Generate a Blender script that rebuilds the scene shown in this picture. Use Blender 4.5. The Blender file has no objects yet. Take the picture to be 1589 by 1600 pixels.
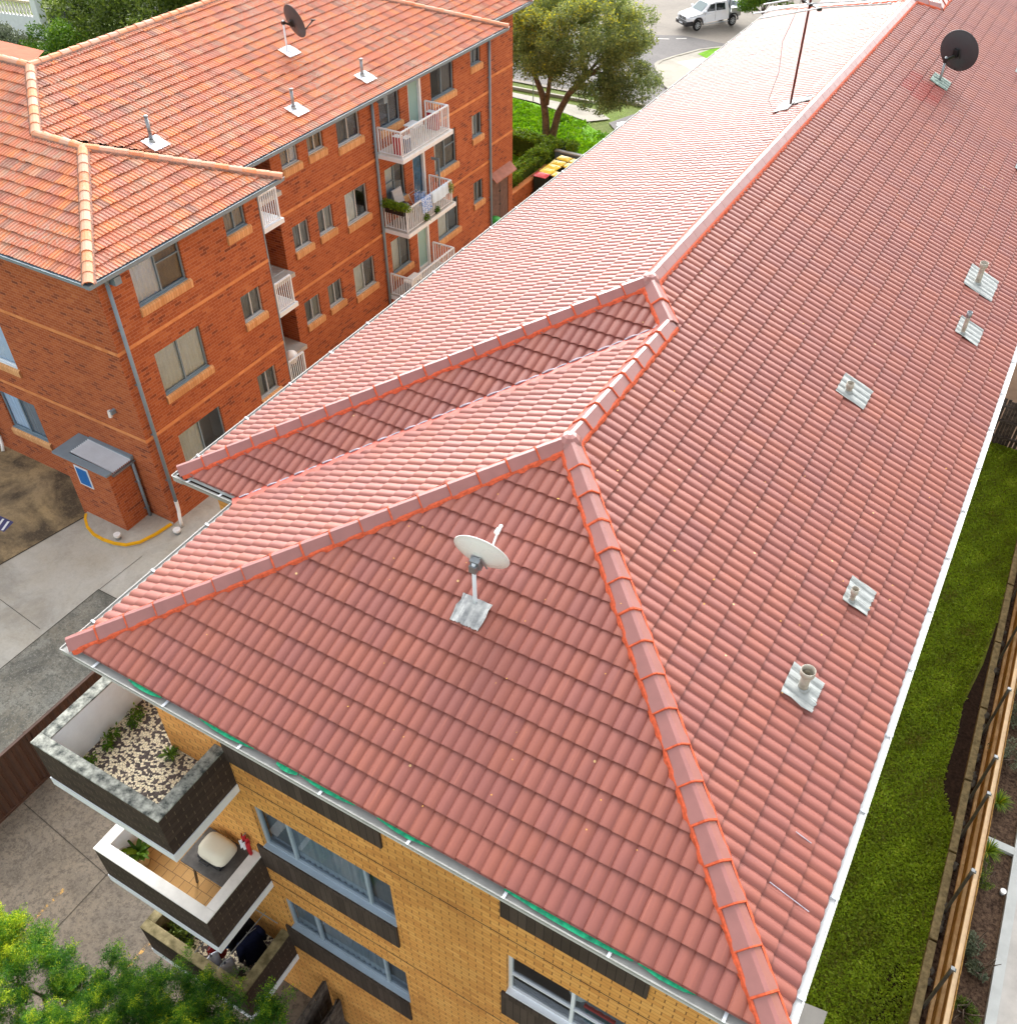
import bpy, bmesh, math, random
import numpy as np
from mathutils import Vector, Matrix
R = math.radians
rnd = random.Random(7)
sc = bpy.context.scene
col = sc.collection
LOC = {}

# ------------------------------------------------------------------ ground level
def zg(y):
    return -9.4 if y < 9 else (-9.4 - .0392 * (y - 9) if y < 60 else -11.4)

# ------------------------------------------------------------------ scene-graph helpers
def props(o, label=None, cat=None, group=None, kind=None):
    if label: o['label'] = label
    if cat: o['category'] = cat
    if group: o['group'] = group
    if kind: o['kind'] = kind
    return o
def thing(name, loc, label, cat, group=None, rotz=0):
    o = bpy.data.objects.new(name, None); col.objects.link(o)
    o.location = loc; o.rotation_euler = (0, 0, rotz); o.empty_display_size = .3
    LOC[o.name] = Vector(loc)
    return props(o, label, cat, group)
def wloc(o):
    return LOC.get(o.name, Vector((0, 0, 0)))
class MB:
    def __init__(s): s.v = []; s.f = []; s.uv = []; s.m = []
    def add(s, vs, fs, uvs=None, mi=0):
        b = len(s.v); s.v += [tuple(v) for v in vs]
        for i, f in enumerate(fs):
            s.f.append(tuple(b + k for k in f))
            s.uv.append(uvs[i] if uvs else None); s.m.append(mi)
        return s
    def quad(s, a, b, c, d, uv=None, mi=0):
        return s.add([a, b, c, d], [(0, 1, 2, 3)], [uv] if uv else None, mi)
    def box(s, x0, x1, y0, y1, z0, z1, mi=0):
        if x0 > x1: x0, x1 = x1, x0
        if y0 > y1: y0, y1 = y1, y0
        if z0 > z1: z0, z1 = z1, z0
        vs = [(x, y, z) for z in (z0, z1) for y in (y0, y1) for x in (x0, x1)]
        fs = [(0, 2, 3, 1), (4, 5, 7, 6), (0, 1, 5, 4), (2, 6, 7, 3), (0, 4, 6, 2), (1, 3, 7, 5)]
        uvs = []
        for f in fs:
            p = [vs[k] for k in f]
            if len({round(q[2], 5) for q in p}) == 1: uvs.append([(q[0], q[1]) for q in p])
            elif len({round(q[0], 5) for q in p}) == 1: uvs.append([(q[1], q[2]) for q in p])
            else: uvs.append([(q[0], q[2]) for q in p])
        return s.add(vs, fs, uvs, mi)
    def obox(s, c, ax, ay, az, mi=0):
        c, ax, ay, az = map(Vector, (c, ax, ay, az))
        vs = [c + ax * i + ay * j + az * k for k in (-1, 1) for j in (-1, 1) for i in (-1, 1)]
        return s.add(vs, [(0, 2, 3, 1), (4, 5, 7, 6), (0, 1, 5, 4), (2, 6, 7, 3), (0, 4, 6, 2), (1, 3, 7, 5)], None, mi)
    def bar(s, p0, p1, w, h, up=(0, 0, 1), mi=0):
        p0, p1 = Vector(p0), Vector(p1); d = (p1 - p0)
        L = d.length; d.normalize(); up = Vector(up)
        if abs(d.dot(up)) > .99: up = Vector((0, 1, 0))
        sd = d.cross(up).normalized(); u = sd.cross(d)
        return s.obox((p0 + p1) / 2, d * L / 2, sd * w / 2, u * h / 2, mi)
    def tube(s, pts, r, n=8, cap=True, mi=0, closed=False):
        pts = [Vector(p) for p in pts]; rr = r if hasattr(r, '__len__') else [r] * len(pts)
        b = len(s.v); prev = None
        for i, p in enumerate(pts):
            d = (pts[min(i + 1, len(pts) - 1)] - pts[max(i - 1, 0)]).normalized()
            if prev is None:
                a = d.orthogonal().normalized()
            else:
                a = (prev - d * prev.dot(d)).normalized()
            prev = a; c = d.cross(a)
            for k in range(n):
                t = 2 * math.pi * k / n
                s.v.append(tuple(p + (a * math.cos(t) + c * math.sin(t)) * rr[i]))
        for i in range(len(pts) - 1):
            for k in range(n):
                k2 = (k + 1) % n
                s.f.append((b + i * n + k, b + i * n + k2, b + (i + 1) * n + k2, b + (i + 1) * n + k)); s.uv.append(None); s.m.append(mi)
        if cap:
            s.f.append(tuple(b + k for k in range(n))[::-1]); s.uv.append(None); s.m.append(mi)
            e = b + (len(pts) - 1) * n
            s.f.append(tuple(e + k for k in range(n))); s.uv.append(None); s.m.append(mi)
        return s
    def lathe(s, c, prof, n=24, axis=(0, 0, 1), mi=0):
        c = Vector(c); ax = Vector(axis).normalized(); a = ax.orthogonal().normalized(); bb = ax.cross(a)
        b = len(s.v)
        for (r, h) in prof:
            for k in range(n):
                t = 2 * math.pi * k / n
                s.v.append(tuple(c + ax * h + (a * math.cos(t) + bb * math.sin(t)) * r))
        for i in range(len(prof) - 1):
            for k in range(n):
                k2 = (k + 1) % n
                s.f.append((b + i * n + k, b + i * n + k2, b + (i + 1) * n + k2, b + (i + 1) * n + k)); s.uv.append(None); s.m.append(mi)
        return s
    def prism(s, poly, z0, z1, mi=0):
        n = len(poly)
        vs = [(x, y, z0) for x, y in poly] + [(x, y, z1) for x, y in poly]
        fs = [tuple(range(n))[::-1], tuple(range(n, 2 * n))] + [(i, (i + 1) % n, n + (i + 1) % n, n + i) for i in range(n)]
        return s.add(vs, fs, None, mi)
    def build(s, name, mats, parent=None, smooth=False, bevel=0, label=None, kind=None):
        me = bpy.data.meshes.new(name)
        off = wloc(parent) if parent is not None and parent.name in LOC else Vector((0, 0, 0))
        if parent is not None and parent.name not in LOC and parent.get('_off') is not None: off = Vector(parent['_off'])
        me.from_pydata([(v[0] - off.x, v[1] - off.y, v[2] - off.z) for v in s.v], [], s.f)
        if any(u is not None for u in s.uv):
            L = me.uv_layers.new(name='UVMap'); i = 0; buf = np.zeros(len(me.loops) * 2, np.float32)
            for f, u in zip(s.f, s.uv):
                for k in range(len(f)):
                    if u is not None: buf[2 * i] = u[k][0]; buf[2 * i + 1] = u[k][1]
                    i += 1
            L.data.foreach_set('uv', buf)
        ms = mats if isinstance(mats, (list, tuple)) else [mats]
        for m in ms: me.materials.append(m)
        if len(ms) > 1: me.polygons.foreach_set('material_index', s.m)
        if smooth: me.polygons.foreach_set('use_smooth', [True] * len(me.polygons))
        me.update()
        o = bpy.data.objects.new(name, me); col.objects.link(o)
        if bevel:
            md = o.modifiers.new('bevel', 'BEVEL'); md.width = bevel; md.segments = 2; md.limit_method = 'ANGLE'
        if parent is not None:
            o.parent = parent
            LOC[o.name] = off
        else: LOC[o.name] = Vector((0, 0, 0))
        props(o, label, None, None, kind)
        return o

# ------------------------------------------------------------------ material helpers
def lin(c):
    return tuple(((x / 255) / 12.92 if x / 255 <= .04045 else ((x / 255 + .055) / 1.055) ** 2.4) for x in c) + (1,)
class NT:
    def __init__(s, name):
        s.m = bpy.data.materials.new(name); s.m.use_nodes = True; s.n = s.m.node_tree.nodes; s.l = s.m.node_tree.links
        s.b = s.n['Principled BSDF']; s.out = s.n['Material Output']
    def node(s, t, **k):
        n = s.n.new(t)
        for a, v in k.items(): setattr(n, a, v)
        return n
    def link(s, a, b): s.l.new(a, b)
    def val(s, sock, v):
        if hasattr(v, 'is_output') or isinstance(v, bpy.types.NodeSocket): s.link(v, sock)
        else: sock.default_value = v
    def math(s, op, a, b=None, c=None):
        n = s.node('ShaderNodeMath', operation=op)
        s.val(n.inputs[0], a)
        if b is not None: s.val(n.inputs[1], b)
        if c is not None: s.val(n.inputs[2], c)
        return n.outputs[0]
    def mix(s, f, a, b, mode='MIX'):
        n = s.node('ShaderNodeMix', data_type='RGBA', blend_type=mode)
        s.val(n.inputs[0], f); s.val(n.inputs[6], a); s.val(n.inputs[7], b)
        return n.outputs[2]
    def noise(s, scale, detail=3, rough=.55, vec=None, dist=0):
        n = s.node('ShaderNodeTexNoise'); n.inputs['Scale'].default_value = scale
        n.inputs['Detail'].default_value = detail; n.inputs['Roughness'].default_value = rough
        n.inputs['Distortion'].default_value = dist
        s.link(vec if vec is not None else s.obj(), n.inputs['Vector'])
        return n.outputs['Fac']
    def obj(s):
        if not hasattr(s, '_tc'): s._tc = s.node('ShaderNodeTexCoord')
        return s._tc.outputs['Object']
    def uv(s):
        s.obj(); return s._tc.outputs['UV']
    def ramp(s, f, stops, interp='LINEAR'):
        n = s.node('ShaderNodeValToRGB'); n.color_ramp.interpolation = interp
        e = n.color_ramp.elements
        while len(e) > 1: e.remove(e[-1])
        e[0].position = stops[0][0]; e[0].color = stops[0][1]
        for p, c in stops[1:]:
            q = e.new(p); q.color = c
        s.val(n.inputs[0], f); return n.outputs[0]
    def rng(s, f, a, b, c=0, d=1):
        n = s.node('ShaderNodeMapRange'); n.clamp = True
        s.val(n.inputs[0], f)
        for i, v in enumerate((a, b, c, d)): n.inputs[i + 1].default_value = v
        return n.outputs[0]
    def bump(s, h, strength=.3, dist=.01):
        n = s.node('ShaderNodeBump'); n.inputs['Strength'].default_value = strength; n.inputs['Distance'].default_value = dist
        s.link(h, n.inputs['Height']); s.link(n.outputs[0], s.b.inputs['Normal'])
    def set(s, color=None, rough=None, spec=None, metal=None):
        if color is not None: s.val(s.b.inputs['Base Color'], color)
        if rough is not None: s.val(s.b.inputs['Roughness'], rough)
        if spec is not None: s.val(s.b.inputs['Specular IOR Level'], spec)
        if metal is not None: s.val(s.b.inputs['Metallic'], metal)
        return s.m
def sm(name, c, rough=.6, spec=.5, metal=0, var=.12, vs=4, c2=None, bump=0, bs=40, stain=0):
    """plain surface with soft irregular variation"""
    t = NT(name); base = lin(c)
    dk = lin(c2) if c2 else tuple(x * (1 - 2.2 * var) for x in base[:3]) + (1,)
    n1 = t.noise(vs, 5, .6); f = t.rng(n1, .35, .68)
    colr = t.mix(f, dk, base)
    if stain:
        f2 = t.rng(t.noise(vs * .37, 6, .65), .52, .72, 0, stain)
        colr = t.mix(f2, colr, tuple(x * .35 for x in base[:3]) + (1,))
    if bump: t.bump(t.noise(bs, 3), bump, .01)
    rr = t.rng(t.noise(vs * 2.3, 3), .3, .7, max(rough - .08, .02), min(rough + .08, 1))
    return t.set(colr, rr, spec, metal)

MT = {}
# ---- roof tiles of the near building
def tile_mat(name, base, dark, warm, rough=.36, spec=.5):
    t = NT(name); uv = t.uv()
    sep = t.node('ShaderNodeSeparateXYZ'); t.link(uv, sep.inputs[0])
    cu = t.math('FLOOR', sep.outputs[0]); cv = t.math('FLOOR', sep.outputs[1])
    cmb = t.node('ShaderNodeCombineXYZ'); t.link(cu, cmb.inputs[0]); t.link(cv, cmb.inputs[1])
    wn = t.node('ShaderNodeTexWhiteNoise', noise_dimensions='2D'); t.link(cmb.outputs[0], wn.inputs['Vector'])
    c = t.mix(t.rng(wn.outputs['Value'], 0, 1, 0, .7), lin(base), lin(warm))
    n = t.noise(1.1, 5, .6)
    c = t.mix(t.rng(n, .4, .75, 0, .4), c, lin(dark))
    n3 = t.noise(55, 3, .7)
    c = t.mix(t.rng(n3, .3, .75, .0, .22), c, lin(dark))
    if name.startswith('matte'):
        # a few freshly painted tiles beside the far dish keep a deeper red
        so = t.node('ShaderNodeSeparateXYZ'); t.link(t.obj(), so.inputs[0])
        f = t.math('GREATER_THAN', so.outputs[0], 0.0)
        for (a_, b_, o_) in ((67.5, 71.5, cu), (10.5, 13.5, cv)):
            f = t.math('MULTIPLY', f, t.math('MULTIPLY', t.math('GREATER_THAN', o_, a_), t.math('LESS_THAN', o_, b_)))
        f = t.math('MULTIPLY', f, t.rng(wn.outputs['Value'], 0, 1, .35, .8))
        c = t.mix(f, c, lin((140, 44, 36)))
        # rain streaks running down the slope
        mp = t.node('ShaderNodeMapping'); mp.inputs['Scale'].default_value = (9, .35, 1); t.link(uv, mp.inputs[0])
        st = t.noise(1.0, 4, .6, vec=mp.outputs[0]); c = t.mix(t.rng(st, .5, .72, 0, .32), c, lin(dark))
        c = t.mix(t.rng(st, .28, .42, .25, 0), c, lin((196, 120, 96)))
    # lichen / dust specks
    vo = t.node('ShaderNodeTexVoronoi'); vo.inputs['Scale'].default_value = 2.3; t.link(t.obj(), vo.inputs['Vector'])
    sp = t.math('LESS_THAN', vo.outputs['Distance'], .035)
    c = t.mix(t.math('MULTIPLY', sp, .8), c, lin((225, 190, 130)))
    t.bump(t.noise(220, 2), .12, .003)
    t.b.inputs['Coat Weight'].default_value = .0
    return t.set(c, t.rng(n3, .3, .7, rough - .06, rough + .1), spec)
MT['tile'] = tile_mat('matte_red_concrete_tile', (144, 84, 74), (120, 70, 68), (154, 88, 68), .50, .5)
MT['cap'] = sm('ridge_cap_paint', (158, 100, 94), .4, .6, var=.07, vs=4, bump=.05, bs=90)
MT['cap'].node_tree.nodes['Principled BSDF'].inputs['Coat Weight'].default_value = .5
MT['cap'].node_tree.nodes['Principled BSDF'].inputs['Coat Roughness'].default_value = .25
MT['mortar'] = sm('orange_flexible_pointing', (222, 98, 62), .7, .3, var=.16, vs=22, bump=.3, bs=60)
MT['flash_red'] = sm('painted_valley_metal', (205, 92, 74), .45, .5, var=.12, vs=5)
MT['lead'] = sm('lead_flashing', (160, 164, 162), .55, .5, var=.1, vs=9, c2=(140, 144, 142), bump=.5, bs=26)
MT['lead_dirty'] = sm('weathered_lead_flashing', (196, 198, 196), .6, .4, var=.2, vs=7, c2=(132, 134, 136), bump=.3, bs=22, stain=.5)
MT['lip'] = sm('cut_tile_edge', (188, 182, 196), .5, .5, var=.2, vs=20)
# ---- terracotta roof (Marseille pattern)
def terracotta():
    t = NT('weathered_terracotta_tile'); uv = t.uv()
    sep = t.node('ShaderNodeSeparateXYZ'); t.link(uv, sep.inputs[0])
    cu = t.math('FLOOR', sep.outputs[0]); cv = t.math('FLOOR', sep.outputs[1])
    cmb = t.node('ShaderNodeCombineXYZ'); t.link(cu, cmb.inputs[0]); t.link(cv, cmb.inputs[1])
    wn = t.node('ShaderNodeTexWhiteNoise', noise_dimensions='2D'); t.link(cmb.outputs[0], wn.inputs['Vector'])
    c = t.ramp(wn.outputs['Value'], [(0, lin((208, 130, 98))), (.3, lin((200, 122, 96))), (.48, lin((224, 142, 86))), (.62, lin((198, 132, 114))),
                                     (.76, lin((176, 108, 90))), (.84, lin((220, 136, 88))), (.92, lin((150, 106, 96))), (1, lin((212, 158, 128)))])
    pat = t.rng(t.noise(.45, 4, .6), .5, .7)
    # lichen patches, own shape
    li = t.rng(t.noise(9, 7, .8), .47, .55)
    big = t.rng(t.noise(.7, 4, .6), .38, .66, .15, .95)
    c = t.mix(t.math('MULTIPLY', t.math('MULTIPLY', li, big), .95), c, lin((182, 160, 142)))
    bk = t.rng(t.noise(11, 5, .8), .62, .7)
    c = t.mix(t.math('MULTIPLY', bk, t.rng(t.noise(.9, 3), .45, .7, .1, .6)), c, lin((84, 60, 56)))
    c = t.mix(t.rng(t.noise(38, 3, .7), .35, .8, 0, .3), c, lin((216, 140, 112)))
    t.bump(t.noise(120, 3), .25, .004)
    return t.set(c, .68, .35)
MT['terra'] = terracotta()
def terracap():
    t = NT('terracotta_ridge_tile')
    g = t.node('ShaderNodeNewGeometry')
    c = t.ramp(g.outputs['Random Per Island'], [(0, lin((204, 122, 84))), (.4, lin((224, 146, 100))), (.7, lin((206, 152, 128))), (1, lin((222, 178, 152)))])
    c = t.mix(t.rng(t.noise(9, 5, .75), .5, .66, 0, .6), c, lin((186, 168, 150)))
    t.bump(t.noise(60, 3), .3, .004)
    return t.set(c, .7, .35)
MT['terracap'] = terracap()
MT['oldmortar'] = sm('old_grey_bedding_mortar', (170, 120, 100), .85, .3, var=.2, vs=12, c2=(110, 90, 82), bump=.4, bs=40)
# ---- bricks
def brick(name, stops, mortar, bw=.24, bh=.086, mw=.012, bed=None, perp=None, perpw=None, stain=.25, rough=.8):
    t = NT(name); uv = t.uv()
    sep = t.node('ShaderNodeSeparateXYZ'); t.link(uv, sep.inputs[0])
    rv = t.math('DIVIDE', sep.outputs[1], bh); row = t.math('FLOOR', rv)
    odd = t.math('FLOORED_MODULO', row, 2.0)
    ru = t.math('ADD', t.math('DIVIDE', sep.outputs[0], bw), t.math('MULTIPLY', odd, .5)); cu = t.math('FLOOR', ru)
    fu = t.math('FRACT', ru); fv = t.math('FRACT', rv)
    cmb = t.node('ShaderNodeCombineXYZ'); t.link(cu, cmb.inputs[0]); t.link(row, cmb.inputs[1])
    wn = t.node('ShaderNodeTexWhiteNoise', noise_dimensions='2D'); t.link(cmb.outputs[0], wn.inputs['Vector'])
    v = t.math('ADD', t.math('MULTIPLY', wn.outputs['Value'], .72), t.math('MULTIPLY', t.rng(t.noise(1.3, 4, .6), .3, .7), .28))
    c = t.ramp(v, stops)
    c = t.mix(t.rng(t.noise(30, 4, .7), .35, .75, 0, .25), c, tuple(x * .55 for x in stops[0][1][:3]) + (1,))
    mb = t.math('LESS_THAN', fv, mw / bh); mp = t.math('LESS_THAN', fu, (perpw or mw) / bw)
    c = t.mix(mb, c, lin(bed or mortar)); c = t.mix(t.math('MULTIPLY', mp, t.math('SUBTRACT', 1.0, mb)), c, lin(perp or mortar))
    if stain:
        c = t.mix(t.rng(t.noise(.6, 6, .65), .5, .8, 0, stain), c, tuple(x * .4 for x in stops[0][1][:3]) + (1,))
    h = t.math('SUBTRACT', 1.0, t.math('MAXIMUM', mb, mp)); t.bump(h, .5, .006)
    return t.set(c, rough, .25)
MT['redbrick'] = brick('red_face_brick', [(0, lin((112, 58, 40))), (.14, lin((126, 66, 44))), (.26, lin((158, 82, 46))), (.6, lin((168, 90, 50))), (.85, lin((178, 100, 58))), (1, lin((190, 116, 72)))],
                       (176, 118, 92), stain=.15, mw=.013)
MT['yellowbrick'] = brick('yellow_face_brick', [(0, lin((188, 128, 68))), (.25, lin((212, 150, 80))), (.6, lin((222, 162, 88))), (1, lin((230, 174, 100)))],
                          (186, 126, 68), bed=(166, 112, 58), perp=(120, 86, 52), perpw=.014, mw=.009, stain=.4)
MT['darkbrick'] = brick('dark_brown_brick', [(0, lin((52, 42, 38))), (1, lin((74, 62, 55)))], (44, 36, 33), stain=.3, mw=.007, perp=(96, 84, 70), perpw=.012)
MT['darksoldier'] = brick('dark_brown_soldier_brick', [(0, lin((58, 48, 42))), (1, lin((84, 72, 64)))], (38, 31, 28), bw=.11, bh=.9, mw=.002, perpw=.008, stain=.3)
MT['sill'] = brick('tan_sill_brick', [(0, lin((196, 138, 88))), (1, lin((222, 172, 122)))], (170, 118, 80), bw=.088, bh=5, mw=.001, perpw=.01, stain=.25)
MT['bandbrick'] = brick('tan_band_brick', [(0, lin((196, 122, 72))), (1, lin((220, 150, 98)))], (190, 120, 76), bh=5, mw=.001, stain=.1)
# ---- paint, metals, glass
MT['gutter'] = sm('weathered_gutter', (168, 168, 164), .6, .4, var=.1, vs=5, c2=(158, 158, 154), stain=.15)
MT['gutter_white'] = sm('white_gutter', (226, 228, 228), .35, .5, var=.05, vs=5, stain=.06)
MT['bluegrey'] = sm('blue_grey_paint', (122, 140, 152), .45, .5, var=.05, vs=4)
MT['white'] = sm('white_paint', (224, 230, 236), .45, .5, var=.04, vs=5, stain=.06)
MT['whitedirty'] = sm('stained_white_render', (222, 220, 214), .6, .4, var=.06, vs=5, stain=.3)
MT['alum'] = sm('aluminium_frame', (190, 196, 200), .35, .5, metal=.4, var=.05)
MT['blueframe'] = sm('blue_grey_window_frame', (156, 172, 186), .4, .5, var=.05)
MT['plastic'] = sm('white_plastic', (232, 232, 230), .3, .5, var=.03)
MT['black'] = sm('black_plastic', (26, 27, 30), .4, .5, var=.1)
MT['rubber'] = sm('tyre_rubber', (28, 28, 30), .8, .3, var=.1)
MT['dishgrey'] = sm('dark_grey_dish_paint', (60, 62, 66), .5, .5, var=.04, vs=3)
MT['galv'] = sm('galvanised_steel', (150, 156, 160), .4, .5, metal=.6, var=.1, vs=12)
MT['steelpost'] = sm('dull_steel_post', (110, 114, 112), .6, .4, metal=.3, var=.15, vs=9)
MT['rust'] = sm('rusty_mast', (104, 48, 36), .8, .3, var=.2, vs=12)
MT['coping_lichen'] = sm('lichen_covered_coping', (176, 178, 168), .9, .2, var=.4, vs=9, c2=(62, 66, 64), bump=.4, bs=30)
MT['concrete_trim'] = sm('mossy_concrete_coping', (150, 138, 104), .9, .2, var=.25, vs=7, c2=(96, 88, 62), bump=.3, bs=30)
MT['green'] = sm('green_gutter_mesh', (20, 190, 130), .6, .4, var=.1, vs=14, c2=(10, 120, 90))
MT['soffit'] = sm('eaves_lining', (206, 206, 200), .7, .3, var=.05)
MT['blind'] = sm('sky_grey_blind', (104, 118, 132), .7, .3, var=.08, vs=3)
MT['interior'] = sm('room_interior', (120, 134, 150), .9, .2, var=.1, vs=1)
MT['curtain'] = sm('white_curtain', (206, 230, 252), .8, .2, var=.05, vs=3)
MT['curtain_grey'] = sm('grey_curtain', (146, 164, 180), .8, .2, var=.05, vs=3)
MT['curtain_blue'] = sm('blue_curtain', (84, 160, 226), .8, .2, var=.2, vs=6)
MT['pvc_cream'] = sm('aged_pipe', (196, 190, 176), .5, .4, var=.12, vs=9, c2=(150, 142, 128))
MT['timber_door'] = sm('grey_brown_timber_door', (118, 92, 84), .7, .3, var=.15, vs=6)
MT['blue_sign'] = sm('blue_sign_face', (16, 104, 176), .4, .5, var=.04)
MT['yellow_paint'] = sm('yellow_kerb_paint', (236, 176, 20), .7, .3, var=.1, vs=6)
MT['corrugated'] = sm('corrugated_steel', (214, 218, 224), .4, .5, metal=.3, var=.04)
MT['brownmetal'] = sm('brown_sheet_fence', (86, 62, 50), .55, .4, var=.1, vs=2)
MT['sleeper'] = sm('weathered_sleeper', (162, 152, 116), .9, .2, var=.2, vs=8, c2=(112, 104, 78), bump=.4, bs=24)
MT['stone'] = sm('loose_grey_stone', (92, 92, 88), .9, .2, var=.2, vs=9, bump=.5, bs=24)
MT['board'] = sm('treated_pine_board', (160, 126, 70), .8, .25, var=.18, vs=6, c2=(126, 94, 48), bump=.2, bs=50)
MT['rail'] = sm('pale_pine_rail', (208, 184, 142), .75, .25, var=.12, vs=5, c2=(180, 150, 108), bump=.2, bs=50)
MT['greywood'] = sm('old_grey_paling', (104, 98, 92), .9, .2, var=.3, vs=7, c2=(58, 54, 52), bump=.3, bs=40)
MT['mulch'] = sm('leaf_mulch', (104, 84, 68), .95, .1, var=.35, vs=16, c2=(48, 36, 30), bump=1, bs=30)
MT['soil'] = sm('dark_soil', (58, 44, 36), .95, .1, var=.3, vs=14, bump=1, bs=30)
MT['kerbconc'] = sm('pale_concrete_edging', (188, 192, 190), .8, .3, var=.06, vs=4, stain=.1)
MT['palepath'] = sm('pale_concrete_path', (186, 182, 176), .85, .25, var=.08, vs=3, stain=.15, bump=.1)
MT['roomtile'] = sm('interior_wall', (180, 190, 198), .8, .2, var=.04)
def glass():
    t = NT('window_glass')
    tr = t.node('ShaderNodeBsdfTransparent'); tr.inputs[0].default_value = (.97, .98, .99, 1)
    gl = t.node('ShaderNodeBsdfGlossy'); gl.inputs['Roughness'].default_value = .04; gl.inputs[0].default_value = (.9, .95, 1, 1)
    fr = t.node('ShaderNodeFresnel'); fr.inputs[0].default_value = 1.5
    mx = t.node('ShaderNodeMixShader'); t.link(t.math('ADD', t.math('MULTIPLY', fr.outputs[0], 1.0), .02), mx.inputs[0]); t.link(tr.outputs[0], mx.inputs[1]); t.link(gl.outputs[0], mx.inputs[2])
    t.link(mx.outputs[0], t.out.inputs[0]); return t.m
MT['glass'] = glass()
def frosted():
    t = NT('pale_green_glass_door'); return t.set(lin((140, 178, 176)), .15, .6)
MT['doorglass'] = frosted()
MT['carglass'] = NT('car_glass').set(lin((96, 116, 118)), .08, .8)
MT['cardark'] = NT('car_side_glass').set(lin((34, 38, 44)), .08, .8)
MT['carwhite'] = NT('car_white_paint').set(lin((226, 230, 236)), .22, .6)
MT['carblack'] = sm('car_black_trim', (34, 34, 38), .5, .5, var=.05)
MT['lamp_glass'] = NT('headlight_glass').set(lin((222, 228, 240)), .1, .8)
MT['binbody'] = sm('dark_green_bin_plastic', (40, 52, 48), .5, .4, var=.08)
MT['binyellow'] = sm('yellow_bin_lid', (248, 210, 20), .4, .5, var=.05)
MT['binred'] = sm('red_bin_lid', (214, 40, 46), .4, .5, var=.12, vs=9)
# leaves: per-leaf-spray colour held in the UV
def leaf(name, stops, trans=.35, rough=.5):
    t = NT(name); sep = t.node('ShaderNodeSeparateXYZ'); t.link(t.uv(), sep.inputs[0])
    c = t.ramp(sep.outputs[0], stops)
    t.set(c, rough, .35)
    tl = t.node('ShaderNodeBsdfTranslucent'); t.link(c, tl.inputs[0])
    mx = t.node('ShaderNodeMixShader'); mx.inputs[0].default_value = trans
    t.link(t.b.outputs[0], mx.inputs[1]); t.link(tl.outputs[0], mx.inputs[2]); t.link(mx.outputs[0], t.out.inputs[0])
    return t.m
MT['leaf_tree'] = leaf('eucalypt_leaf', [(0, lin((80, 96, 54))), (.45, lin((120, 134, 78))), (.72, lin((152, 162, 88))), (.88, lin((182, 182, 60))), (1, lin((222, 208, 44)))], .5)
MT['leaf_tree_y'] = leaf('yellow_green_leaf', [(0, lin((84, 94, 36))), (.5, lin((130, 134, 44))), (1, lin((206, 194, 44)))])
MT['leaf_near'] = leaf('feathery_leaf', [(0, lin((40, 84, 26))), (.4, lin((72, 128, 38))), (.72, lin((130, 168, 36))), (1, lin((200, 208, 44)))], .5)
MT['leaf_dark'] = leaf('dark_leaf', [(0, lin((52, 70, 26))), (.5, lin((88, 108, 38))), (.85, lin((124, 140, 50))), (1, lin((160, 168, 66)))], .45)
MT['leaf_grey'] = leaf('grey_green_leaf', [(0, lin((74, 84, 66))), (.6, lin((112, 122, 96))), (1, lin((150, 156, 126)))])
MT['leaf_hedge'] = leaf('hedge_leaf', [(0, lin((60, 88, 20))), (.5, lin((104, 136, 30))), (.9, lin((146, 168, 34))), (1, lin((214, 196, 44)))], .45)
MT['leaf_shrub'] = leaf('bright_shrub_leaf', [(0, lin((44, 80, 16))), (.6, lin((88, 126, 24))), (1, lin((136, 164, 40)))])
MT['leaf_weed'] = leaf('lawn_weed_leaf', [(0, lin((146, 138, 66))), (.2, lin((128, 148, 46))), (.5, lin((148, 176, 48))), (.8, lin((166, 196, 52))), (1, lin((204, 222, 84)))], .4)
MT['leaf_lawn'] = leaf('lawn_leaf', [(0, lin((70, 118, 10))), (.5, lin((108, 156, 14))), (1, lin((150, 192, 30)))], .3)
MT['bark'] = sm('grey_brown_bark', (118, 102, 88), .95, .2, var=.25, vs=7, bump=.6, bs=20)
def grass(name, a, b, c3, s=1.0):
    t = NT(name)
    f = t.noise(1.6 * s, 6, .7); c = t.mix(t.rng(f, .35, .65), lin(a), lin(b))
    c = t.mix(t.rng(t.noise(.5 * s, 4), .5, .7, 0, .8), c, lin(c3))
    c = t.mix(t.rng(t.noise(26, 4, .8), .4, .7, 0, .6), c, tuple(x * .35 for x in lin(a)[:3]) + (1,))
    t.bump(t.noise(34, 4, .8), 1, .05); return t.set(c, .9, .15)
MT['grass'] = grass('mossy_grass', (112, 128, 46), (134, 146, 54), (140, 130, 72))
MT['grass2'] = grass('lush_grass', (96, 150, 12), (118, 170, 18), (84, 130, 16))
MT['grass3'] = grass('far_grass', (92, 108, 44), (112, 124, 58), (104, 130, 30))
def concrete(name, base, dark, warm, patch=.5, speck=.4, scale=1, ps=(.47, .66)):
    t = NT(name)
    c = t.mix(t.rng(t.noise(.9 * scale, 6, .65), .35, .7), lin(base), lin(warm))
    c = t.mix(t.rng(t.noise(.55 * scale, 7, .7, dist=.5), ps[0], ps[1], 0, patch), c, lin(dark))
    c = t.mix(t.rng(t.noise(9, 7, .85), .48, .58, 0, speck), c, tuple(x * .45 for x in lin(base)[:3]) + (1,))
    c = t.mix(t.rng(t.noise(15, 5, .85), .53, .64, 0, speck * .6), c, tuple(min(x * 1.6, 1) for x in lin(base)[:3]) + (1,))
    # hairline cracks
    t.bump(t.noise(70, 3), .35, .004); return t.set(c, .9, .2)
MT['yard'] = concrete('stained_yard_concrete', (112, 104, 94), (84, 78, 70), (126, 114, 98), .6, .75)
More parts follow.
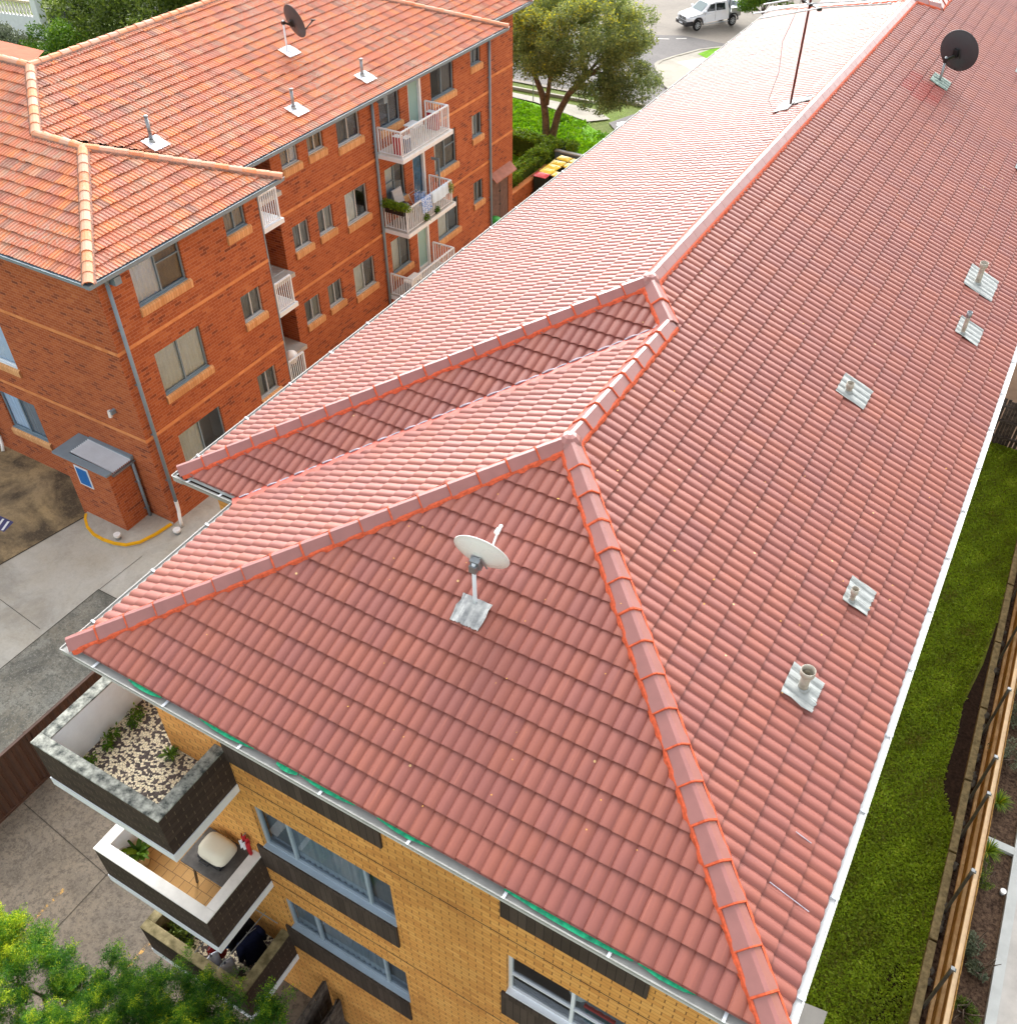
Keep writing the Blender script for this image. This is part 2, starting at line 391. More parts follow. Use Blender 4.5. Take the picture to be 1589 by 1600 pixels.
MT['darkslab'] = concrete('weathered_dark_concrete', (136, 136, 128), (66, 66, 62), (124, 118, 104), .75, .9, 1.2)
MT['palesl'] = concrete('pale_driveway_concrete', (182, 180, 172), (122, 118, 110), (172, 166, 152), .45, .16)
MT['brownsl'] = concrete('brown_stained_concrete', (156, 138, 108), (62, 56, 50), (170, 148, 108), .9, .35, .8, (.42, .6))
MT['asphalt'] = concrete('grey_asphalt', (104, 101, 100), (84, 82, 82), (112, 108, 106), .5, .3, .5)
MT['asphalt_old'] = concrete('bleached_asphalt', (128, 122, 114), (104, 99, 93), (136, 128, 118), .5, .25, .5)
MT['footpath'] = concrete('footpath_concrete', (150, 146, 136), (112, 108, 98), (156, 150, 136), .5, .2)
def pebble():
    t = NT('pebble_mosaic')
    v = t.node('ShaderNodeTexVoronoi'); v.inputs['Scale'].default_value = 27; t.link(t.obj(), v.inputs['Vector'])
    e = t.node('ShaderNodeTexVoronoi', feature='DISTANCE_TO_EDGE'); e.inputs['Scale'].default_value = 27; t.link(t.obj(), e.inputs['Vector'])
    sep = t.node('ShaderNodeSeparateColor'); t.link(v.outputs['Color'], sep.inputs[0])
    c = t.ramp(sep.outputs[0], [(0, lin((70, 62, 60))), (.42, lin((84, 74, 72))), (.44, lin((226, 212, 180))), (1, lin((236, 226, 196)))], 'LINEAR')
    c = t.mix(t.rng(e.outputs['Distance'], .03, .07, 1, 0), c, lin((104, 92, 86)))
    moss = t.rng(t.noise(1.5, 5), .58, .66)
    c = t.mix(t.math('MULTIPLY', moss, .7), c, lin((96, 84, 74)))
    t.bump(e.outputs['Distance'], .5, .02); return t.set(c, .7, .3)
MT['pebble'] = pebble()
MT['floortile'] = brick('tan_floor_tile', [(0, lin((186, 142, 84))), (1, lin((208, 164, 104)))], (108, 84, 60), bw=.2, bh=.2, mw=.009, stain=.2, rough=.6)

# ------------------------------------------------------------------ tiled roof slopes
def tile_slope(name, parent, O, ud, vd, polys, prof, gauge, module, tilew, mat, bond=True, lift=.025, th=.021, jit=.0025, v_start=0., seed=1):
    """O origin on the eaves, ud along the eaves, vd unit up-slope; polys: convex (u,v) outlines"""
    O, ud, vd = Vector(O), Vector(ud).normalized(), Vector(vd).normalized(); nd = ud.cross(vd)
    if nd.z < 0: nd = -nd
    rs = np.random.RandomState(seed)
    off = wloc(parent)
    allobj = bmesh.new()
    ps = [p[0] for p in prof]; ph = [p[1] for p in prof]
    for poly in polys:
        umin = min(p[0] for p in poly); umax = max(p[0] for p in poly); vmin = min(p[1] for p in poly); vmax = max(p[1] for p in poly)
        k0 = int(math.floor((vmin - v_start) / gauge)) - 1; k1 = int(math.ceil((vmax - v_start) / gauge)) + 1
        m0 = int(math.floor(umin / module)) - 3; m1 = int(math.ceil(umax / module)) + 3
        us, hs = [], []
        for mI in range(m0, m1):
            for s_, h_ in zip(ps[:-1], ph[:-1]): us.append((mI + s_) * module); hs.append(h_)
        us = np.array(us); hs = np.array(hs)
        V = []; F = []; UV = []
        for k in range(k0, k1):
            sh = (.5 * tilew if (bond and k % 2) else 0.)
            vb = v_start + k * gauge; vt = vb + gauge + .012
            tid = np.floor((us + 1e-6) / tilew).astype(int)
            jt = rs.normal(0, jit, size=tid.max() - tid.min() + 1)[tid - tid.min()]
            jv = rs.normal(0, jit * .9, size=tid.max() - tid.min() + 1)[tid - tid.min()]
            uu = us + sh
            rows = [(vb + .010 + jv, hs * .9 + lift - th + jt, .03), (vb + jv, hs + lift + jt, .05), (vb + .018 + jv, hs + lift + jt + .002, .1), (vt + 0 * jv, hs * 1. + .0 * jt, .97)]
            b = len(V); n = len(us)
            for (vv, hh, fr) in rows:
                P = np.outer(uu, ud) + np.outer(vv, vd) + np.outer(hh, nd) + np.array(O)
                V.extend(P.tolist()); UV.extend([(a / tilew, k + fr) for a in us.tolist()])
            for r_ in range(3):
                o1 = b + r_ * n; o2 = o1 + n
                F.extend([(o1 + i, o1 + i + 1, o2 + i + 1, o2 + i) for i in range(n - 1)])
        me = bpy.data.meshes.new('t'); me.from_pydata(V, [], F)
        L = me.uv_layers.new(name='UVMap'); li = np.zeros(len(me.loops), np.int32); me.loops.foreach_get('vertex_index', li)
        L.data.foreach_set('uv', np.array(UV, np.float32)[li].ravel())
        bm = bmesh.new(); bm.from_mesh(me); bpy.data.meshes.remove(me)
        c = (sum(p[0] for p in poly) / len(poly), sum(p[1] for p in poly) / len(poly))
        for i in range(len(poly)):
            a, d = poly[i], poly[(i + 1) % len(poly)]
            e = Vector((d[0] - a[0], d[1] - a[1])); nrm = Vector((e.y, -e.x)).normalized()
            if nrm.dot(Vector((c[0] - a[0], c[1] - a[1]))) > 0: nrm = -nrm
            if abs(e.y) < 1e-6 and a[1] <= vmin + 1e-6: continue     # eaves edge keeps its own tile noses
            bmesh.ops.bisect_plane(bm, geom=bm.verts[:] + bm.edges[:] + bm.faces[:], plane_co=O + ud * a[0] + vd * a[1], plane_no=ud * nrm.x + vd * nrm.y, clear_outer=True)
        # drop courses below the eaves line
        bmesh.ops.bisect_plane(bm, geom=bm.verts[:] + bm.edges[:] + bm.faces[:], plane_co=O + vd * (vmin - .02), plane_no=-vd, clear_outer=True)
        me = bpy.data.meshes.new('t'); bm.to_mesh(me); bm.free(); allobj.from_mesh(me); bpy.data.meshes.remove(me)
    me = bpy.data.meshes.new(name); 
    for v in allobj.verts: v.co -= off
    allobj.to_mesh(me); allobj.free(); me.materials.append(mat)
    sharp = 30
    me.polygons.foreach_set('use_smooth', [True] * len(me.polygons))
    me.set_sharp_from_angle(angle=R(38)) if hasattr(me, 'set_sharp_from_angle') else None
    o = bpy.data.objects.new(name, me); col.objects.link(o); o.parent = parent; LOC[o.name] = off
    return o
def under(name, parent, tris, mat):      # sarking sheet just below the tiles
    m = MB()
    for t in tris: m.add(t, [tuple(range(len(t)))])
    return m.build(name, mat, parent)

PROF = [(0, -.001), (.04, .004), (.10, .011), (.18, .0175), (.28, .0225), (.40, .0245), (.52, .0235), (.64, .020), (.75, .0150), (.84, .0098), (.885, .0068), (.91, .0050), (.93, .0068), (.97, .0035), (1, -.001)]
def proft(s):
    for (a, h1), (b, h2) in zip(PROF, PROF[1:]):
        if a <= s <= b: return h1 + (h2 - h1) * (s - a) / (b - a)
    return 0
PROFM = [(0, 0), (.10, .020), (.24, .023), (.36, .0), (.5, -.003), (.8, .0), (.88, .009), (1, 0)]

def cap_run(parent, p0, p1, fall, mcap, mmort, hw=.14, hh=.105, seg=.42, name='ridge_capping', joint=True, rounded=False, seed=3, jw=.017, mort=True, start=0):
    """run of ridge or hip caps from p0 (low) to p1 (high); fall = lateral fall of the roof per metre"""
    p0, p1 = Vector(p0), Vector(p1); d = p1 - p0; L = d.length; d.normalize()
    w = d.cross(Vector((0, 0, 1))).normalized(); up = w.cross(d).normalized()
    if up.z < 0: up = -up
    rr = random.Random(seed); m = MB(); j = MB(); mo = MB()
    n = max(1, int(round(L / seg))); s = L / n
    def sect(t, raise_, sc_=1.0):
        q = p0 + d * t
        if rounded:
            pts = []
            for a in range(7):
                th = math.pi * a / 6
                pts.append(q + w * (-math.cos(th) * hw * sc_) + up * (math.sin(th) * hh * sc_ + raise_ - hw * fall * .55))
            return pts
        fl = .022
        return [q - w * hw * sc_ + up * (-hw * fall + .045 + raise_), q - w * fl + up * (hh * sc_ + raise_), q + w * fl + up * (hh * sc_ + raise_), q + w * hw * sc_ + up * (-hw * fall + .045 + raise_)]
    for i in range(n):
        a, b = i * s, (i + 1) * s
        jr = rr.uniform(-.003, .003)
        A = sect(a - .03, (.014 if joint or rounded else .002) + jr * (1 if joint or rounded else .2), 1.04 if joint or rounded else 1.0); B = sect(b, .0 + jr * (1 if joint or rounded else .2), .98 if joint or rounded else 1.0)
        k = len(A); m.add(A + B, [(q, q + 1, k + q + 1, k + q) for q in range(k - 1)])
        A2 = [p - up * .02 for p in A]; m.add(A + A2, [(q + 1, q, k + q, k + q + 1) for q in range(k - 1)])
        if joint and i > 0:
            ww = jw * rr.uniform(.7, 1.3)
            A = sect(a - .03 - ww * .6, .018 + jr, 1.06); B = sect(a - .03 + ww * .5, .017 + jr, 1.06); C = sect(a - .03 - ww, .0 + jr, 1.02)
            k = len(A); j.add(A + B, [(q, q + 1, k + q + 1, k + q) for q in range(k - 1)])
            j.add(C + A, [(q, q + 1, k + q + 1, k + q) for q in range(k - 1)])
    cap = m.build(name, mcap, parent)
    if mort:
        N = max(2, int(L / .045))
        for sg in (-1, 1):
            rows = []
            for i in range(N + 1):
                t = L * i / N; q = p0 + d * t
                e = hw + .018 + .006 * math.sin(t * 31) + .004 * math.sin(t * 12.7) + rr.uniform(-.004, .008)
                rows.append([q + w * sg * (hw * .93) + up * (-hw * fall + .065), q + w * sg * (hw + .012) + up * (-hw * fall + .05), q + w * sg * (e + .012) + up * (-e * fall + .014)])
            vs = [p for r_ in rows for p in r_]
            mo.add(vs, [(3 * i + c_, 3 * i + c_ + 1, 3 * i + c_ + 4, 3 * i + c_ + 3) if sg > 0 else (3 * i + c_ + 1, 3 * i + c_, 3 * i + c_ + 3, 3 * i + c_ + 4) for i in range(N) for c_ in (0, 1)])
        if joint: mo.v, mo.f, mo.uv, mo.m = mo.v, mo.f, mo.uv, mo.m
        b = len(mo.v); mo.v += j.v; mo.f += [tuple(x + b for x in f) for f in j.f]; mo.uv += j.uv; mo.m += j.m
        mo.build('pointing', mmort, cap)
    return cap

# ------------------------------------------------------------------ wall with openings
class Wall:
    """vertical wall in plane x=c (faces +x, along y) or y=c (faces -y, along x)"""
    def __init__(s, ax, c): s.ax = ax; s.c = c
    def P(s, a, d, z): return (s.c + d, a, z) if s.ax == 'x' else (a, s.c - d, z)
    def box(s, m, a0, a1, d0, d1, z0, z1, mi=0):
        p = s.P(a0, d0, z0); q = s.P(a1, d1, z1); m.box(p[0], q[0], p[1], q[1], p[2], q[2], mi)
    def sheet(s, m, a0, a1, z0, z1, holes, rd=.11):
        As = sorted({a0, a1} | {h[0] for h in holes} | {h[1] for h in holes}); Zs = sorted({z0, z1} | {h[2] for h in holes} | {h[3] for h in holes})
        for i in range(len(As) - 1):
            for k in range(len(Zs) - 1):
                ca, cz = (As[i] + As[i + 1]) / 2, (Zs[k] + Zs[k + 1]) / 2
                if any(h[0] < ca < h[1] and h[2] < cz < h[3] for h in holes): continue
                A, B, C_, D = (As[i], Zs[k]), (As[i + 1], Zs[k]), (As[i + 1], Zs[k + 1]), (As[i], Zs[k + 1])
                m.quad(*[s.P(p[0], 0, p[1]) for p in (A, B, C_, D)], uv=[A, B, C_, D])
        for (h0, h1, q0, q1) in holes:
            for (A, B) in (((h0, q0), (h1, q0)), ((h1, q0), (h1, q1)), ((h1, q1), (h0, q1)), ((h0, q1), (h0, q0))):
                vert = A[0] == B[0]
                m.quad(s.P(A[0], 0, A[1]), s.P(B[0], 0, B[1]), s.P(B[0], -rd, B[1]), s.P(A[0], -rd, A[1]),
                       uv=[(A[0], A[1]), (B[0], B[1]), (B[0] + (rd if vert else 0), B[1] + (0 if vert else rd)), (A[0] + (rd if vert else 0), A[1] + (0 if vert else rd))])
def window(w, bld, a0, a1, z0, z1, frame, panes=2, curtain=None, trans=None, sill='sill', cside=None, hide=0, split=None, fw=.045, seed=0):
    """recessed sliding window: frame > (pane, curtain, sill are parts of the window)"""
    m = MB(); d0, d1 = -.115, -.06
    w.box(m, a0, a0 + fw, d0, d1, z0, z1); w.box(m, a1 - fw, a1, d0, d1, z0, z1)
    w.box(m, a0 + fw, a1 - fw, d0, d1, z0, z0 + fw); w.box(m, a0 + fw, a1 - fw, d0, d1, z1 - fw, z1)
    w.box(m, a0 - .0, a1 + .0, -.06, .012, z0 - .018, z0 + .012)
    xs = split or [a0 + (a1 - a0) * i / panes for i in range(1, panes)]
    for x in xs: w.box(m, x - fw * .45, x + fw * .45, d0 + .006, d1 + .004, z0 + fw, z1 - fw)
    if trans:
        for (b0, b1, zt) in trans: w.box(m, b0, b1, d0 + .01, d1 - .002, zt - .014, zt + .014)
    fo = m.build('window', frame, bld)
    g = MB(); g.quad(*[w.P(a, -.09, z) for a, z in ((a0 + fw, z0 + fw), (a1 - fw, z0 + fw), (a1 - fw, z1 - fw), (a0 + fw, z1 - fw))])
    g.build('pane', MT['glass'], fo)
    edges = [a0] + list(xs) + [a1]
    used_ = {i for (i, cm) in (curtain or []) if isinstance(i, int)}
    curtain = list(curtain or []) + [(i, 'blind') for i in range(len(edges) - 1) if i not in used_ and (seed + i) % 5 != 0]  # blinds added behind bare panes; their grey partly stands for reflected sky
    if curtain:
        for (i, cm) in curtain:
            c = MB(); b0, b1 = (edges[i], edges[i + 1]) if isinstance(i, int) else i
            n = int((b1 - b0) / .03) + 2; rr = random.Random(seed + int(b0 * 100))
            ph = rr.uniform(0, 6)
            pts = [(b0 + (b1 - b0) * k / n, (-.135 if cm != 'blind' else -.17) - (.018 if cm != 'blind' else .004) * math.sin(k * 1.7 + ph)) for k in range(n + 1)]
            for p, q in zip(pts, pts[1:]): c.quad(w.P(p[0], p[1], z0), w.P(q[0], q[1], z0), w.P(q[0], q[1], z1), w.P(p[0], p[1], z1))
            c.build('curtain', MT[cm], fo, smooth=True)
    if sill:
        c = MB(); s0, s1 = a0 - .03, a1 + .09; N = 5
        prof = [(.0, z0 - .02), (.055, z0 - .045), (.075, z0 - .08), (.06, z0 - .26), (.0, z0 - .27)]
        for (da, za), (db, zb) in zip(prof, prof[1:]):
            c.quad(w.P(s0, da, za), w.P(s1, da, za), w.P(s1, db, zb), w.P(s0, db, zb), uv=[(s0, za), (s1, za), (s1, zb), (s0, zb)])
        for e in (s0, s1): c.add([w.P(e, d, z) for d, z in prof], [(0, 1, 2, 3, 4)], [[(0, z) for d, z in prof]])
        c.build('sill', MT[sill], fo)
    return fo
def interior(w, bld, holes, depth=.9):
    m = MB()
    for (a0, a1, z0, z1) in holes:
        a0 -= .25; a1 += .25; z0 -= .3; z1 += .15
        P = w.P
        q = [P(a0, -depth, z0), P(a1, -depth, z0), P(a1, -depth, z1), P(a0, -depth, z1)]
        f = [P(a0, -.2, z0), P(a1, -.2, z0), P(a1, -.2, z1), P(a0, -.2, z1)]
        m.quad(*q)
        for i in range(4): m.quad(f[i], f[(i + 1) % 4], q[(i + 1) % 4], q[i])
        # close the slot between wall face and room
    m.build('room_interior', MT['interior'], bld)

# =================================================================== NEAR BUILDING (yellow brick, red tiled roof)
T = .41413; CT = math.cos(math.atan(T)); ST = math.sin(math.atan(T))
W1, Y1, W2, Y2, YE = 9.49, 3.21, 10.71, 31.29, 44.0
GA = .325
yb = thing('apartment_block', (-4.75, 20, -9.4), 'yellow brick apartment block in the foreground under a long painted red tiled hip roof', 'building')
def SL(dist): return dist / CT   # plan distance -> slope length
D0 = .10                          # tile nose sits this far in from the gutter edge
h1, h2 = W1 / 2, W2 / 2
def nplane(p):  # not used for geometry, keeps heights consistent
    return T * p
def slope(name, O, ud, vd, polys, **k): return tile_slope(name, yb, O, ud, vd, polys, PROF, GA, .15, .30, MT['tile'], **k)
e = D0
# east slope: u = y, v up (-x)
def S(u, d): return (u, SL(d))
slope('roof_tiles', (0, 0, 0), (0, 1, 0), (-CT, 0, ST), [
    [S(e, e), S(YE - e, e), S(YE - h1, h1), S(h1, h1)],
    [S(Y1 + h1, h1), S(Y2 - h1, h1), S(Y2 - h2, h2), S(Y1 + h2, h2)]], v_start=SL(e), seed=1)
# front slope
slope('roof_tiles', (0, 0, 0), (-1, 0, 0), (0, CT, ST), [[S(e, e), S(W1 - e, e), S(h1, h1)]], v_start=SL(e), seed=2)
# second front slope, above the valley  (u = -x)
vo_ = .07
slope('roof_tiles', (0, Y1, 0), (-1, 0, 0), (0, CT, ST), [[S(W1 + .02 - e + .0, e), S(W2 - e, e), S(h2, h2), S(h1 + .03, h1 + .03)]], v_start=SL(e), seed=3)
# west slope, low part in front of the step
slope('roof_tiles', (-W1, 0, 0), (0, 1, 0), (CT, 0, ST), [[S(.16, .16), S(Y1 - .04, .16), S(Y1 + h1 - .16, h1), S(h1, h1)]], v_start=SL(.16), seed=4)
# west slope, main part
ew = .17
slope('roof_tiles', (-W2, 0, 0), (0, 1, 0), (CT, 0, ST), [[S(Y1 + ew, ew), S(Y2 - ew, ew), S(Y2 - h2, h2), S(Y1 + h2, h2)]], v_start=SL(ew), seed=5)
# west slope beyond the far step
slope('roof_tiles', (-W1, 0, 0), (0, 1, 0), (CT, 0, ST), [[S(Y2, e), S(YE - e, e), S(YE - h1, h1), S(Y2 - h1, h1)]], v_start=SL(e), seed=6)
# far hips (plain sheets facing away)
P1 = (-h1, h1, T * h1); J = (-h1, Y1 + h1, T * h1); P2 = (-h2, Y1 + h2, T * h2); P3 = (-h2, Y2 - h2, T * h2); J2 = (-h1, Y2 - h1, T * h1); P4 = (-h1, YE - h1, T * h1)
C1 = (-W1, Y1, 0); C2 = (-W2, Y1, 0); C3 = (-W2, Y2, 0)
q = lambda p, dz=-.035: (p[0], p[1], p[2] + dz)
under('roof_sarking', yb, [[q(C3), q(P3), q(J2), q((-W1, Y2, 0))], [q((0, YE, 0)), q(P4), q((-W1, YE, 0))],
      [q((-.1, .1, .0)), q((-.1, YE, .0)), q(P4), q(P1)], [q(J), q(J2), q(P3), q(P2)], [q((-.1, .1, 0)), q(P1), q((-W1 + .1, .1, 0))],
      [q((-W1 + .1, .1, 0)), q(P1), q(J), q(C1)], [q(C1), q(J), q(P2), q(C2)], [q(C2), q(P2), q(P3), q(C3)], [q((-W1, Y2, 0)), q(J2), q(P4), q((-W1, YE, 0))]], MT['soil'])
hf = T * math.cos(R(45))
up_ = lambda p, dz=.012: (p[0], p[1], p[2] + dz)
lo = lambda x, y, d=.10: (x, y, T * d + .012)
cr = lambda a, b, fall, **k: cap_run(yb, a, b, fall, MT['cap'], MT['mortar'], **k)
cr(lo(-W1 + .12, .12), up_(P1), hf, seed=11, seg=.41)
cr(lo(-.10, .10), up_(P1), hf, seed=12, seg=.41)
cr(up_(P1), up_(J), T, seed=13, seg=.42)
cr(up_(J), up_(P2), hf, seed=14, seg=.42)
cr(lo(-W2 + .12, Y1 + .12), up_(P2), hf, seed=15, seg=.41)
cr(up_(P2), up_(P3), T, seed=16, seg=.42, joint=False)
cr(lo(-W2 + .12, Y2 - .12), up_(P3), hf, seed=17, seg=.42)
cr(up_(J2), up_(P3), hf, seed=18, seg=.42)
cr(up_(J2), up_(P4), T, seed=19, seg=.42)
# ridge apex pieces
for p in (P1, P2, P3):
    m = MB(); m.lathe((p[0], p[1], p[2]), [(.17, .015), (.14, .07), (.09, .118), (.03, .14), (.0, .142)], 8); m.build('ridge_apex', MT['cap'], yb)
# valley: dark gutter, red flashing, cut tile edge
va = Vector(C1); vb = Vector(J); vd_ = (vb - va).normalized(); vw = Vector((vd_.y, -vd_.x, 0)).normalized()
m = MB(); n_ = 40
for i in range(n_):
    a, b = va + (vb - va) * (i / n_), va + (vb - va) * ((i + 1) / n_)
    up = Vector((0, 0, 1))
    m.quad(a - vw * .055 + up * .03, b - vw * .055 + up * .03, b + vw * .10 + up * .042, a + vw * .10 + up * .042)
    m.quad(a + vw * .10 + up * .042, b + vw * .10 + up * .042, b + vw * (.145) + up * (.055), a + vw * (.145) + up * .055)
m.build('valley_flashing', MT['flash_red'], yb)
m = MB()
pts = []
L_ = (vb - va).length; N = int(L_ / .02)
for i in range(N + 1):
    t = i / N; px = -W1 + .02 - e; 
    u = (W1 + .02 - e) * (1 - t) + (h1 + .03) * t; d = e * (1 - t) + (h1 + .03) * t
    s = ((u / .15) % 1.0); kk = (SL(d) - SL(e)) / GA; fr = kk % 1
    h = proft(s) + .025 * (1 - fr)
    base = Vector((-u, Y1 + d, T * d)); nrm = Vector((0, -ST, CT))
    pts.append(base + nrm * (h + .004))
for a, b in zip(pts, pts[1:]):
    o = vw * .016; dn = Vector((0, 0, -.03))
    m.quad(a + o, b + o, b - o * .2 + Vector((0, 0, .004)), a - o * .2 + Vector((0, 0, .004))); m.quad(a + o + dn, b + o + dn, b + o, a + o)
m.build('cut_tile_edge', MT['lip'], yb)

# gutters (open boxes) with brackets
def gutter(p0, p1, out, mat, wd=.115, dp=.10, brk=1.05, bmat=None, name='gutter', parent=None, seed=0, zoff=0):
    p0, p1, out = Vector(p0), Vector(p1), Vector(out); p0 = p0 + Vector((0, 0, zoff)); p1 = p1 + Vector((0, 0, zoff)); up = Vector((0, 0, 1)); m = MB()
    prof = [(-wd, -.012), (-wd, -dp), (-.012, -dp), (0, -.02), (.012, .0), (.012, .008), (-.004, .008), (-.008, -.004), (-.014, -.016), (-wd + .006, -.018)]
    A = [p0 + out * a + up * b for a, b in prof]; B = [p1 + out * a + up * b for a, b in prof]; k = len(A)
    m.add(A + B, [(i, (i + 1) % k, k + (i + 1) % k, k + i) for i in range(k)] + [tuple(range(k)), tuple(range(k, 2 * k))[::-1]])
    g = m.build(name, mat, parent)
    d = (p1 - p0); L = d.length; d.normalize(); n = int(L / brk)
    for i in range(min(n, 60)):
        c = p0 + d * ((i + .5) * L / n)
        b = MB(); b.obox(c + out * (-wd / 2 + .01) + up * .006, d * .017, out * wd * .52, up * .004); b.obox(c + out * .008 + up * .014, d * .017, out * .006, up * .006)
        b.build('gutter_bracket', bmat or MT['white'], g)
    return g
gutter((0, -.0, 0), (0, YE, 0), (1, 0, 0), MT['gutter_white'], wd=.13, brk=1.12, parent=yb)
gutter((-W1, 0, 0), (0, 0, 0), (0, -1, 0), MT['gutter'], brk=1.15, parent=yb, wd=.11)
gutter((-W1, .0, 0), (-W1, Y1 - .02, 0), (-1, 0, 0), MT['gutter'], wd=.18, brk=1.0, parent=yb)
gutter((-W2, Y1, 0), (-W1 + .06, Y1, 0), (0, -1, 0), MT['gutter'], brk=.6, parent=yb)
gutter((-W2, Y1, 0), (-W2, Y2, 0), (-1, 0, 0), MT['gutter'], wd=.19, brk=1.1, parent=yb)
gutter((-W1, Y2, 0), (-W1, YE, 0), (-1, 0, 0), MT['gutter'], brk=1.5, parent=yb)
# green leaf mesh lying in the front gutter
for (u0, u1, off_) in ((8.35, 7.8, .01), (7.2, 6.35, .0), (6.0, 5.7, .02), (5.68, 4.9, .0), (4.6, 3.9, .0), (3.0, 1.55, .01), (1.5, .9, 0)):
    m = MB(); n = max(3, int(abs(u0 - u1) / .12)); rr = random.Random(int(u0 * 10))
    ts = [(u0 + (u1 - u0) * i / n, .035 * math.sin(math.pi * i / n) + rr.uniform(.006, .012)) for i in range(n + 1)]
    for (a, wa), (b, wb) in zip(ts, ts[1:]):
        m.quad((-a, .115, .038), (-b, .115, .038), (-b, .085 - wb - off_, .02), (-a, .085 - wa - off_, .02))
    m.build('green_gutter_mesh', MT['green'], yb)
m = MB()
for i in range(14):
    a, b = i * .09, (i + 1) * .09
    m.quad((-9.6 + 0 - .9 + a * .9, Y1 + .11, .06), (-9.6 - .9 + b * .9, Y1 + .11, .06), (-10.5 + b * .9, Y1 + .055, .01), (-10.5 + a * .9, Y1 + .055, .01))
m.build('gutter_lining', MT['lead'], yb)
# white scratches / sealant lines on two tiles of the east slope
for (y, d0, d1) in ((2.02, .42, .60), (1.34, .22, .66)):
    m = MB(); a = Vector((-d0, y, T * d0 + .05)); b = Vector((-d1, y + .0, T * d1 + .05)); m.bar(a, b, .009, .006); m.build('sealant_line', MT['lip'], yb)

# ---- walls
YW = .35
wf = Wall('y', YW)
win_f = [(-7.21, -4.86, -3.48, -2.30), (-7.21, -4.86, -6.14, -5.03), (-3.14, -1.42, -3.46, -2.30), (-3.14, -1.42, -6.2, -5.03), (-7.21, -4.86, -.55, -.12), (-3.14, -1.42, -.55, -.12)]
m = MB(); wf.sheet(m, -8.52, -.45, -9.6, -.05, win_f)
# west wall beside the wrapped balcony, step wall, main west wall, east wall
m.quad((-8.52, YW, -9.6), (-8.52, 3.6, -9.6), (-8.52, 3.6, -.05), (-8.52, YW, -.05), uv=[(0, -9.6), (3.25, -9.6), (3.25, -.05), (0, -.05)])
m.quad((-10.3, 3.6, -9.9), (-8.52, 3.6, -9.9), (-8.52, 3.6, -.05), (-10.3, 3.6, -.05), uv=[(-10.3, -9.6), (-8.52, -9.6), (-8.52, -.05), (-10.3, -.05)])
m.quad((-10.3, 3.6, -11), (-10.3, 30.9, -11), (-10.3, 30.9, -.05), (-10.3, 3.6, -.05), uv=[(3.6, -11), (30.9, -11), (30.9, -.05), (3.6, -.05)])
m.quad((-.45, YW, -9.6), (-.45, 43.6, -11.2), (-.45, 43.6, -.05), (-.45, YW, -.05), uv=[(0, -9.6), (43.2, -11.2), (43.2, -.05), (0, -.05)])
m.quad((-10.3, 30.9, -11), (-.45, 43.6, -11), (-.45, 43.6, -.05), (-10.3, 30.9, -.05), uv=[(0, -11), (15, -11), (15, 0), (0, 0)])
m.build('brick_wall', MT['yellowbrick'], yb)
m = MB(); m.box(-9.4, -.02, .0, YW, -.1, -.085); m.box(-W1 + .05, -8.5, .1, 3.5, -.1, -.085); m.box(-10.6, -10.2, Y1 + .1, Y2, -.1, -.085); m.box(-.46, -.05, .36, YE - .1, -.1, -.085)
m.box(-10.6, -8.5, Y1 + .02, 3.6, -.1, -.086)
m.build('eaves_soffit', MT['soffit'], yb)
interior(wf, yb, win_f[:4])
# slab joints
m = MB()
for z in (-1.84, -4.6): wf.box(m, -7.32, -.45, -.01, .004, z - .007, z + .007)
m.build('slab_joint', MT['darkbrick'], yb)
# soldier-brick panels under the windows
for (a0, a1, z0, z1) in ((-7.33, -4.86, -1.3, -.6), (-7.33, -4.86, -4.12, -3.5), (-7.33, -4.88, -6.88, -6.16), (-3.2, -1.38, -1.28, -.6), (-3.2, -1.38, -4.2, -3.48)):
    m = MB(); wf.box(m, a0, a1, -.01, .035, z0, z1); m.build('sill_panel', MT['darksoldier'], yb)
def yw(h, **k): return window(wf, yb, *h, MT['blueframe'], sill=None, fw=.05, **k)
o = yw(win_f[0], split=[-6.64, -5.33], curtain=[((-6.62, -5.35), 'curtain_grey')], seed=1)  # pale centre curtain stands in for sky reflected in that pane
o = yw(win_f[1], split=[-6.62, -5.31], curtain=[((-6.6, -5.33), 'curtain_grey'), ((-7.2, -6.65), 'curtain_grey')], seed=2)
o = window(wf, yb, *win_f[2], MT['white'], sill=None, fw=.05, split=[-2.24], trans=[(-3.1, -2.26, -2.98), (-2.22, -1.45, -2.98)])
o = window(wf, yb, *win_f[3], MT['white'], sill=None, fw=.05, split=[-2.24])
for h in win_f[4:]: window(wf, yb, *h, MT['blueframe'], sill=None, fw=.05)

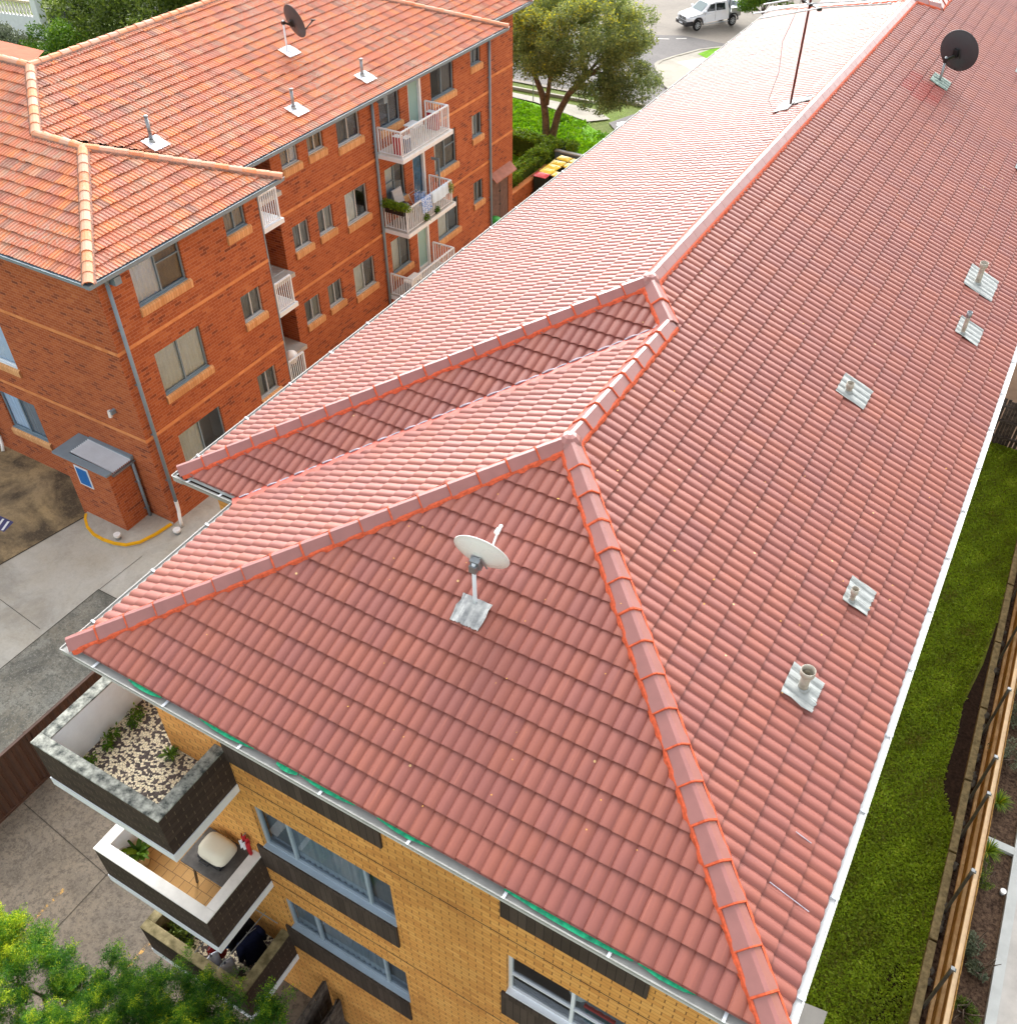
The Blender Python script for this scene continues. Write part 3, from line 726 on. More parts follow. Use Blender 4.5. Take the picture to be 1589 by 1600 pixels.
# ---- wrapped balconies
def balcony(zt, floor_mat, coping_mat, inner_mat, cw=.16, cproud=.0, y_end=3.2):
    x0, x1, y0, y1 = -9.58, -7.33, -.83, YW - .002; t_ = .13; zb = zt - .80
    m = MB()
    m.box(x0, x1, y0, y0 + .02, zb, zt); m.box(x1 - .02, x1, y0 + .02, y1, zb, zt); m.box(x0, x0 + .02, y0 + .02, y_end, zb, zt)
    p = m.build('balcony_parapet', MT['darkbrick'], yb)
    m = MB()
    m.box(x0 + .02, x1 - .02, y0 + .02, y0 + t_, zb, zt - .001); m.box(x1 - t_, x1 - .02, y0 + t_, y1, zb, zt - .001); m.box(x0 + .02, x0 + t_, y0 + t_, y_end, zb, zt - .001)
    m.build('render', inner_mat, p)
    m = MB(); o_ = .008
    m.box(x0 - o_, x1 + o_, y0 - o_, y0 + cw, zt, zt + .03); m.box(x1 - cw, x1 + o_, y0 + cw, y1, zt, zt + .03); m.box(x0 - o_, x0 + cw, y0 + cw, y_end, zt, zt + .03)
    m.build('coping', coping_mat, p, bevel=.008)
    m = MB(); m.box(x0 - .012, x1 + .012, y0 - .012, y1, zb - .17, zb - .002); m.box(x0 - .012, -8.53, y1, y_end, zb - .17, zb - .002)
    m.build('balcony_slab', MT['white'], yb)
    m = MB()
    m.quad((x0 + t_, y0 + t_, zb + .006), (x1 - t_, y0 + t_, zb + .006), (x1 - t_, y1, zb + .006), (x0 + t_, y1, zb + .006), uv=[(x0, y0), (x1, y0), (x1, y1), (x0, y1)])
    m.quad((x0 + t_, y1, zb + .006), (-8.53, y1, zb + .006), (-8.53, y_end, zb + .006), (x0 + t_, y_end, zb + .006), uv=[(x0, y1), (-8.53, y1), (-8.53, y_end), (x0, y_end)])
    m.build('balcony_floor', floor_mat, yb)
balcony(-1.1, MT['pebble'], MT['coping_lichen'], MT['white'], cw=.17)
balcony(-3.87, MT['floortile'], MT['whitedirty'], MT['white'], cw=.17)
balcony(-6.55, MT['pebble'], MT['concrete_trim'], MT['concrete_trim'], cw=.17)

# =================================================================== RED BRICK BUILDING
rb = thing('apartment_block', (-24, 18, -9.4), 'red brick apartment block with weathered orange terracotta roof and white railed balconies', 'building')
XE, XE2, YEv, YB, ZE = -18.6, -19.95, 8.2, 14.9, -1.42
TF, TR = .40, .36
CF, SF = math.cos(math.atan(TF)), math.sin(math.atan(TF)); CR_, SR_ = math.cos(math.atan(TR)), math.sin(math.atan(TR))
s_ = (YB - YEv) / 2; hzw = TF * s_; hm = 2.13
def terr(O, ud, vd, polys, **k): return tile_slope('roof_tiles', rb, O, ud, vd, polys, PROFM, .335, .115, .23, MT['terra'], bond=False, lift=.045, th=.04, jit=.006, **k)
Fv = lambda a, d: (a, d / CF)
# front face (u = distance left of XE)
xm = XE2 - hm / TR                              # main ridge x
a_c1 = XE - (XE2 - hzw / TR); a_m = XE - xm; dm = hm / TF
YX = 29.5
terr((XE, YEv, ZE), (-1, 0, 0), (0, CF, SF), [[Fv(.04, .04), Fv(16, .04), Fv(16, s_), Fv(s_, s_)], [Fv(a_c1, s_), Fv(16, s_), Fv(16, dm), Fv(a_m, dm)]], seed=31)
# wing, right face: u = y from YEv, d = plan distance from XE
FW = lambda a, d: (a, d / CF)
terr((XE, YEv, ZE), (0, 1, 0), (-CF, 0, SF), [[FW(.04, .04), FW(YB - YEv, .04), FW(s_, s_)]], seed=32)
FRr = lambda a, d: (a, d / CR_)
# main right slope: u = y
terr((XE2, 0, ZE), (0, 1, 0), (-CR_, 0, SR_), [[FRr(YB - s_ * .0, .04), FRr(YX - .04, .04), FRr(YX - hm / TF, hm / TR), FRr(YEv + dm, hm / TR), FRr(YEv + hzw / TF, hzw / TR)]], seed=33)
# far part, set back
XE3, Y3 = -20.85, 33.0
ZE3 = ZE
terr((XE3, 0, ZE3), (0, 1, 0), (-CR_, 0, SR_), [[FRr(YX - 5, .04), FRr(Y3 - .04, .04), FRr(Y3 - 4.4, 5.0), FRr(YX - 5, 5.0)]], seed=34)
m = MB()
A_ = (XE, YEv, ZE); Pw = (XE - s_, YEv + s_, ZE + hzw); Bw = (XE, YB, ZE); Cm = (XE2 - hzw / TR, YEv + s_, ZE + hzw); Pm = (xm, YEv + dm, ZE + hm)
far = (xm, YX - hm / TF, ZE + hm); Xf = (XE2, YX, ZE); wst = XE - 16
dz = lambda p, z=-.03: (p[0], p[1], p[2] + z)
for t_ in ([A_, Bw, Pw], [Bw, (XE2, YB, ZE), Cm, Pw], [(XE2, YB, ZE), Xf, far, Pm, Cm], [A_, Pw, Cm, Pm, (wst, YEv + dm, ZE + hm), (wst, YEv, ZE)],
           [Pm, (xm - hm / TR, Pm[1], ZE), (xm - hm / TR, YX, ZE), far], [Xf, (xm - hm / TR, YX, ZE), far],
           [(XE3, YX - 1, ZE), (XE3, Y3, ZE), (XE3 - 5, Y3 - 4.4, ZE + 1.8), (XE3 - 5, YX - 1, ZE + 1.8)], [(XE3, Y3, ZE), (wst, Y3, ZE), (wst, Y3 - 4.4, ZE + 1.8), (XE3 - 5, Y3 - 4.4, ZE + 1.8)]):
    m.add([dz(p) for p in t_], [tuple(range(len(t_)))])
m.build('roof_sarking', MT['soil'], rb)
m = MB(); m.add([Pm, (wst, Pm[1], ZE + hm), (wst, Pm[1] + dm * .9, ZE + .35), (xm - hm / TR, Pm[1] + dm * .9, ZE + .35)], [(0, 1, 2, 3)]); m.build('rear_roof_slope', sm('sun_bleached_terracotta', (172, 98, 74), .95, .1, var=.12, vs=3), rb)
tc = lambda a, b, fall, **k: cap_run(rb, a, b, fall, MT['terracap'], MT['oldmortar'], hw=.13, hh=.12, seg=.36, joint=False, rounded=True, **k)
hff = TF * .707
tc(up_(A_, .05), up_(Pw), hff, seed=41); tc(up_(Bw, .05), up_(Pw), hff, seed=42); tc(up_(Cm), up_(Pw), TF, seed=43)
tc(up_(Cm), up_(Pm), hff, seed=44); tc(up_(Pm), up_(far), TR, seed=45); tc(up_(Xf, .05), up_(far), hff, seed=46)
tc(up_((XE3, Y3, ZE3), .05), up_((XE3 - 5, Y3 - 4.4, ZE3 + 1.8)), hff, seed=47)
tc(up_((wst, Pm[1], ZE + hm)), up_(Pm), TF, seed=48)
G2 = lambda a, b, o_, **k: gutter(a, b, o_, MT['bluegrey'], bmat=MT['bluegrey'], brk=99, parent=rb, zoff=.03, wd=.16, **k)
G2((XE + .06, YEv - .06, ZE), (XE + .06, YB + .06, ZE), (1, 0, 0)); G2((wst, YEv - .06, ZE), (XE + .06, YEv - .06, ZE), (0, -1, 0))
G2((XE2 + .06, YB, ZE), (XE2 + .06, YX + .06, ZE), (1, 0, 0)); G2((XE2 - 1.2, YX + .06, ZE), (XE2 + .06, YX + .06, ZE), (0, 1, 0)); G2((XE3 + .06, YX, ZE), (XE3 + .06, Y3 + .06, ZE), (1, 0, 0))
m = MB(); zs = ZE - .10
m.box(wst, XE, YEv, 8.7, zs - .012, zs); m.box(-19.1, XE, 8.7, YB, zs - .012, zs); m.box(-20.6, XE2, 14.95, YX, zs - .012, zs); m.box(-21.4, XE3, YX + .01, Y3, zs - .012, zs)
m.build('eaves_soffit', MT['bluegrey'], rb)
# walls
w1 = Wall('x', -19.0); w2 = Wall('x', -20.48); w3 = Wall('x', -21.25); wfr = Wall('y', 8.63)
ZT = ZE - .1
rows = (-1.52, -4.20, -6.87)
H1 = []; H2 = []
for r_ in rows:
    H1 += [(9.65, 11.30, r_ - 1.30, min(r_, ZT - .02)), (12.92, 13.73, r_ - .82, min(r_, ZT - .02))]
    H2 += [(16.97, 17.76, r_ - .82, min(r_, ZT - .02)), (18.21, 18.98, r_ - .82, min(r_, ZT - .02)), (19.66, 20.87, r_ - 1.08, min(r_, ZT - .02)), (21.93, 23.12, r_ - 1.30, min(r_, ZT - .02)),
           (23.62, 24.38, r_ - 1.98, min(r_, ZT - .02)), (25.02, 26.53, r_ - 1.30, min(r_, ZT - .02)), (27.69, 28.42, r_ - .86, min(r_, ZT - .02))]
HF = [(-25.4, -23.66, -5.62, -4.22), (-25.2, -23.63, -8.22, -6.87), (-25.4, -23.66, -2.9, -1.6)]
m = MB(); w1.sheet(m, 8.63, 14.28, -9.7, ZT, H1); w2.sheet(m, 16.5, 29.0, -10.5, ZT, H2); w3.sheet(m, 29.0, 32.2, -10.7, ZT, [(30.4, 31.86, -10.25, -7.98)])
wfr.sheet(m, -32, -19.0, -9.7, ZT, HF)
m.quad((-20.48, 29, -10.5), (-21.25, 29, -10.5), (-21.25, 29, ZT), (-20.48, 29, ZT), uv=[(0, -10.5), (.77, -10.5), (.77, ZT), (0, ZT)])
m.quad((-21.25, 32.2, -10.7), (-34, 32.2, -10.7), (-34, 32.2, ZT), (-21.25, 32.2, ZT), uv=[(0, -10.7), (12.7, -10.7), (12.7, ZT), (0, ZT)])
# recess around the stair balconies
m.quad((-23.2, 16.5, -10), (-20.48, 16.5, -10), (-20.48, 16.5, ZT), (-23.2, 16.5, ZT), uv=[(-2.7, -10), (0, -10), (0, ZT), (-2.7, ZT)])
m.quad((-23.2, 14.28, -10), (-23.2, 16.5, -10), (-23.2, 16.5, ZT), (-23.2, 14.28, ZT), uv=[(0, -10), (2.2, -10), (2.2, ZT), (0, ZT)])
m.quad((-19.0, 14.28, -10), (-23.2, 14.28, -10), (-23.2, 14.28, ZT), (-19.0, 14.28, ZT), uv=[(0, -10), (4.2, -10), (4.2, ZT), (0, ZT)])
m.build('brick_wall', MT['redbrick'], rb)
interior(w1, rb, H1); interior(w2, rb, [h for h in H2]); interior(wfr, rb, HF)
for (w_, a0, a1, z) in ((w1, 8.6, 14.28, -3.65), (w1, 8.6, 14.28, -6.37), (w2, 16.5, 29.0, -3.65), (w2, 16.5, 29.0, -6.37), (w3, 29.0, 32.2, -3.65), (w3, 29.0, 32.2, -6.37), (wfr, -32, -19.0, -3.65), (wfr, -32, -19.0, -6.37)):
    m = MB(); w_.box(m, a0, a1, -.004, .014, z - .05, z + .045); m.build('brick_band', MT['bandbrick'], rb)
al = MT['alum']; bgf = MT['bluegrey']
def cu(*a): return list(a)
window(w1, rb, *H1[0], bgf, curtain=[(0, 'curtain')], trans=[(10.5, 11.26, -2.05)], seed=5); window(w1, rb, *H1[1], bgf, curtain=[(0, 'curtain_grey'), (1, 'curtain_grey')], seed=6)
window(w1, rb, *H1[2], bgf, curtain=[(0, 'curtain'), (1, 'curtain')], seed=7); window(w1, rb, *H1[3], al, seed=8)
window(w1, rb, *H1[4], bgf, curtain=[(0, 'curtain')], seed=9); window(w1, rb, *H1[5], al, curtain=[((12.95, 13.2), 'curtain_grey')], seed=10)
cfg = {0: [[(0, 'curtain_grey'), ((17.5, 17.74), 'curtain')], [((18.22, 18.5), 'curtain_grey')], [], [], None, [], [(0, 'curtain_grey')]],
       1: [[((17.3, 17.5), 'curtain_grey')], [(1, 'curtain_grey')], [(0, 'curtain')], [(0, 'curtain')], None, [((25.1, 25.3), 'curtain')], [(0, 'curtain')]],
       2: [[(1, 'curtain_grey')], [(0, 'curtain_grey')], [(0, 'curtain')], [(0, 'curtain')], None, [(0, 'curtain')], [(0, 'curtain_grey')]]}
for ri in range(3):
    for ci in range(7):
        h = H2[ri * 7 + ci]
        if ci == 4:
            m = MB(); w2.box(m, h[0], h[0] + .06, -.11, -.03, h[2], h[3]); w2.box(m, h[1] - .10, h[1], -.11, .02, h[2], h[3]); w2.box(m, h[0] + .06, h[1] - .1, -.11, -.03, h[2], h[2] + .12)
            d_ = m.build('balcony_door', MT['white'], rb)
            m = MB(); m.quad(*[w2.P(a, -.075, z) for a, z in ((h[0] + .06, h[2] + .12), (h[1] - .1, h[2] + .12), (h[1] - .1, h[3]), (h[0] + .06, h[3]))])
            if ri == 1:
                m.build('pane', MT['glass'], d_)
                c = MB(); 
                for k in range(22):
                    a, b = h[0] + .06 + k * .028, h[0] + .06 + (k + 1) * .028
                    c.quad(w2.P(a, -.125 - .012 * (k % 2), h[2]), w2.P(b, -.125 - .012 * ((k + 1) % 2), h[2]), w2.P(b, -.125 - .012 * ((k + 1) % 2), h[3]), w2.P(a, -.125 - .012 * (k % 2), h[3]))
                c.build('curtain', MT['curtain_blue'], d_)
            else: m.build('pane', MT['doorglass'], d_)
        else:
            tr = None
            if ci == 3 and ri == 0: tr = [(h[0] + .04, (h[0] + h[1]) / 2, -2.02)]
            if ci == 3 and ri == 1: tr = [(h[0] + .04, (h[0] + h[1]) / 2, -4.75)]
            if ci == 5 and ri == 1: tr = [((h[0] + h[1]) / 2, h[1] - .04, -4.75)]
            window(w2, rb, *h, al if ci < 3 else bgf, curtain=cfg[ri][ci], trans=tr, seed=20 + ri * 7 + ci)
window(wfr, rb, *HF[0], MT['white'], curtain=[(0, 'curtain'), (1, 'curtain')], seed=70); window(wfr, rb, *HF[1], bgf, split=[-24.42], curtain=[(0, 'curtain'), (1, 'curtain_grey')], seed=71); window(wfr, rb, *HF[2], bgf, seed=72)
# timber service door with small awning
m = MB(); w3.box(m, 30.4, 31.12, -.08, -.03, -10.25, -7.98); w3.box(m, 31.14, 31.86, -.08, -.03, -10.25, -7.98)
d_ = m.build('service_door', MT['timber_door'], rb)
m = MB()
for z in (-8.7, -9.3): w3.box(m, 31.08, 31.2, -.03, -.01, z, z + .05)
w3.box(m, 31.115, 31.145, -.07, -.028, -10.25, -7.98); m.build('door_bolt', MT['black'], d_)
m = MB(); m.add([w3.P(a, d, z) for a, d, z in ((30.25, 0, -7.62), (32.0, 0, -7.62), (32.0, .34, -7.92), (30.25, .34, -7.92), (30.25, 0, -7.66), (32.0, 0, -7.66), (32.0, .34, -7.96), (30.25, .34, -7.96))],
      [(0, 1, 2, 3), (7, 6, 5, 4), (3, 2, 6, 7), (0, 3, 7, 4), (1, 5, 6, 2)]); m.build('door_awning', sm('pink_brown_awning', (166, 110, 92), .7), rb)
# downpipes
def pipe(x, y, z0, z1, r=.05, foot=True, head=True, w=None, parent=rb):
    m = MB(); m.tube([(x, y, z0), (x, y, z1)], r, 12)
    if head: m.tube([(x, y, z1 - .02), (x + .02, y, z1 + .12), (x + .22, y, z1 + .25)], [r, r, r], 12)
    p = m.build('downpipe', MT['bluegrey'], parent, smooth=True)
    for z in np.arange(z0 + .8, z1, 1.6): b = MB(); b.box(x - .07, x + .0, y - .075, y + .075, z - .012, z + .012); b.build('pipe_clip', MT['galv'], p)
    return p
p = pipe(-18.88, 8.86, -8.62, -1.75)
m = MB(); m.tube([(-18.88, 8.86, -8.62), (-18.88, 8.86, -8.66), (-18.86, 8.84, -8.95), (-18.72, 8.70, -9.1), (-18.70, 8.68, -9.38)], [.062, .055, .052, .05, .05], 12)
m.build('pipe_foot', MT['plastic'], p, smooth=True)
pipe(-20.40, 21.48, -10.3, -1.65); pipe(-20.40, 28.93, -10.3, -1.65)
pipe(-26.1, 8.55, -8.9, -1.7, head=False)
m = MB(); m.tube([(-26.1, 8.55, -8.9), (-26.08, 8.52, -9.2), (-26.0, 8.42, -9.38)], .055, 10); m.build('pipe_foot', MT['plastic'], rb, smooth=True)
# eaves brackets / exhaust boxes under the gutter
m = MB(); m.box(-18.95, -18.7, 8.95, 9.15, ZT - .3, ZT - .1); m.build('vent_box', MT['bluegrey'], rb)
m = MB(); m.box(-20.4, -20.1, 21.75, 21.95, ZT - .32, ZT - .1); m.build('vent_box', MT['bluegrey'], rb)

def railing(m, a, b, z0, z1, n, last=True, t=.028):
    a, b = Vector(a), Vector(b); d = (b - a)
    m.bar((a.x, a.y, z1), (b.x, b.y, z1), .05, .045); m.bar((a.x, a.y, z0 + .06), (b.x, b.y, z0 + .06), .03, .03)
    for i in range(n + 1 if last else n):
        p = a + d * i / n; w = .045 if i in (0, n) else t * .75
        m.box(p.x - w / 2, p.x + w / 2, p.y - w / 2, p.y + w / 2, z0 if i in (0, n) else z0 + .06, z1)
BZ = (-3.47, -6.15, -8.83)
for i, z in enumerate(BZ):
    m = MB(); m.box(-20.478, -19.36, 21.55, 24.66, z - .15, z); b_ = m.build('balcony', MT['white'], rb, bevel=.01)
    m = MB(); m.box(-20.477, -19.38, 21.58, 24.64, z, z + .012); m.build('floor', MT['palepath'] if i else MT['whitedirty'], b_)
    m = MB(); railing(m, (-20.40, 21.66), (-19.487, 21.66), z, z + .859, 8, False); railing(m, (-19.46, 21.64), (-19.46, 24.52), z, z + .86, 26); railing(m, (-20.40, 24.5), (-19.487, 24.5), z, z + .859, 8, False)
    m.build('railing', MT['white'], b_)
for i, z in enumerate((-2.73, -5.42, -8.1)):
    m = MB(); m.box(-20.2, -18.97, 14.29, 15.14, z - .14, z); b_ = m.build('stair_balcony', MT['white'], rb)
    m = MB(); railing(m, (-19.03, 14.33), (-19.03, 15.03), z, z + .92, 8); m.build('railing', MT['white'], b_)
    m = MB(); m.box(-23.2, -20.2, 14.29, 16.49, z - .14, z); m.build('landing', MT['palepath'], b_)
m = MB(); m.box(-19.02, -18.985, 14.25, 14.29, -9.7, ZT); m.build('corner_strip', MT['bluegrey'], rb)

# brick enclosure at the corner of the red block
sh = thing('brick_shed', (-20.7, 8.2, -9.4), 'small red brick enclosure with corrugated steel top built against the red block corner', 'shed')
wsx = Wall('x', -19.83); wsy = Wall('y', 7.72)
m = MB(); wsy.sheet(m, -21.62, -19.83, -9.42, -7.28, []); wsx.sheet(m, 7.72, 8.62, -9.42, -7.28, [])
m.quad((-21.62, 8.62, -9.4), (-21.62, 7.72, -9.4), (-21.62, 7.72, -7.28), (-21.62, 8.62, -7.28), uv=[(0, 0), (.9, 0), (.9, 2.1), (0, 2.1)])
m.build('brick_wall', MT['redbrick'], sh)
m = MB()
m.box(-21.92, -21.45, 7.66, 8.62, -7.27, -7.2); m.box(-21.45, -19.80, 7.66, 7.86, -7.27, -7.2); m.box(-21.45, -19.78, 8.52, 8.62, -7.27, -7.14)
m.build('metal_capping', MT['bluegrey'], sh)
m = MB()
for k in range(40):
    a, b = 7.87 + .65 * k / 40, 7.87 + .65 * (k + 1) / 40; za, zb = -7.22 + .03 * math.cos(k * math.pi / 2. ), -7.22 + .03 * math.cos((k + 1) * math.pi / 2.)
    m.quad((-21.44, a, za + .03), (-19.8, a, za - .03), (-19.8, b, zb - .03), (-21.44, b, zb + .03))
m.build('corrugated_roof', MT['corrugated'], sh)
gutter((-19.74, 7.84, -7.3), (-19.74, 8.62, -7.3), (1, 0, 0), MT['galv'], wd=.09, dp=.06, brk=99, parent=sh)
m = MB(); m.tube([(-19.76, 8.52, -9.36), (-19.76, 8.52, -7.34)], .045, 10); p = m.build('downpipe', MT['bluegrey'], sh, smooth=True)
for z in (-8.0, -9.0): m = MB(); m.box(-19.83, -19.74, 8.44, 8.60, z, z + .02); m.build('pipe_clip', MT['galv'], p)
m = MB(); m.box(-21.19, -20.66, 7.70, 7.718, -8.09, -7.40); sg = m.build('sign', MT['white']); props(sg, 'blank blue rectangular sign with white border on the small brick enclosure', 'sign')
m = MB(); m.box(-21.14, -20.71, 7.69, 7.702, -8.04, -7.45); m.build('sign_face', MT['blue_sign'], sg)
t = thing('wall_light', (-19.96, 8.55, -5.73), 'small white cylindrical sensor light on the red brick wall above the enclosure', 'wall light')
m = MB(); m.tube([(-19.97, 8.5, -5.82), (-19.95, 8.5, -5.62)], .055, 12); m.build('lamp_body', MT['plastic'], t)
m = MB(); m.box(-19.93, -19.85, 8.48, 8.625, -5.72, -5.6); m.build('bracket', MT['bluegrey'], t)

# =================================================================== THINGS ON THE ROOFS
def flashing_on(parent, O, ud, vd, u0, u1, v0, v1, mat, n=26, amp=.012, lift=.046, seed=0, name='flashing', ragged=.02, nv=3):
    O, ud, vd = Vector(O), Vector(ud).normalized(), Vector(vd).normalized(); nd = ud.cross(vd); nd = nd if nd.z > 0 else -nd
    rr = random.Random(seed); m = MB(); g = []
    for j in range(nv + 1):
        for i in range(n + 1):
            u = u0 + (u1 - u0) * i / n; v = v0 + (v1 - v0) * j / nv
            if j == 0: v -= rr.uniform(0, ragged)
            if i in (0, n): u += rr.uniform(-ragged, ragged) * .6
            g.append(O + ud * u + vd * v + nd * (lift + .75 * proft((u / .15) % 1.0) + rr.uniform(-.003, .003)))
    k = n + 1
    m.add(g, [(j * k + i, j * k + i + 1, (j + 1) * k + i + 1, (j + 1) * k + i) for j in range(nv) for i in range(n)])
    top = len(g)
    gb = [p - nd * .012 for p in g]
    m.add([g[i] for i in range(k)] + [gb[i] for i in range(k)], [(i + 1, i, k + i, k + i + 1) for i in range(n)])
    return m.build(name, mat, parent, smooth=False)
def east_pt(x, y): return Vector((x, y, -T * x))
def vent(x, y, h, r, fl, wide_top, label, mat=None, seed=0, top=None):
    b = east_pt(x, y); t = thing('vent_pipe', b, label, 'vent pipe', 'vent pipes on the red tiled roof')
    du, dv = fl
    flashing_on(t, (0, y, 0), (0, 1, 0), (-CT, 0, ST), du[0], du[1], SL(-x) + dv[0], SL(-x) + dv[1], MT['lead'], seed=seed)
    m = MB(); tl = b + Vector((.0, .0, h)); m.tube([b + Vector((0, 0, -.02)), tl], r, 16, cap=False)
    m.tube([tl, b + Vector((0, 0, .02))], r * .9, 16, cap=False)
    m.build('pipe', MT['pvc_cream'], t, smooth=True)
    m = MB(); m.lathe(b, [(r * 1.5, .05), (r * 1.55, .075), (r * 1.1, .09)], 16); m.build('collar', MT['lead'], t, smooth=True)
    if wide_top:
        m = MB(); R_ = r * wide_top; m.lathe(b, [(r * 1.0, h - .05), (R_, h - .02), (R_, h + .06), (R_ * .93, h + .06), (R_ * .9, h - .01), (r * .92, h - .03)], 20)
        m.build('pipe_cap', MT['galv'] if wide_top < 1.3 else MT['pvc_cream'], t, smooth=True)
    return t
vent(-1.09, 3.69, .33, .055, ((-.24, .26), (-.18, .24)), 1.55, 'stout grey vent pipe with wide white cup top, nearest the bottom of the photo', seed=1)
vent(-.97, 5.38, .22, .034, ((-.08, .40), (-.22, .14)), 1.4, 'thin vent pipe on grey flashing, second up from the bottom of the red roof', seed=2)
vent(-2.16, 9.14, .16, .045, ((-.16, .38), (-.30, .20)), 1.3, 'very short vent pipe on square flashing, highest up the slope of the red roof', seed=3)
vent(-.99, 12.62, .42, .036, ((-.10, .50), (-.30, .16)), 1.25, 'slim tall vent pipe on flashing, the nearer of two close together by the far eaves', seed=4)
vent(-1.09, 14.49, .42, .05, ((-.30, .55), (-.34, .26)), 1.5, 'vent pipe with pale cowl, the farther of two close together by the far eaves', seed=5)
for (x, y, lb) in ((-2.12, 25.75, 'stub pipe on grey flashing at the right edge of the red roof, upper one'), (-1.16, 20.35, 'stub pipe on grey flashing at the right edge of the red roof, lower one')):
    vent(x, y, .2, .045, ((-.2, .35), (-.25, .2)), 1.2, lb, seed=int(y))
def vent_l(x, y, h, label, seed):
    z = ZE + TR * (XE2 - x); b = Vector((x, y, z)); t = thing('vent_pipe', b, label, 'vent pipe', 'vent pipes on the terracotta roof')
    flashing_on(t, (XE2, y, ZE), (0, 1, 0), (-CR_, 0, SR_), -.25, .33, (XE2 - x) / CR_ - .32, (XE2 - x) / CR_ + .18, sm('new_zinc_flashing', (216, 220, 228), .4, .5, metal=.2), seed=seed, lift=.07)
    m = MB(); m.tube([b, b + Vector((0, 0, h))], .05, 12); m.tube([b + Vector((0, 0, h)), b + Vector((0, 0, h + .05))], .06, 12)
    m.build('pipe', MT['galv'], t, smooth=True)
    m = MB(); m.lathe(b, [(.1, .07), (.06, .14)], 12); m.build('collar', MT['lead'], t, smooth=True)
vent_l(-21.9, 13.67, .72, 'tall grey vent pipe on white flashing, leftmost on the orange terracotta roof', 1)
vent_l(-20.86, 18.28, .60, 'grey vent pipe on white flashing close to the gutter, middle one of the terracotta roof', 2)
vent_l(-20.81, 21.66, .55, 'grey vent pipe on white flashing, the far right one of the terracotta roof', 3)

def dish(base, centre, n, dia, mdish, mast_top, label, cat='satellite dish', arm_dir=None, mmast='galv', off=.14, lnb_l=.45, mlnb='plastic', deep=.1):
    t = thing('satellite_dish', base, label, cat); c = Vector(centre); n = Vector(n).normalized(); r = dia / 2
    prof = [(r * i / 9, deep * (i / 9) ** 2) for i in range(10)]
    m = MB(); m.lathe(c, prof, 40, axis=n)
    m.lathe(c, [(r, deep), (r + .006, deep - .004), (r + .004, deep - .014), (r - .01, deep - .016)] + [(r * i / 9, deep * (i / 9) ** 2 - .014) for i in range(8, 0, -1)], 40, axis=n)
    d = m.build('reflector', mdish, t, smooth=True)
    up = Vector((0, 0, 1)); sd = n.cross(up).normalized(); dn = sd.cross(n).normalized(); dn = -dn if dn.z > 0 else dn
    # back bracket
    m = MB(); b0 = c - n * .03
    m.obox(b0 - n * .03, sd * .06, dn * .09, n * .035); m.bar(b0 - n * .05 + dn * .05, Vector(mast_top) + Vector((0, 0, -.06)), .05, .06)
    m.obox(Vector(mast_top) + Vector((0, 0, -.08)), Vector((.045, 0, 0)), Vector((0, .045, 0)), Vector((0, 0, .05)))
    for s1 in (-1, 1):
        m.bar(b0 + sd * s1 * .05 - dn * .1, b0 + sd * s1 * .1 + dn * .12, .02, .02)
    m.build('mount_bracket', MT['galv'] if mdish is not MT['dishgrey'] else MT['black'], t)
    m = MB(); bz = Vector(base); m.tube([bz, Vector((mast_top[0], mast_top[1], bz.z + .1)), Vector(mast_top)], .03 if dia > .8 else .026, 12); m.build('mast', MT[mmast], t, smooth=True)
    # feed arm
    m = MB(); a0 = c + dn * r * .92 + n * (deep * .8); a1 = c + dn * r * .55 + n * (deep + lnb_l)
    m.bar(a0 - n * .02, a1, .022, .03); m.build('feed_arm', MT[mlnb], t)
    m = MB(); dd = (c - a1).normalized(); m.tube([a1 - dd * .07, a1 - dd * .02, a1, a1 + dd * .05, a1 + dd * .07], [.022, .022, .03, .034, .034], 12); m.build('receiver', MT[mlnb], t, smooth=True)
    return t
b = Vector((-4.8, 2.5, T * 2.5 + .02))
t = dish(b, (-4.80, 2.60, 1.72), (-.083, .92, .32), .69, MT['plastic'], (-4.80, 2.5, 1.74), 'white satellite dish on a short mast on the nearest triangular roof face', mmast='white', lnb_l=.42)
flashing_on(t, (0, 0, 0), (-1, 0, 0), (0, CT, ST), 4.58, 4.98, SL(2.24), SL(2.56), MT['lead_dirty'], seed=8, nv=4)
b = Vector((-3.66, 22.05, T * 3.66 + .03))
t = dish(b, (-3.47, 22.3, 2.16), (.30, .93, .20), .95, MT['dishgrey'], (-3.64, 22.05, 2.1), 'large dark grey satellite dish seen from behind on the upper right red roof', mlnb='black', lnb_l=.5)
flashing_on(t, (0, 0, 0), (0, 1, 0), (-CT, 0, ST), 21.75, 22.35, SL(3.42), SL(3.85), sm('green_stained_lead', (156, 176, 166), .6, .4, var=.25, vs=12), seed=9)
zb_ = ZE + TR * (XE2 + 22.83)
t = dish((-22.83, 20.61, zb_), (-22.72, 20.85, zb_ + .86), (.284, .94, .277), 1.02, MT['dishgrey'], (-22.86, 20.58, zb_ + .98), 'dark grey satellite dish seen edge-on on the orange terracotta roof', mlnb='black', lnb_l=.62, mmast='white')
flashing_on(t, (XE2, 0, ZE), (0, 1, 0), (-CR_, 0, SR_), 20.33, 20.9, (XE2 + 22.6) / -1 if False else (-22.6 - XE2) / -CR_, (-23.05 - XE2) / -CR_, sm('white_zinc_flashing', (222, 226, 234), .4, .5), seed=10, lift=.07)

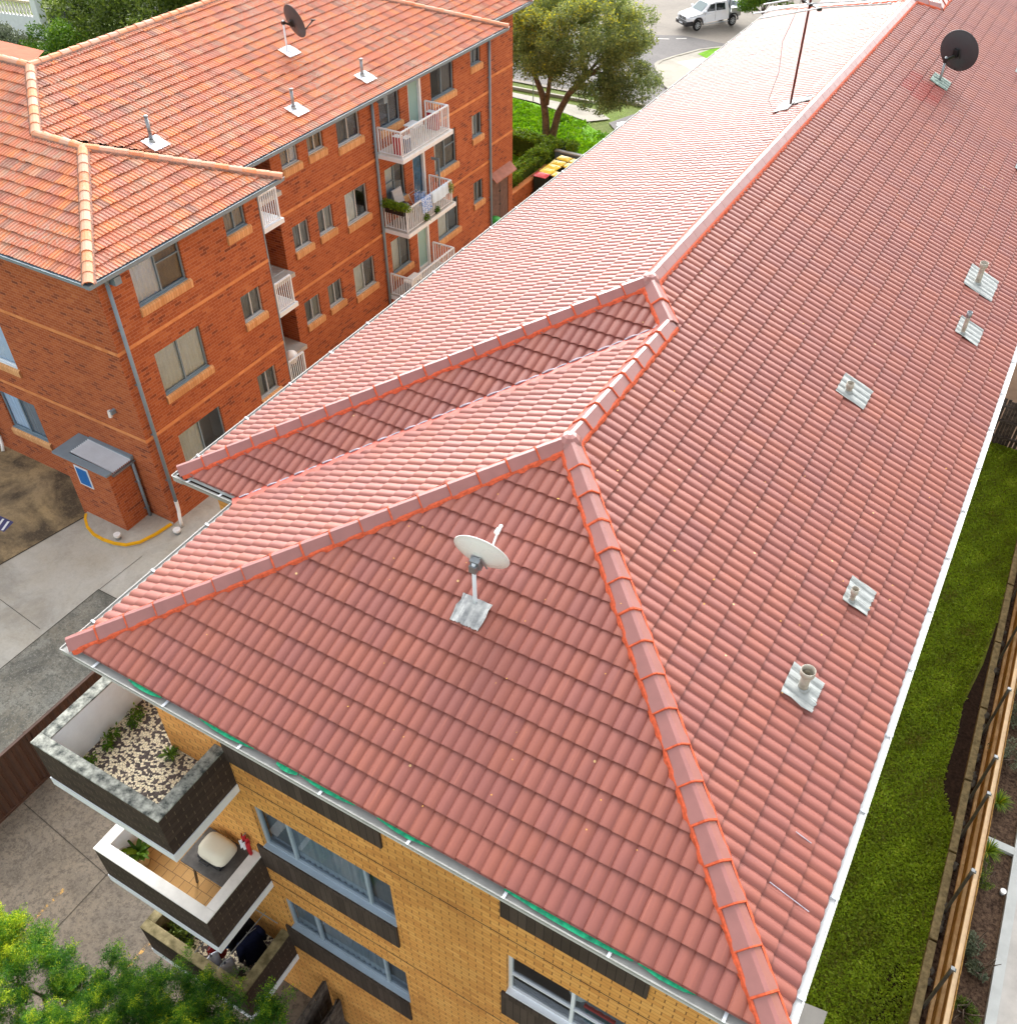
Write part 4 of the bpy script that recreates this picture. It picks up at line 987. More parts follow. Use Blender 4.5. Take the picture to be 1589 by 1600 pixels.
# TV antenna
ab = Vector((-5.94, 17.42, T * (W2 - 5.94) + .02))
t = thing('tv_antenna', ab, 'tall rusty mast with a silver multi-element television antenna near the main ridge', 'antenna')
m = MB(); m.tube([ab, ab + Vector((0, 0, 2.75))], .024, 10); m.build('mast', MT['rust'], t, smooth=True)
bd = Vector((.78, -.62, -.04)).normalized(); ed = Vector((.62, .78, 0)).normalized(); bc = ab + Vector((0, 0, 2.0))
m = MB(); m.bar(bc + bd * .35, bc - bd * 1.5, .03, .03); m.build('boom', MT['galv'], t)
for (s_o, L1_, L2_, rise) in ((.33, 1.5, 1.55, 0), (.05, 1.45, 1.2, 0), (-.32, .95, .0, 0), (-.75, .9, .9, 0), (-1.1, .6, .6, 0), (-.55, .25, .25, 0), (-.9, .22, .22, 0), (-1.3, .22, .22, 0)):
    m = MB(); c0 = bc + bd * s_o + Vector((0, 0, .02))
    if L1_: m.tube([c0, c0 - ed * L1_ + bd * .16 * L1_ * .6], .015, 6)
    if L2_: m.tube([c0, c0 + ed * L2_ + bd * .16 * L2_], .015, 6)
    m.build('element', MT['alum'], t)
for s_o in (.33, .05, -.2): m = MB(); m.obox(bc + bd * s_o, bd * .03, ed * .04, Vector((0, 0, .03))); m.build('insulator', MT['black'], t)
m = MB(); c0 = bc - bd * .3
pts = [c0, c0 + Vector((-.12, -.05, -.5)), c0 + Vector((-.2, -.1, -.8)), ab + Vector((-.32, -.2, .7)), ab + Vector((-.42, -.25, .12)), ab + Vector((-.35, -.15, -.05))]
m.tube(pts, .005, 5); m.build('cable', MT['black'], t, smooth=True)
flashing_on(t, (-W2, 0, 0), (0, 1, 0), (CT, 0, ST), 17.0, 17.75, SL(W2 - 6.16), SL(W2 - 5.86), MT['lead_dirty'], seed=12)
flashing_on(t, (-W2, 0, 0), (0, 1, 0), (CT, 0, ST), 17.35, 17.75, SL(W2 - 5.84), SL(W2 - 5.5), MT['black'], seed=13, name='black_flashing')

# =================================================================== GROUND
def ground_sheet(name, poly, off, mat, kind='structure', skirt=0, label=None):
    bm = bmesh.new(); vs = [bm.verts.new((x, y, 0)) for x, y in poly]; bm.faces.new(vs)
    for yc in (9, 60): bmesh.ops.bisect_plane(bm, geom=bm.verts[:] + bm.edges[:] + bm.faces[:], plane_co=(0, yc, 0), plane_no=(0, 1, 0))
    if skirt:
        r_ = bmesh.ops.extrude_face_region(bm, geom=bm.faces[:])
        for v in [g for g in r_['geom'] if isinstance(g, bmesh.types.BMVert)]: v.co.z += 1
        for v in bm.verts: v.co.z = zg(v.co.y) + (off if v.co.z > .5 else off - skirt)
    else:
        for v in bm.verts: v.co.z = zg(v.co.y) + off
    bmesh.ops.recalc_face_normals(bm, faces=bm.faces[:])
    if not skirt:
        for f in bm.faces:
            if f.normal.z < 0: f.normal_flip()
    me = bpy.data.meshes.new(name); bm.to_mesh(me); bm.free(); me.materials.append(mat)
    o = bpy.data.objects.new(name, me); col.objects.link(o); LOC[o.name] = Vector((0, 0, 0))
    if kind: o['kind'] = kind
    return o
BIG = 900
ground_sheet('ground', [(-BIG, -BIG), (BIG, -BIG), (BIG, BIG), (-BIG, BIG)], -.06, MT['grass3'])
ground_sheet('yard_concrete', [(-15.45, -12), (-.2, -12), (-.2, 9), (-15.45, 9)], 0, MT['yard'])
ground_sheet('driveway_weathered', [(-19.1, -8), (-15.45, -8), (-15.45, 5.75), (-18.9, 5.75)], .004, MT['darkslab'])
ground_sheet('driveway_concrete', [(-27.0, -8), (-15.45, -8), (-15.45, 9), (-10.2, 9), (-10.2, 33), (-21.6, 33), (-21.6, 9), (-23.5, 8.7)], 0, MT['palesl'])
ground_sheet('driveway_stained', [(-40, -8), (-24.6, -8), (-21.46, 7.55), (-21.3, 8.66), (-40, 8.66)], .004, MT['brownsl'])
def joint(a, b, w=.02, off=.009, mat='black'):
    a, b = Vector(a + (0,)), Vector(b + (0,)); d = (b - a).normalized(); s = Vector((-d.y, d.x, 0)) * w / 2
    return [(p.x, p.y) for p in (a - s, b - s, b + s, a + s)]
jn = sm('dark_joint', (62, 58, 52), .9, .1, var=.1)
jm = MB()
for (a, b, w) in (((-24.6, -8), (-21.46, 7.55), .035), ((-19.1, -8), (-18.9, 5.75), .02), ((-18.9, 5.75), (-15.5, 5.75), .02), ((-18.88, 5.77), (-18.82, 7.25), .012), ((-19.14, 4.02), (-23.0, 4.4), .012), ((-19.1, .5), (-23.8, .9), .012),
                  ((-15.41, .42), (-12.58, .15), .012), ((-12.58, .15), (-12.61, -3.6), .012), ((-12.58, .15), (-12.5, 3.2), .01), ((-10.4, -2.5), (-10.3, 3), .01), ((-15.4, -2.6), (-9, -2.7), .01)):
    pl = joint(a, b, w); jm.add([(x, y, zg(y) + .009) for x, y in pl], [(0, 1, 2, 3)])
o = jm.build('paving_joints', jn); o['kind'] = 'structure'
# worn yellow bay line and parking stripes
for nm, (a, b, w), mt_ in (('painted_line', ((-13.1, -.5), (-13.16, -2.2), .07), (190, 150, 84)), ('painted_line', ((-10.78, -.3), (-10.85, -2.4), .07), (186, 146, 84))):
    t_ = NT('worn_yellow_line'); n_ = t_.noise(14, 5, .8); tr = t_.node('ShaderNodeBsdfTransparent'); mx = t_.node('ShaderNodeMixShader')
    t_.link(t_.rng(n_, .5, .56), mx.inputs[0]); t_.set(lin(mt_), .9); t_.link(tr.outputs[0], mx.inputs[1]); t_.link(t_.b.outputs[0], mx.inputs[2]); t_.link(mx.outputs[0], t_.out.inputs[0])
    m = MB(); m.add([(x, y, zg(y) + .008) for x, y in joint(a, b, w)], [(0, 1, 2, 3)]); o = m.build(nm, t_.m); o['kind'] = 'structure'
for k in range(5):
    m = MB(); m.add([(x, y, -9.388) for x, y in joint((-23.05 - k * .22, 6.0), (-23.2 - k * .22, 6.34), .07)], [(0, 1, 2, 3)]); o = m.build('painted_stripe', MT['white']); o['kind'] = 'structure'
m = MB(); m.quad((-24.3, 5.9, -9.392), (-22.95, 5.98, -9.392), (-23.05, 6.4, -9.392), (-24.4, 6.35, -9.392)); o = m.build('painted_panel', sm('faded_blue_paint', (70, 72, 118), .8)); o['kind'] = 'structure'
# yellow painted kerb round the enclosure
kp = [(-21.45, 7.62), (-21.3, 7.45), (-21.0, 7.25), (-20.6, 7.12), (-20.2, 7.1), (-19.8, 7.15), (-19.46, 7.27), (-19.2, 7.55), (-19.05, 8.0), (-18.96, 8.56)]
isl = kp + [(-18.96, 8.62), (-21.5, 8.62)]
ground_sheet('kerb_island', isl, .10, MT['palesl'], skirt=.1)
m = MB()
for (a, b) in zip(kp, kp[1:]):
    a, b = Vector(a + (0,)), Vector(b + (0,)); cc = Vector((-20.2, 8.6, 0)); ia, ib = (cc - a).normalized() * .07, (cc - b).normalized() * .07
    z = -9.295
    m.quad((a.x - ia.x * .1, a.y - ia.y * .1, z), (b.x - ib.x * .1, b.y - ib.y * .1, z), (b.x + ib.x, b.y + ib.y, z), (a.x + ia.x, a.y + ia.y, z))
    m.quad((a.x - ia.x * .1, a.y - ia.y * .1, z - .06), (b.x - ib.x * .1, b.y - ib.y * .1, z - .06), (b.x - ib.x * .1, b.y - ib.y * .1, z), (a.x - ia.x * .1, a.y - ia.y * .1, z))
o = m.build('painted_kerb', MT['yellow_paint']); o['kind'] = 'structure'
def pipecap(x, y, z, label, r=.1, h=.25):
    t = thing('pipe_cap', (x, y, z), label, 'drain cap'); m = MB(); m.lathe((x, y, z), [(r * .8, 0), (r * .8, h - .05), (r, h - .05), (r, h), (0, h)], 20); m.build('cap', MT['plastic'], t)
    m = MB(); m.lathe((x, y, z), [(r * .82, 0), (r * .82, h * .5), (r * .8, h * .5)], 20); m.build('riser', MT['galv'], t)
pipecap(-19.82, 7.36, -9.3, 'white round drain riser cap on the kerb island below the brick enclosure', h=.18)
pipecap(-18.62, 8.42, -9.4, 'white round drain riser cap at the foot of the blue-grey downpipe', r=.11, h=.16)
pipecap(3.52, 8.97, -9.4, 'small white round drain cap in the mulch bed at the right edge', r=.06, h=.12)

# north: lawn, street
ground_sheet('lawn', [(-34, 36.4), (-19.5, 36.6), (-19.5, 41.3), (-20.9, 43.2), (-24.0, 45.2), (-28, 46.6), (-34, 47)], .0, MT['grass2'])
ground_sheet('road', [(-80, 47.9), (-20, 49.9), (30, 49.9), (30, 110), (-80, 110)], .0, MT['asphalt_old'])
ground_sheet('road_surface', [(-80, 49.2), (-24, 50.1), (-19, 50.1), (-19, 64), (-26, 64.5), (-33, 61), (-80, 60.5)], .004, MT['asphalt'])
ground_sheet('rear_yard', [(-19.2, 33), (12, 33), (12, 49.8), (-19.2, 49.8)], -.004, MT['yard'])
ground_sheet('driveway_asphalt', [(-19.2, 36.6), (-14, 36.6), (-12, 50), (-21.8, 50), (-22.9, 46), (-20.7, 43.6), (-19.3, 41.5)], .002, MT['asphalt'])
ground_sheet('footpath', [(-60, 46.6), (-34, 47.1), (-28, 46.8), (-24.0, 45.5), (-23.1, 46.6), (-24.5, 47.6), (-60, 47.8)], .01, MT['footpath'])
def kerb(pts, w=.15, h=.1, name='kerb'):
    m = MB()
    for a, b in zip(pts, pts[1:]):
        pl = joint(a, b, w); zz = [zg(y) for _, y in pl]; 
        vs = [(x, y, z - .05) for (x, y), z in zip(pl, zz)] + [(x, y, z + h) for (x, y), z in zip(pl, zz)]
        m.add(vs, [(4, 5, 6, 7), (0, 1, 5, 4), (1, 2, 6, 5), (2, 3, 7, 6), (3, 0, 4, 7)])
    o = m.build(name, MT['footpath']); o['kind'] = 'structure'; return o
kerb([(-60, 47.9), (-34, 48.2), (-25.2, 48.6), (-23.6, 49.8), (-22.3, 49.7)], .2)
isl2 = [(-25.05, 58.2), (-24.95, 57.4), (-24.5, 56.6), (-23.6, 55.1), (-22.6, 53.6), (-21.5, 52.6), (-14, 51.8), (-14, 64), (-22.4, 63.4), (-23.7, 61.9), (-24.6, 59.8)]
ground_sheet('footpath', isl2, .10, MT['footpath'], skirt=.12)
ground_sheet('pavement_slab', [(-24.0, 58.6), (-22.6, 57.6), (-21.6, 59.8), (-22.9, 60.6)], .105, sm('bright_concrete_slab', (190, 180, 154), .8))
ground_sheet('verge_grass', [(-23.5, 61.0), (-22.2, 60.2), (-20, 62), (-22.9, 63.2)], .106, MT['grass2'])
kerb([(-25.0, 58.2), (-24.95, 57.4), (-24.5, 56.6), (-23.6, 55.1), (-22.6, 53.6), (-21.5, 52.6)], .28, .13)
kerb([(-25.0, 58.2), (-24.6, 59.8), (-23.7, 61.9), (-22.4, 63.4), (-14, 64)], .2, .13)
for k, (a, b) in enumerate((((-31.6, 61.4), (-30.2, 61.9)), ((-27.4, 62.9), (-26.5, 63.3)), ((-26.1, 63.6), (-25.5, 64.0)))):
    m = MB(); m.add([(x, y, zg(y) + .012) for x, y in joint(a, b, .12)], [(0, 1, 2, 3)]); o = m.build('painted_line', sm('worn_white_line', (208, 204, 196), .8, var=.2, vs=9)); o['kind'] = 'structure'

# right-hand strip
fx = lambda y: -.017 * (y - 5.5)
ground_sheet('side_lawn', [(-.4, -6), (2.5, -6), (2.5, 9), (2.3, 25.3), (-.4, 25.3)], .0, MT['grass'])
ground_sheet('dirt_ground', [(-.4, 25.3), (9, 25.3), (9, 60), (-.4, 60)], .0, sm('bare_brown_earth', (150, 128, 108), .95, .1, var=.15, vs=1.5, bump=.3))
ground_sheet('mulch_bed', [(2.6, -6), (3.7, -6), (3.66, 9), (3.3, 25.3), (2.3, 25.3), (2.55, 9)], .0, MT['mulch'])
ground_sheet('neighbour_path', [(3.7, -6), (9, -6), (9, 25.3), (3.3, 25.3), (3.66, 9)], .01, MT['palepath'])
m = MB()
soilp = [(2.38, 10.2), (2.1, 10.4), (1.95, 11.2), (2.0, 12.5), (1.95, 13.6), (2.15, 15.2), (2.25, 17.5), (2.4, 17.5)]
ground_sheet('soil_bed', soilp, .006, MT['soil'])
ground_sheet('soil_patch', [(1.9, 4.6), (2.3, 4.7), (2.25, 6.3), (2.0, 6.6), (1.75, 5.6)], .006, MT['soil'])
def skew(v): return (v[0] + fx(v[1]), v[1], v[2] + (zg(v[1]) + 9.4))
def sbox(m, x0, x1, y0, y1, z0, z1, step=2.0, rr=None):
    n = max(1, int((y1 - y0) / step))
    for i in range(n):
        a, b = y0 + (y1 - y0) * i / n, y0 + (y1 - y0) * (i + 1) / n
        k = len(m.v); m.box(x0, x1, a, b, z0, z1); m.v[k:] = [skew(v) for v in m.v[k:]]
ed_ = thing('garden_edging', (3.75, 10, -9.4), 'pale concrete kerb edging between the mulch bed and the neighbouring path', 'edging')
m = MB(); sbox(m, 3.66, 3.85, -6, 25.2, -9.45, -9.30); m.build('edging_run', MT['kerbconc'], ed_)
m = MB(); sbox(m, 2.82, 3.66, 9.95, 10.13, -9.45, -9.31); m.build('edging_return', MT['kerbconc'], ed_)
m = MB(); sbox(m, 2.82, 3.66, 5.1, 5.28, -9.45, -9.31); m.build('edging_return', MT['kerbconc'], ed_)
for k, (a, b) in enumerate(((3.0, 5.15), (5.2, 7.2), (7.25, 9.3), (9.35, 11.3), (11.35, 13.6), (13.65, 16.0), (16.05, 18.4), (18.45, 20.8))):
    m = MB(); sbox(m, 2.44, 2.60, a, b, -9.42, -9.26, 9)
    o = m.build('timber_sleeper', MT['sleeper'], bevel=.012); props(o, ['short weathered timber sleeper edging the side lawn at the bottom of the photo', 'weathered timber sleeper edging the lawn, second from the bottom of the photo', 'weathered timber sleeper edging the lawn, third from the bottom of the photo',
        'weathered timber sleeper edging the lawn where the dark soil bed begins', 'weathered timber sleeper beside the dark soil bed, fifth from the bottom', 'weathered timber sleeper beside the far half of the soil bed', 'weathered timber sleeper past the soil bed, second from the far end', 'farthest weathered timber sleeper along the side lawn'][k], 'sleeper', 'sleepers along the side lawn')
fe = thing('timber_fence', (2.7, 12, -9.4), 'new golden pine paling fence with three pale rails beside the narrow side lawn', 'fence')
m = MB(); y = -4.0; rr = random.Random(5)
while y < 25.3:
    d = rr.uniform(-.003, .003); k = len(m.v); m.box(2.755 + d, 2.775 + d, y, y + .097, -9.4, -7.66 + rr.uniform(-.012, .012)); m.v[k:] = [skew(v) for v in m.v[k:]]; y += .1
m.build('palings', MT['board'], fe)
for z in (-9.2, -8.5):
    m = MB(); sbox(m, 2.69, 2.752, -4, 25.3, z, z + .09, 2.4); m.build('fence_rail', MT['rail'], fe)
m = MB(); sbox(m, 2.67, 2.752, -4, 25.3, -7.78, -7.70, 2.4); m.build('fence_rail', sm('cream_pine_rail', (226, 200, 162), .75, .25, var=.08, vs=5), fe)
for y in (2.2, 5.92, 7.97, 9.85, 10.85, 12.9, 15.4, 17.9, 20.4, 22.9):
    m = MB(); k = len(m.v); m.box(2.60, 2.65, y - .03, y + .03, -9.45, -7.62); m.box(2.60, 2.69, y - .028, y + .028, -7.66, -7.63); m.v[k:] = [skew(v) for v in m.v[k:]]; m.build('steel_post', MT['steelpost'], fe)
    m = MB(); k = len(m.v); m.box(2.596, 2.66, y - .034, y + .034, -7.63, -7.605); m.v[k:] = [skew(v) for v in m.v[k:]]; m.build('post_cap', MT['galv'], fe)
rr = random.Random(9)
for k in range(26):
    y = rr.uniform(5.6, 17); r_ = rr.uniform(.05, .11); 
    m = MB(); bmx = bmesh.new(); bmesh.ops.create_icosphere(bmx, subdivisions=2, radius=1)
    for v in bmx.verts: v.co *= 1 + .2 * math.sin(v.co.x * 5 + k) * math.cos(v.co.y * 4 + k)
    m.add([(2.60 + fx(y) + rr.uniform(-.0, .04) + v.co.x * r_ * .55, y + v.co.y * r_ * 1.2, zg(y) + .12 + v.co.z * r_ * .5) for v in bmx.verts], [tuple(v.index for v in f.verts) for f in bmx.faces]); bmx.free()
    o = m.build('stone', MT['stone'], smooth=False); props(o, 'small dark grey stone wedged between the timber sleeper and the pine fence', 'stone', 'stones along the sleeper edging')
cf = thing('paling_fence', (1.2, 25.3, -10.03), 'dark weathered paling fence crossing the far end of the side lawn', 'fence')
m = MB(); rr = random.Random(3); x = -.4
while x < 5:
    zt_ = -8.35 + rr.uniform(-.05, .05); m.box(x, x + .095, 25.3, 25.32, zg(25.3) - .02, zt_); x += rr.choice((.1, .1, .1, .13))
m.build('palings', MT['greywood'], cf)
for z in (-9.75, -9.15, -8.6): m = MB(); m.box(-.4, 5, 25.23, 25.3, z, z + .07); m.build('fence_rail', MT['greywood'], cf)
o = ground_sheet('concrete_pad', [(.2, 3.6), (1.05, 3.75), (1.09, 4.9), (.3, 4.8)], .12, MT['kerbconc'], skirt=.12)
# brown steel fence in the driveway
bf = thing('steel_fence', (-15.5, 0, -9.4), 'brown corrugated steel fence between the driveway and the yard', 'fence')
m = MB(); y = -6.0
while y < 8.5:
    for (a, b, d) in ((0, .07, 0), (.07, .10, 1), (.10, .17, 2), (.17, .20, 3)):
        xa = -15.5 + (.0, .0, .03, .03)[d]; xb = -15.5 + (.0, .03, .03, .0)[d]
        m.quad((xa, y + a, -9.38), (xb, y + b, -9.38), (xb, y + b, -7.80), (xa, y + a, -7.80))
    y += .2
m.build('steel_sheet', MT['brownmetal'], bf)
m = MB(); m.box(-15.52, -15.45, -6, 8.5, -7.82, -7.76); m.box(-15.52, -15.45, -6, 8.5, -9.4, -9.34); m.build('fence_rail', MT['brownmetal'], bf)
for y in (-5.9, -3.5, -1.15, 1.2, 3.55, 5.9, 8.3): m = MB(); m.box(-15.53, -15.44, y - .035, y + .035, -9.4, -7.75); m.build('fence_post', MT['brownmetal'], bf)
# leaning old timber panels beside the yellow wall
for k, (x, y0, y1, ln, z1) in enumerate(((-6.75, -1.1, .31, .12, -7.62), (-6.45, -1.2, .25, .22, -7.9))):
    t = thing('timber_gate', (x, -.4, -9.4), ['grey weathered timber panel standing against the yellow brick wall at the bottom', 'second grey timber panel just behind the first at the bottom edge'][k], 'gate')
    m = MB(); n = 9; L = y1 - y0
    for i in range(n):
        a = y0 + L * i / n; m.obox((x + ln / 2 * (i % 2) * .1, a + L / n / 2, -9.4 + (z1 + 9.4) / 2), (.01, 0, 0), (0, L / n * .46, 0), (ln * .2, 0, (z1 + 9.4) / 2))
    m.build('boards', MT['greywood'], t)
    m = MB(); m.bar((x - .03, y0, -7.9), (x - .03, y1, -7.75 if k == 0 else -8.1), .03, .09); m.bar((x - .03, y0, -9.1), (x - .03, y1, -8.0), .03, .09); m.bar((x - .03, y0, -9.15), (x - .03, y1, -9.15), .03, .09); m.build('brace', MT['greywood'], t)

# =================================================================== BINS, HEDGE, TREES, CAR
def make_bin(lid):
    t = thing('wheelie_bin', (0, 0, 0), '', 'bin', 'wheelie bins beside the hedge')
    m = MB(); b = [(-.22, -.26), (.22, -.26), (.22, .26), (-.22, .26)]; tp = [(-.24, -.31), (.24, -.31), (.24, .31), (-.24, .31)]
    vs = [(x, y, .06) for x, y in b] + [(x, y, .95) for x, y in tp] + [(x * 1.08, y * 1.06, .96) for x, y in tp] + [(x * 1.08, y * 1.06, 1.0) for x, y in tp]
    fs = [(3, 2, 1, 0)]
    for k in range(3): fs += [(4 * k + i, 4 * k + (i + 1) % 4, 4 * k + 4 + (i + 1) % 4, 4 * k + 4 + i) for i in range(4)]
    m.add(vs, fs); m.build('bin_body', MT['binbody'], t, bevel=.015)
    m = MB(); g = []; n = 6
    for j in range(n + 1):
        for i in range(n + 1):
            u, v = i / n * 2 - 1, j / n * 2 - 1; g.append((u * .262, v * .345, 1.0 + .055 * (1 - abs(u) ** 3) * (1 - abs(v) ** 3) + .012))
    k = n + 1; m.add(g, [(j * k + i, j * k + i + 1, (j + 1) * k + i + 1, (j + 1) * k + i) for j in range(n) for i in range(n)])
    m.box(-.262, .262, -.345, .345, .985, 1.012)
    m.build('bin_lid', MT[lid], t, smooth=False, bevel=.008)
    m = MB(); m.tube([(-.3, .39, .96), (.3, .39, .96)], .018, 8); m.build('handle', MT['binbody'], t)
    for s in (-1, 1): m = MB(); m.tube([(s * .27, .3, .1), (s * .31, .3, .1)], .1, 16); m.build('wheel', MT['rubber'], t)
    return t
def copy_tree(o, parent=None):
    c = o.copy(); col.objects.link(c)
    if parent is not None: c.parent = parent
    for ch in list(o.children): copy_tree(ch, c)
    return c
rbn = make_bin('binred'); ybn = make_bin('binyellow')
def put(o, x, y, rz, label): o.location = (x, y, zg(y)); o.rotation_euler = (0, 0, rz); o['label'] = label
put(rbn, -21.28, 35.03, R(90), 'red-lidded wheelie bin at the near end of the row by the hedge')
first = True
for (x, y, lb) in ((-21.28, 35.62, 'yellow-lidded wheelie bin directly behind the red-lidded one'), (-21.3, 36.2, 'yellow-lidded bin in the hedge row, second behind the red-lidded one'), (-21.32, 36.79, 'yellow-lidded bin in the hedge row, third behind the red-lidded one'),
                   (-21.34, 37.48, 'yellow-lidded bin at the far end of the row beside the hedge'), (-20.55, 35.5, 'yellow-lidded bin beside the roof edge, next to the red-lidded one'), (-20.58, 36.75, 'yellow-lidded bin in the outer row, partly behind the roof edge'), (-20.6, 37.4, 'yellow-lidded bin at the far end of the outer row')):
    o = ybn if first else copy_tree(ybn); first = False
    put(o, x, y, R(90) + rnd.uniform(-.06, .06), lb)
# low brick planter wall, pale rail
t = thing('brick_garden_wall', (-21.7, 34.2, zg(34)), 'low red brick planter wall below the clipped hedge', 'wall')
m = MB(); m.box(-21.9, -21.68, 32.9, 36.6, -10.6, -9.66); m.box(-22.6, -21.9, 32.9, 33.1, -10.6, -9.66); m.build('brickwork', MT['redbrick'], t)
m = MB(); m.box(-21.93, -21.65, 32.87, 36.6, -9.66, -9.6); m.box(-22.6, -21.93, 32.87, 33.13, -9.66, -9.6); m.build('capping', MT['bandbrick'], t)
t = thing('low_fence', (-22.5, 38.3, zg(38)), 'low pale grey wall with flat capping behind the bins', 'wall')
m = MB(); m.box(-22.9, -19.4, 38.25, 38.32, zg(38) - .1, zg(38) + .95); m.build('panel', MT['bluegrey'], t)
m = MB(); m.box(-22.95, -19.35, 38.18, 38.38, zg(38) + .95, zg(38) + 1.02); m.build('capping', MT['kerbconc'], t)

def leaves(name, mat, parent, blobs, n, size, rs=1, flat=.0, elong=2.2, shell=.55, kind=None, tint=None, droop=0, spray=0, light_top=True):
    """many small leaf faces through the volume of uneven clumps; blobs = (centre, (rx,ry,rz), weight)"""
    rg = np.random.RandomState(rs); W = np.array([b[2] for b in blobs], float); W /= W.sum()
    cnt = rg.multinomial(n, W); C = []; TT = []
    for bb_, k in zip(blobs, cnt):
        c, r, w = bb_[:3]; xt = bb_[3] if len(bb_) > 3 else 0
        d = rg.normal(size=(k, 3)); d /= np.linalg.norm(d, axis=1)[:, None]
        rad = (rg.uniform(shell ** 3, 1, k)) ** (1 / 3.)
        wob = 1 + .18 * np.sin(d[:, 0] * 5 + c[0]) * np.cos(d[:, 1] * 6 + c[1]) + .12 * np.sin(d[:, 2] * 9)
        P = d * (rad * wob)[:, None] * np.array(r) + np.array(c)
        C.append(P); TT.append(np.full(k, rg.uniform(-.11, .11) + xt))
    C = np.vstack(C); TT = np.concatenate(TT); N = len(C)
    if spray:
        k = spray; ax = rg.normal(size=(N, 3)); ax[:, 2] = np.abs(ax[:, 2]) * .4 + .1; ax /= np.linalg.norm(ax, axis=1)[:, None]
        tt = np.linspace(-1, 1, k); C = (C[:, None, :] + ax[:, None, :] * (tt[None, :, None] * size * 2.6)).reshape(-1, 3)
        TT = np.repeat(TT, k) ; rnds = np.repeat(rg.uniform(0, 1, N), k); sprax = np.repeat(ax, k, axis=0); N = len(C)
        side = np.cross(sprax, rg.normal(size=(N, 3))); side /= np.linalg.norm(side, axis=1)[:, None] + 1e-9
        A = side + sprax * .5; A /= np.linalg.norm(A, axis=1)[:, None]
    else:
        rnds = rg.uniform(0, 1, N); A = rg.normal(size=(N, 3)); A[:, 2] -= droop; A /= np.linalg.norm(A, axis=1)[:, None]
    B = np.cross(A, rg.normal(size=(N, 3))); B /= np.linalg.norm(B, axis=1)[:, None] + 1e-9
    if flat: B[:, 2] *= (1 - flat); A[:, 2] *= (1 - flat)
    s = size * rg.uniform(.6, 1.3, N)[:, None]
    base = C; q0 = base; q1 = base + A * s * .5 + B * s / elong * .5; q2 = base + A * s; q3 = base + A * s * .5 - B * s / elong * .5
    V = np.stack([q0, q1, q2, q3], 1).reshape(-1, 3)
    off = wloc(parent) if parent is not None else Vector((0, 0, 0)); V -= np.array(off)
    me = bpy.data.meshes.new(name); me.vertices.add(4 * N); me.vertices.foreach_set('co', V.astype(np.float32).ravel())
    me.loops.add(4 * N); me.loops.foreach_set('vertex_index', np.arange(4 * N, dtype=np.int32)); me.polygons.add(N); me.polygons.foreach_set('loop_start', np.arange(0, 4 * N, 4, dtype=np.int32)); me.polygons.foreach_set('loop_total', np.full(N, 4, np.int32))
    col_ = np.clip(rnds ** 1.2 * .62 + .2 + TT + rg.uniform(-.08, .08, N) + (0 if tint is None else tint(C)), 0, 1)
    L = me.uv_layers.new(name='UVMap'); u = np.zeros((4 * N, 2), np.float32); u[:, 0] = np.repeat(col_, 4); L.data.foreach_set('uv', u.ravel())
    me.materials.append(mat); me.update(); me.validate()
    o = bpy.data.objects.new(name, me); col.objects.link(o)
    if parent is not None: o.parent = parent; LOC[o.name] = off
    else: LOC[o.name] = Vector((0, 0, 0))
    if kind: o['kind'] = kind
    return o
def clumps(c, R3, n, r, seed, zflat=.75, up=True):
    rr = random.Random(seed); out = []
    for _ in range(n):
        while True:
            d = Vector((rr.gauss(0, 1), rr.gauss(0, 1), rr.gauss(0, 1))).normalized()
            if up and d.z < -.45: continue
            break
        k = rr.uniform(.45, 1.0) ** .6; s = r * rr.uniform(.65, 1.25)
        out.append(((c[0] + d.x * R3[0] * k, c[1] + d.y * R3[1] * k, c[2] + d.z * R3[2] * k), (s, s, s * zflat), s * s))
    return out
def limbs(m, base, targets, r0, seed=0, fork=.45):
    rr = random.Random(seed); base = Vector(base)
    for tg in targets:
        tg = Vector(tg); mid = base.lerp(tg, .5) + Vector((rr.uniform(-.3, .3), rr.uniform(-.3, .3), rr.uniform(-.1, .5)))
        m.tube([base, base.lerp(mid, .5) + Vector((rr.uniform(-.1, .1), rr.uniform(-.1, .1), .1)), mid, mid.lerp(tg, .6), tg], [r0, r0 * .75, r0 * .5, r0 * .3, r0 * .1], 7)
# big street tree
t = thing('street_tree', (-23.95, 40.86, zg(40.9)), 'large broad-crowned tree with forked grey trunk on the bright green lawn', 'tree')
m = MB(); z0 = zg(40.9)
m.tube([(-24.1, 40.8, z0 - .1), (-24.1, 40.8, z0 + .5), (-24.2, 40.8, z0 + 1.7), (-24.45, 40.9, z0 + 2.6), (-24.9, 40.8, z0 + 3.6)], [.26, .21, .19, .17, .12], 12)
m.tube([(-23.8, 40.9, z0 - .1), (-23.8, 40.9, z0 + .6), (-23.55, 41, z0 + 1.8), (-23.05, 41.1, z0 + 2.8), (-22.2, 41.1, z0 + 3.8)], [.24, .2, .18, .16, .12], 12)
m.tube([(-24.15, 40.8, z0 + 2.2), (-24.05, 40.9, z0 + 3.3), (-24.1, 41, z0 + 4.6)], [.14, .11, .08], 10)
limbs(m, (-24.9, 40.8, z0 + 3.6), [(-26.2, 40.5, z0 + 4.6), (-25.8, 41.5, z0 + 5.8), (-25, 39.9, z0 + 5.4), (-26.4, 40.9, z0 + 5.4)], .1, 1)
limbs(m, (-22.2, 41.1, z0 + 3.8), [(-20.1, 41, z0 + 4.5), (-20.8, 41.8, z0 + 5.6), (-21.5, 40.2, z0 + 5.3), (-19.4, 41.2, z0 + 5.3), (-22, 41, z0 + 6.4)], .1, 2)
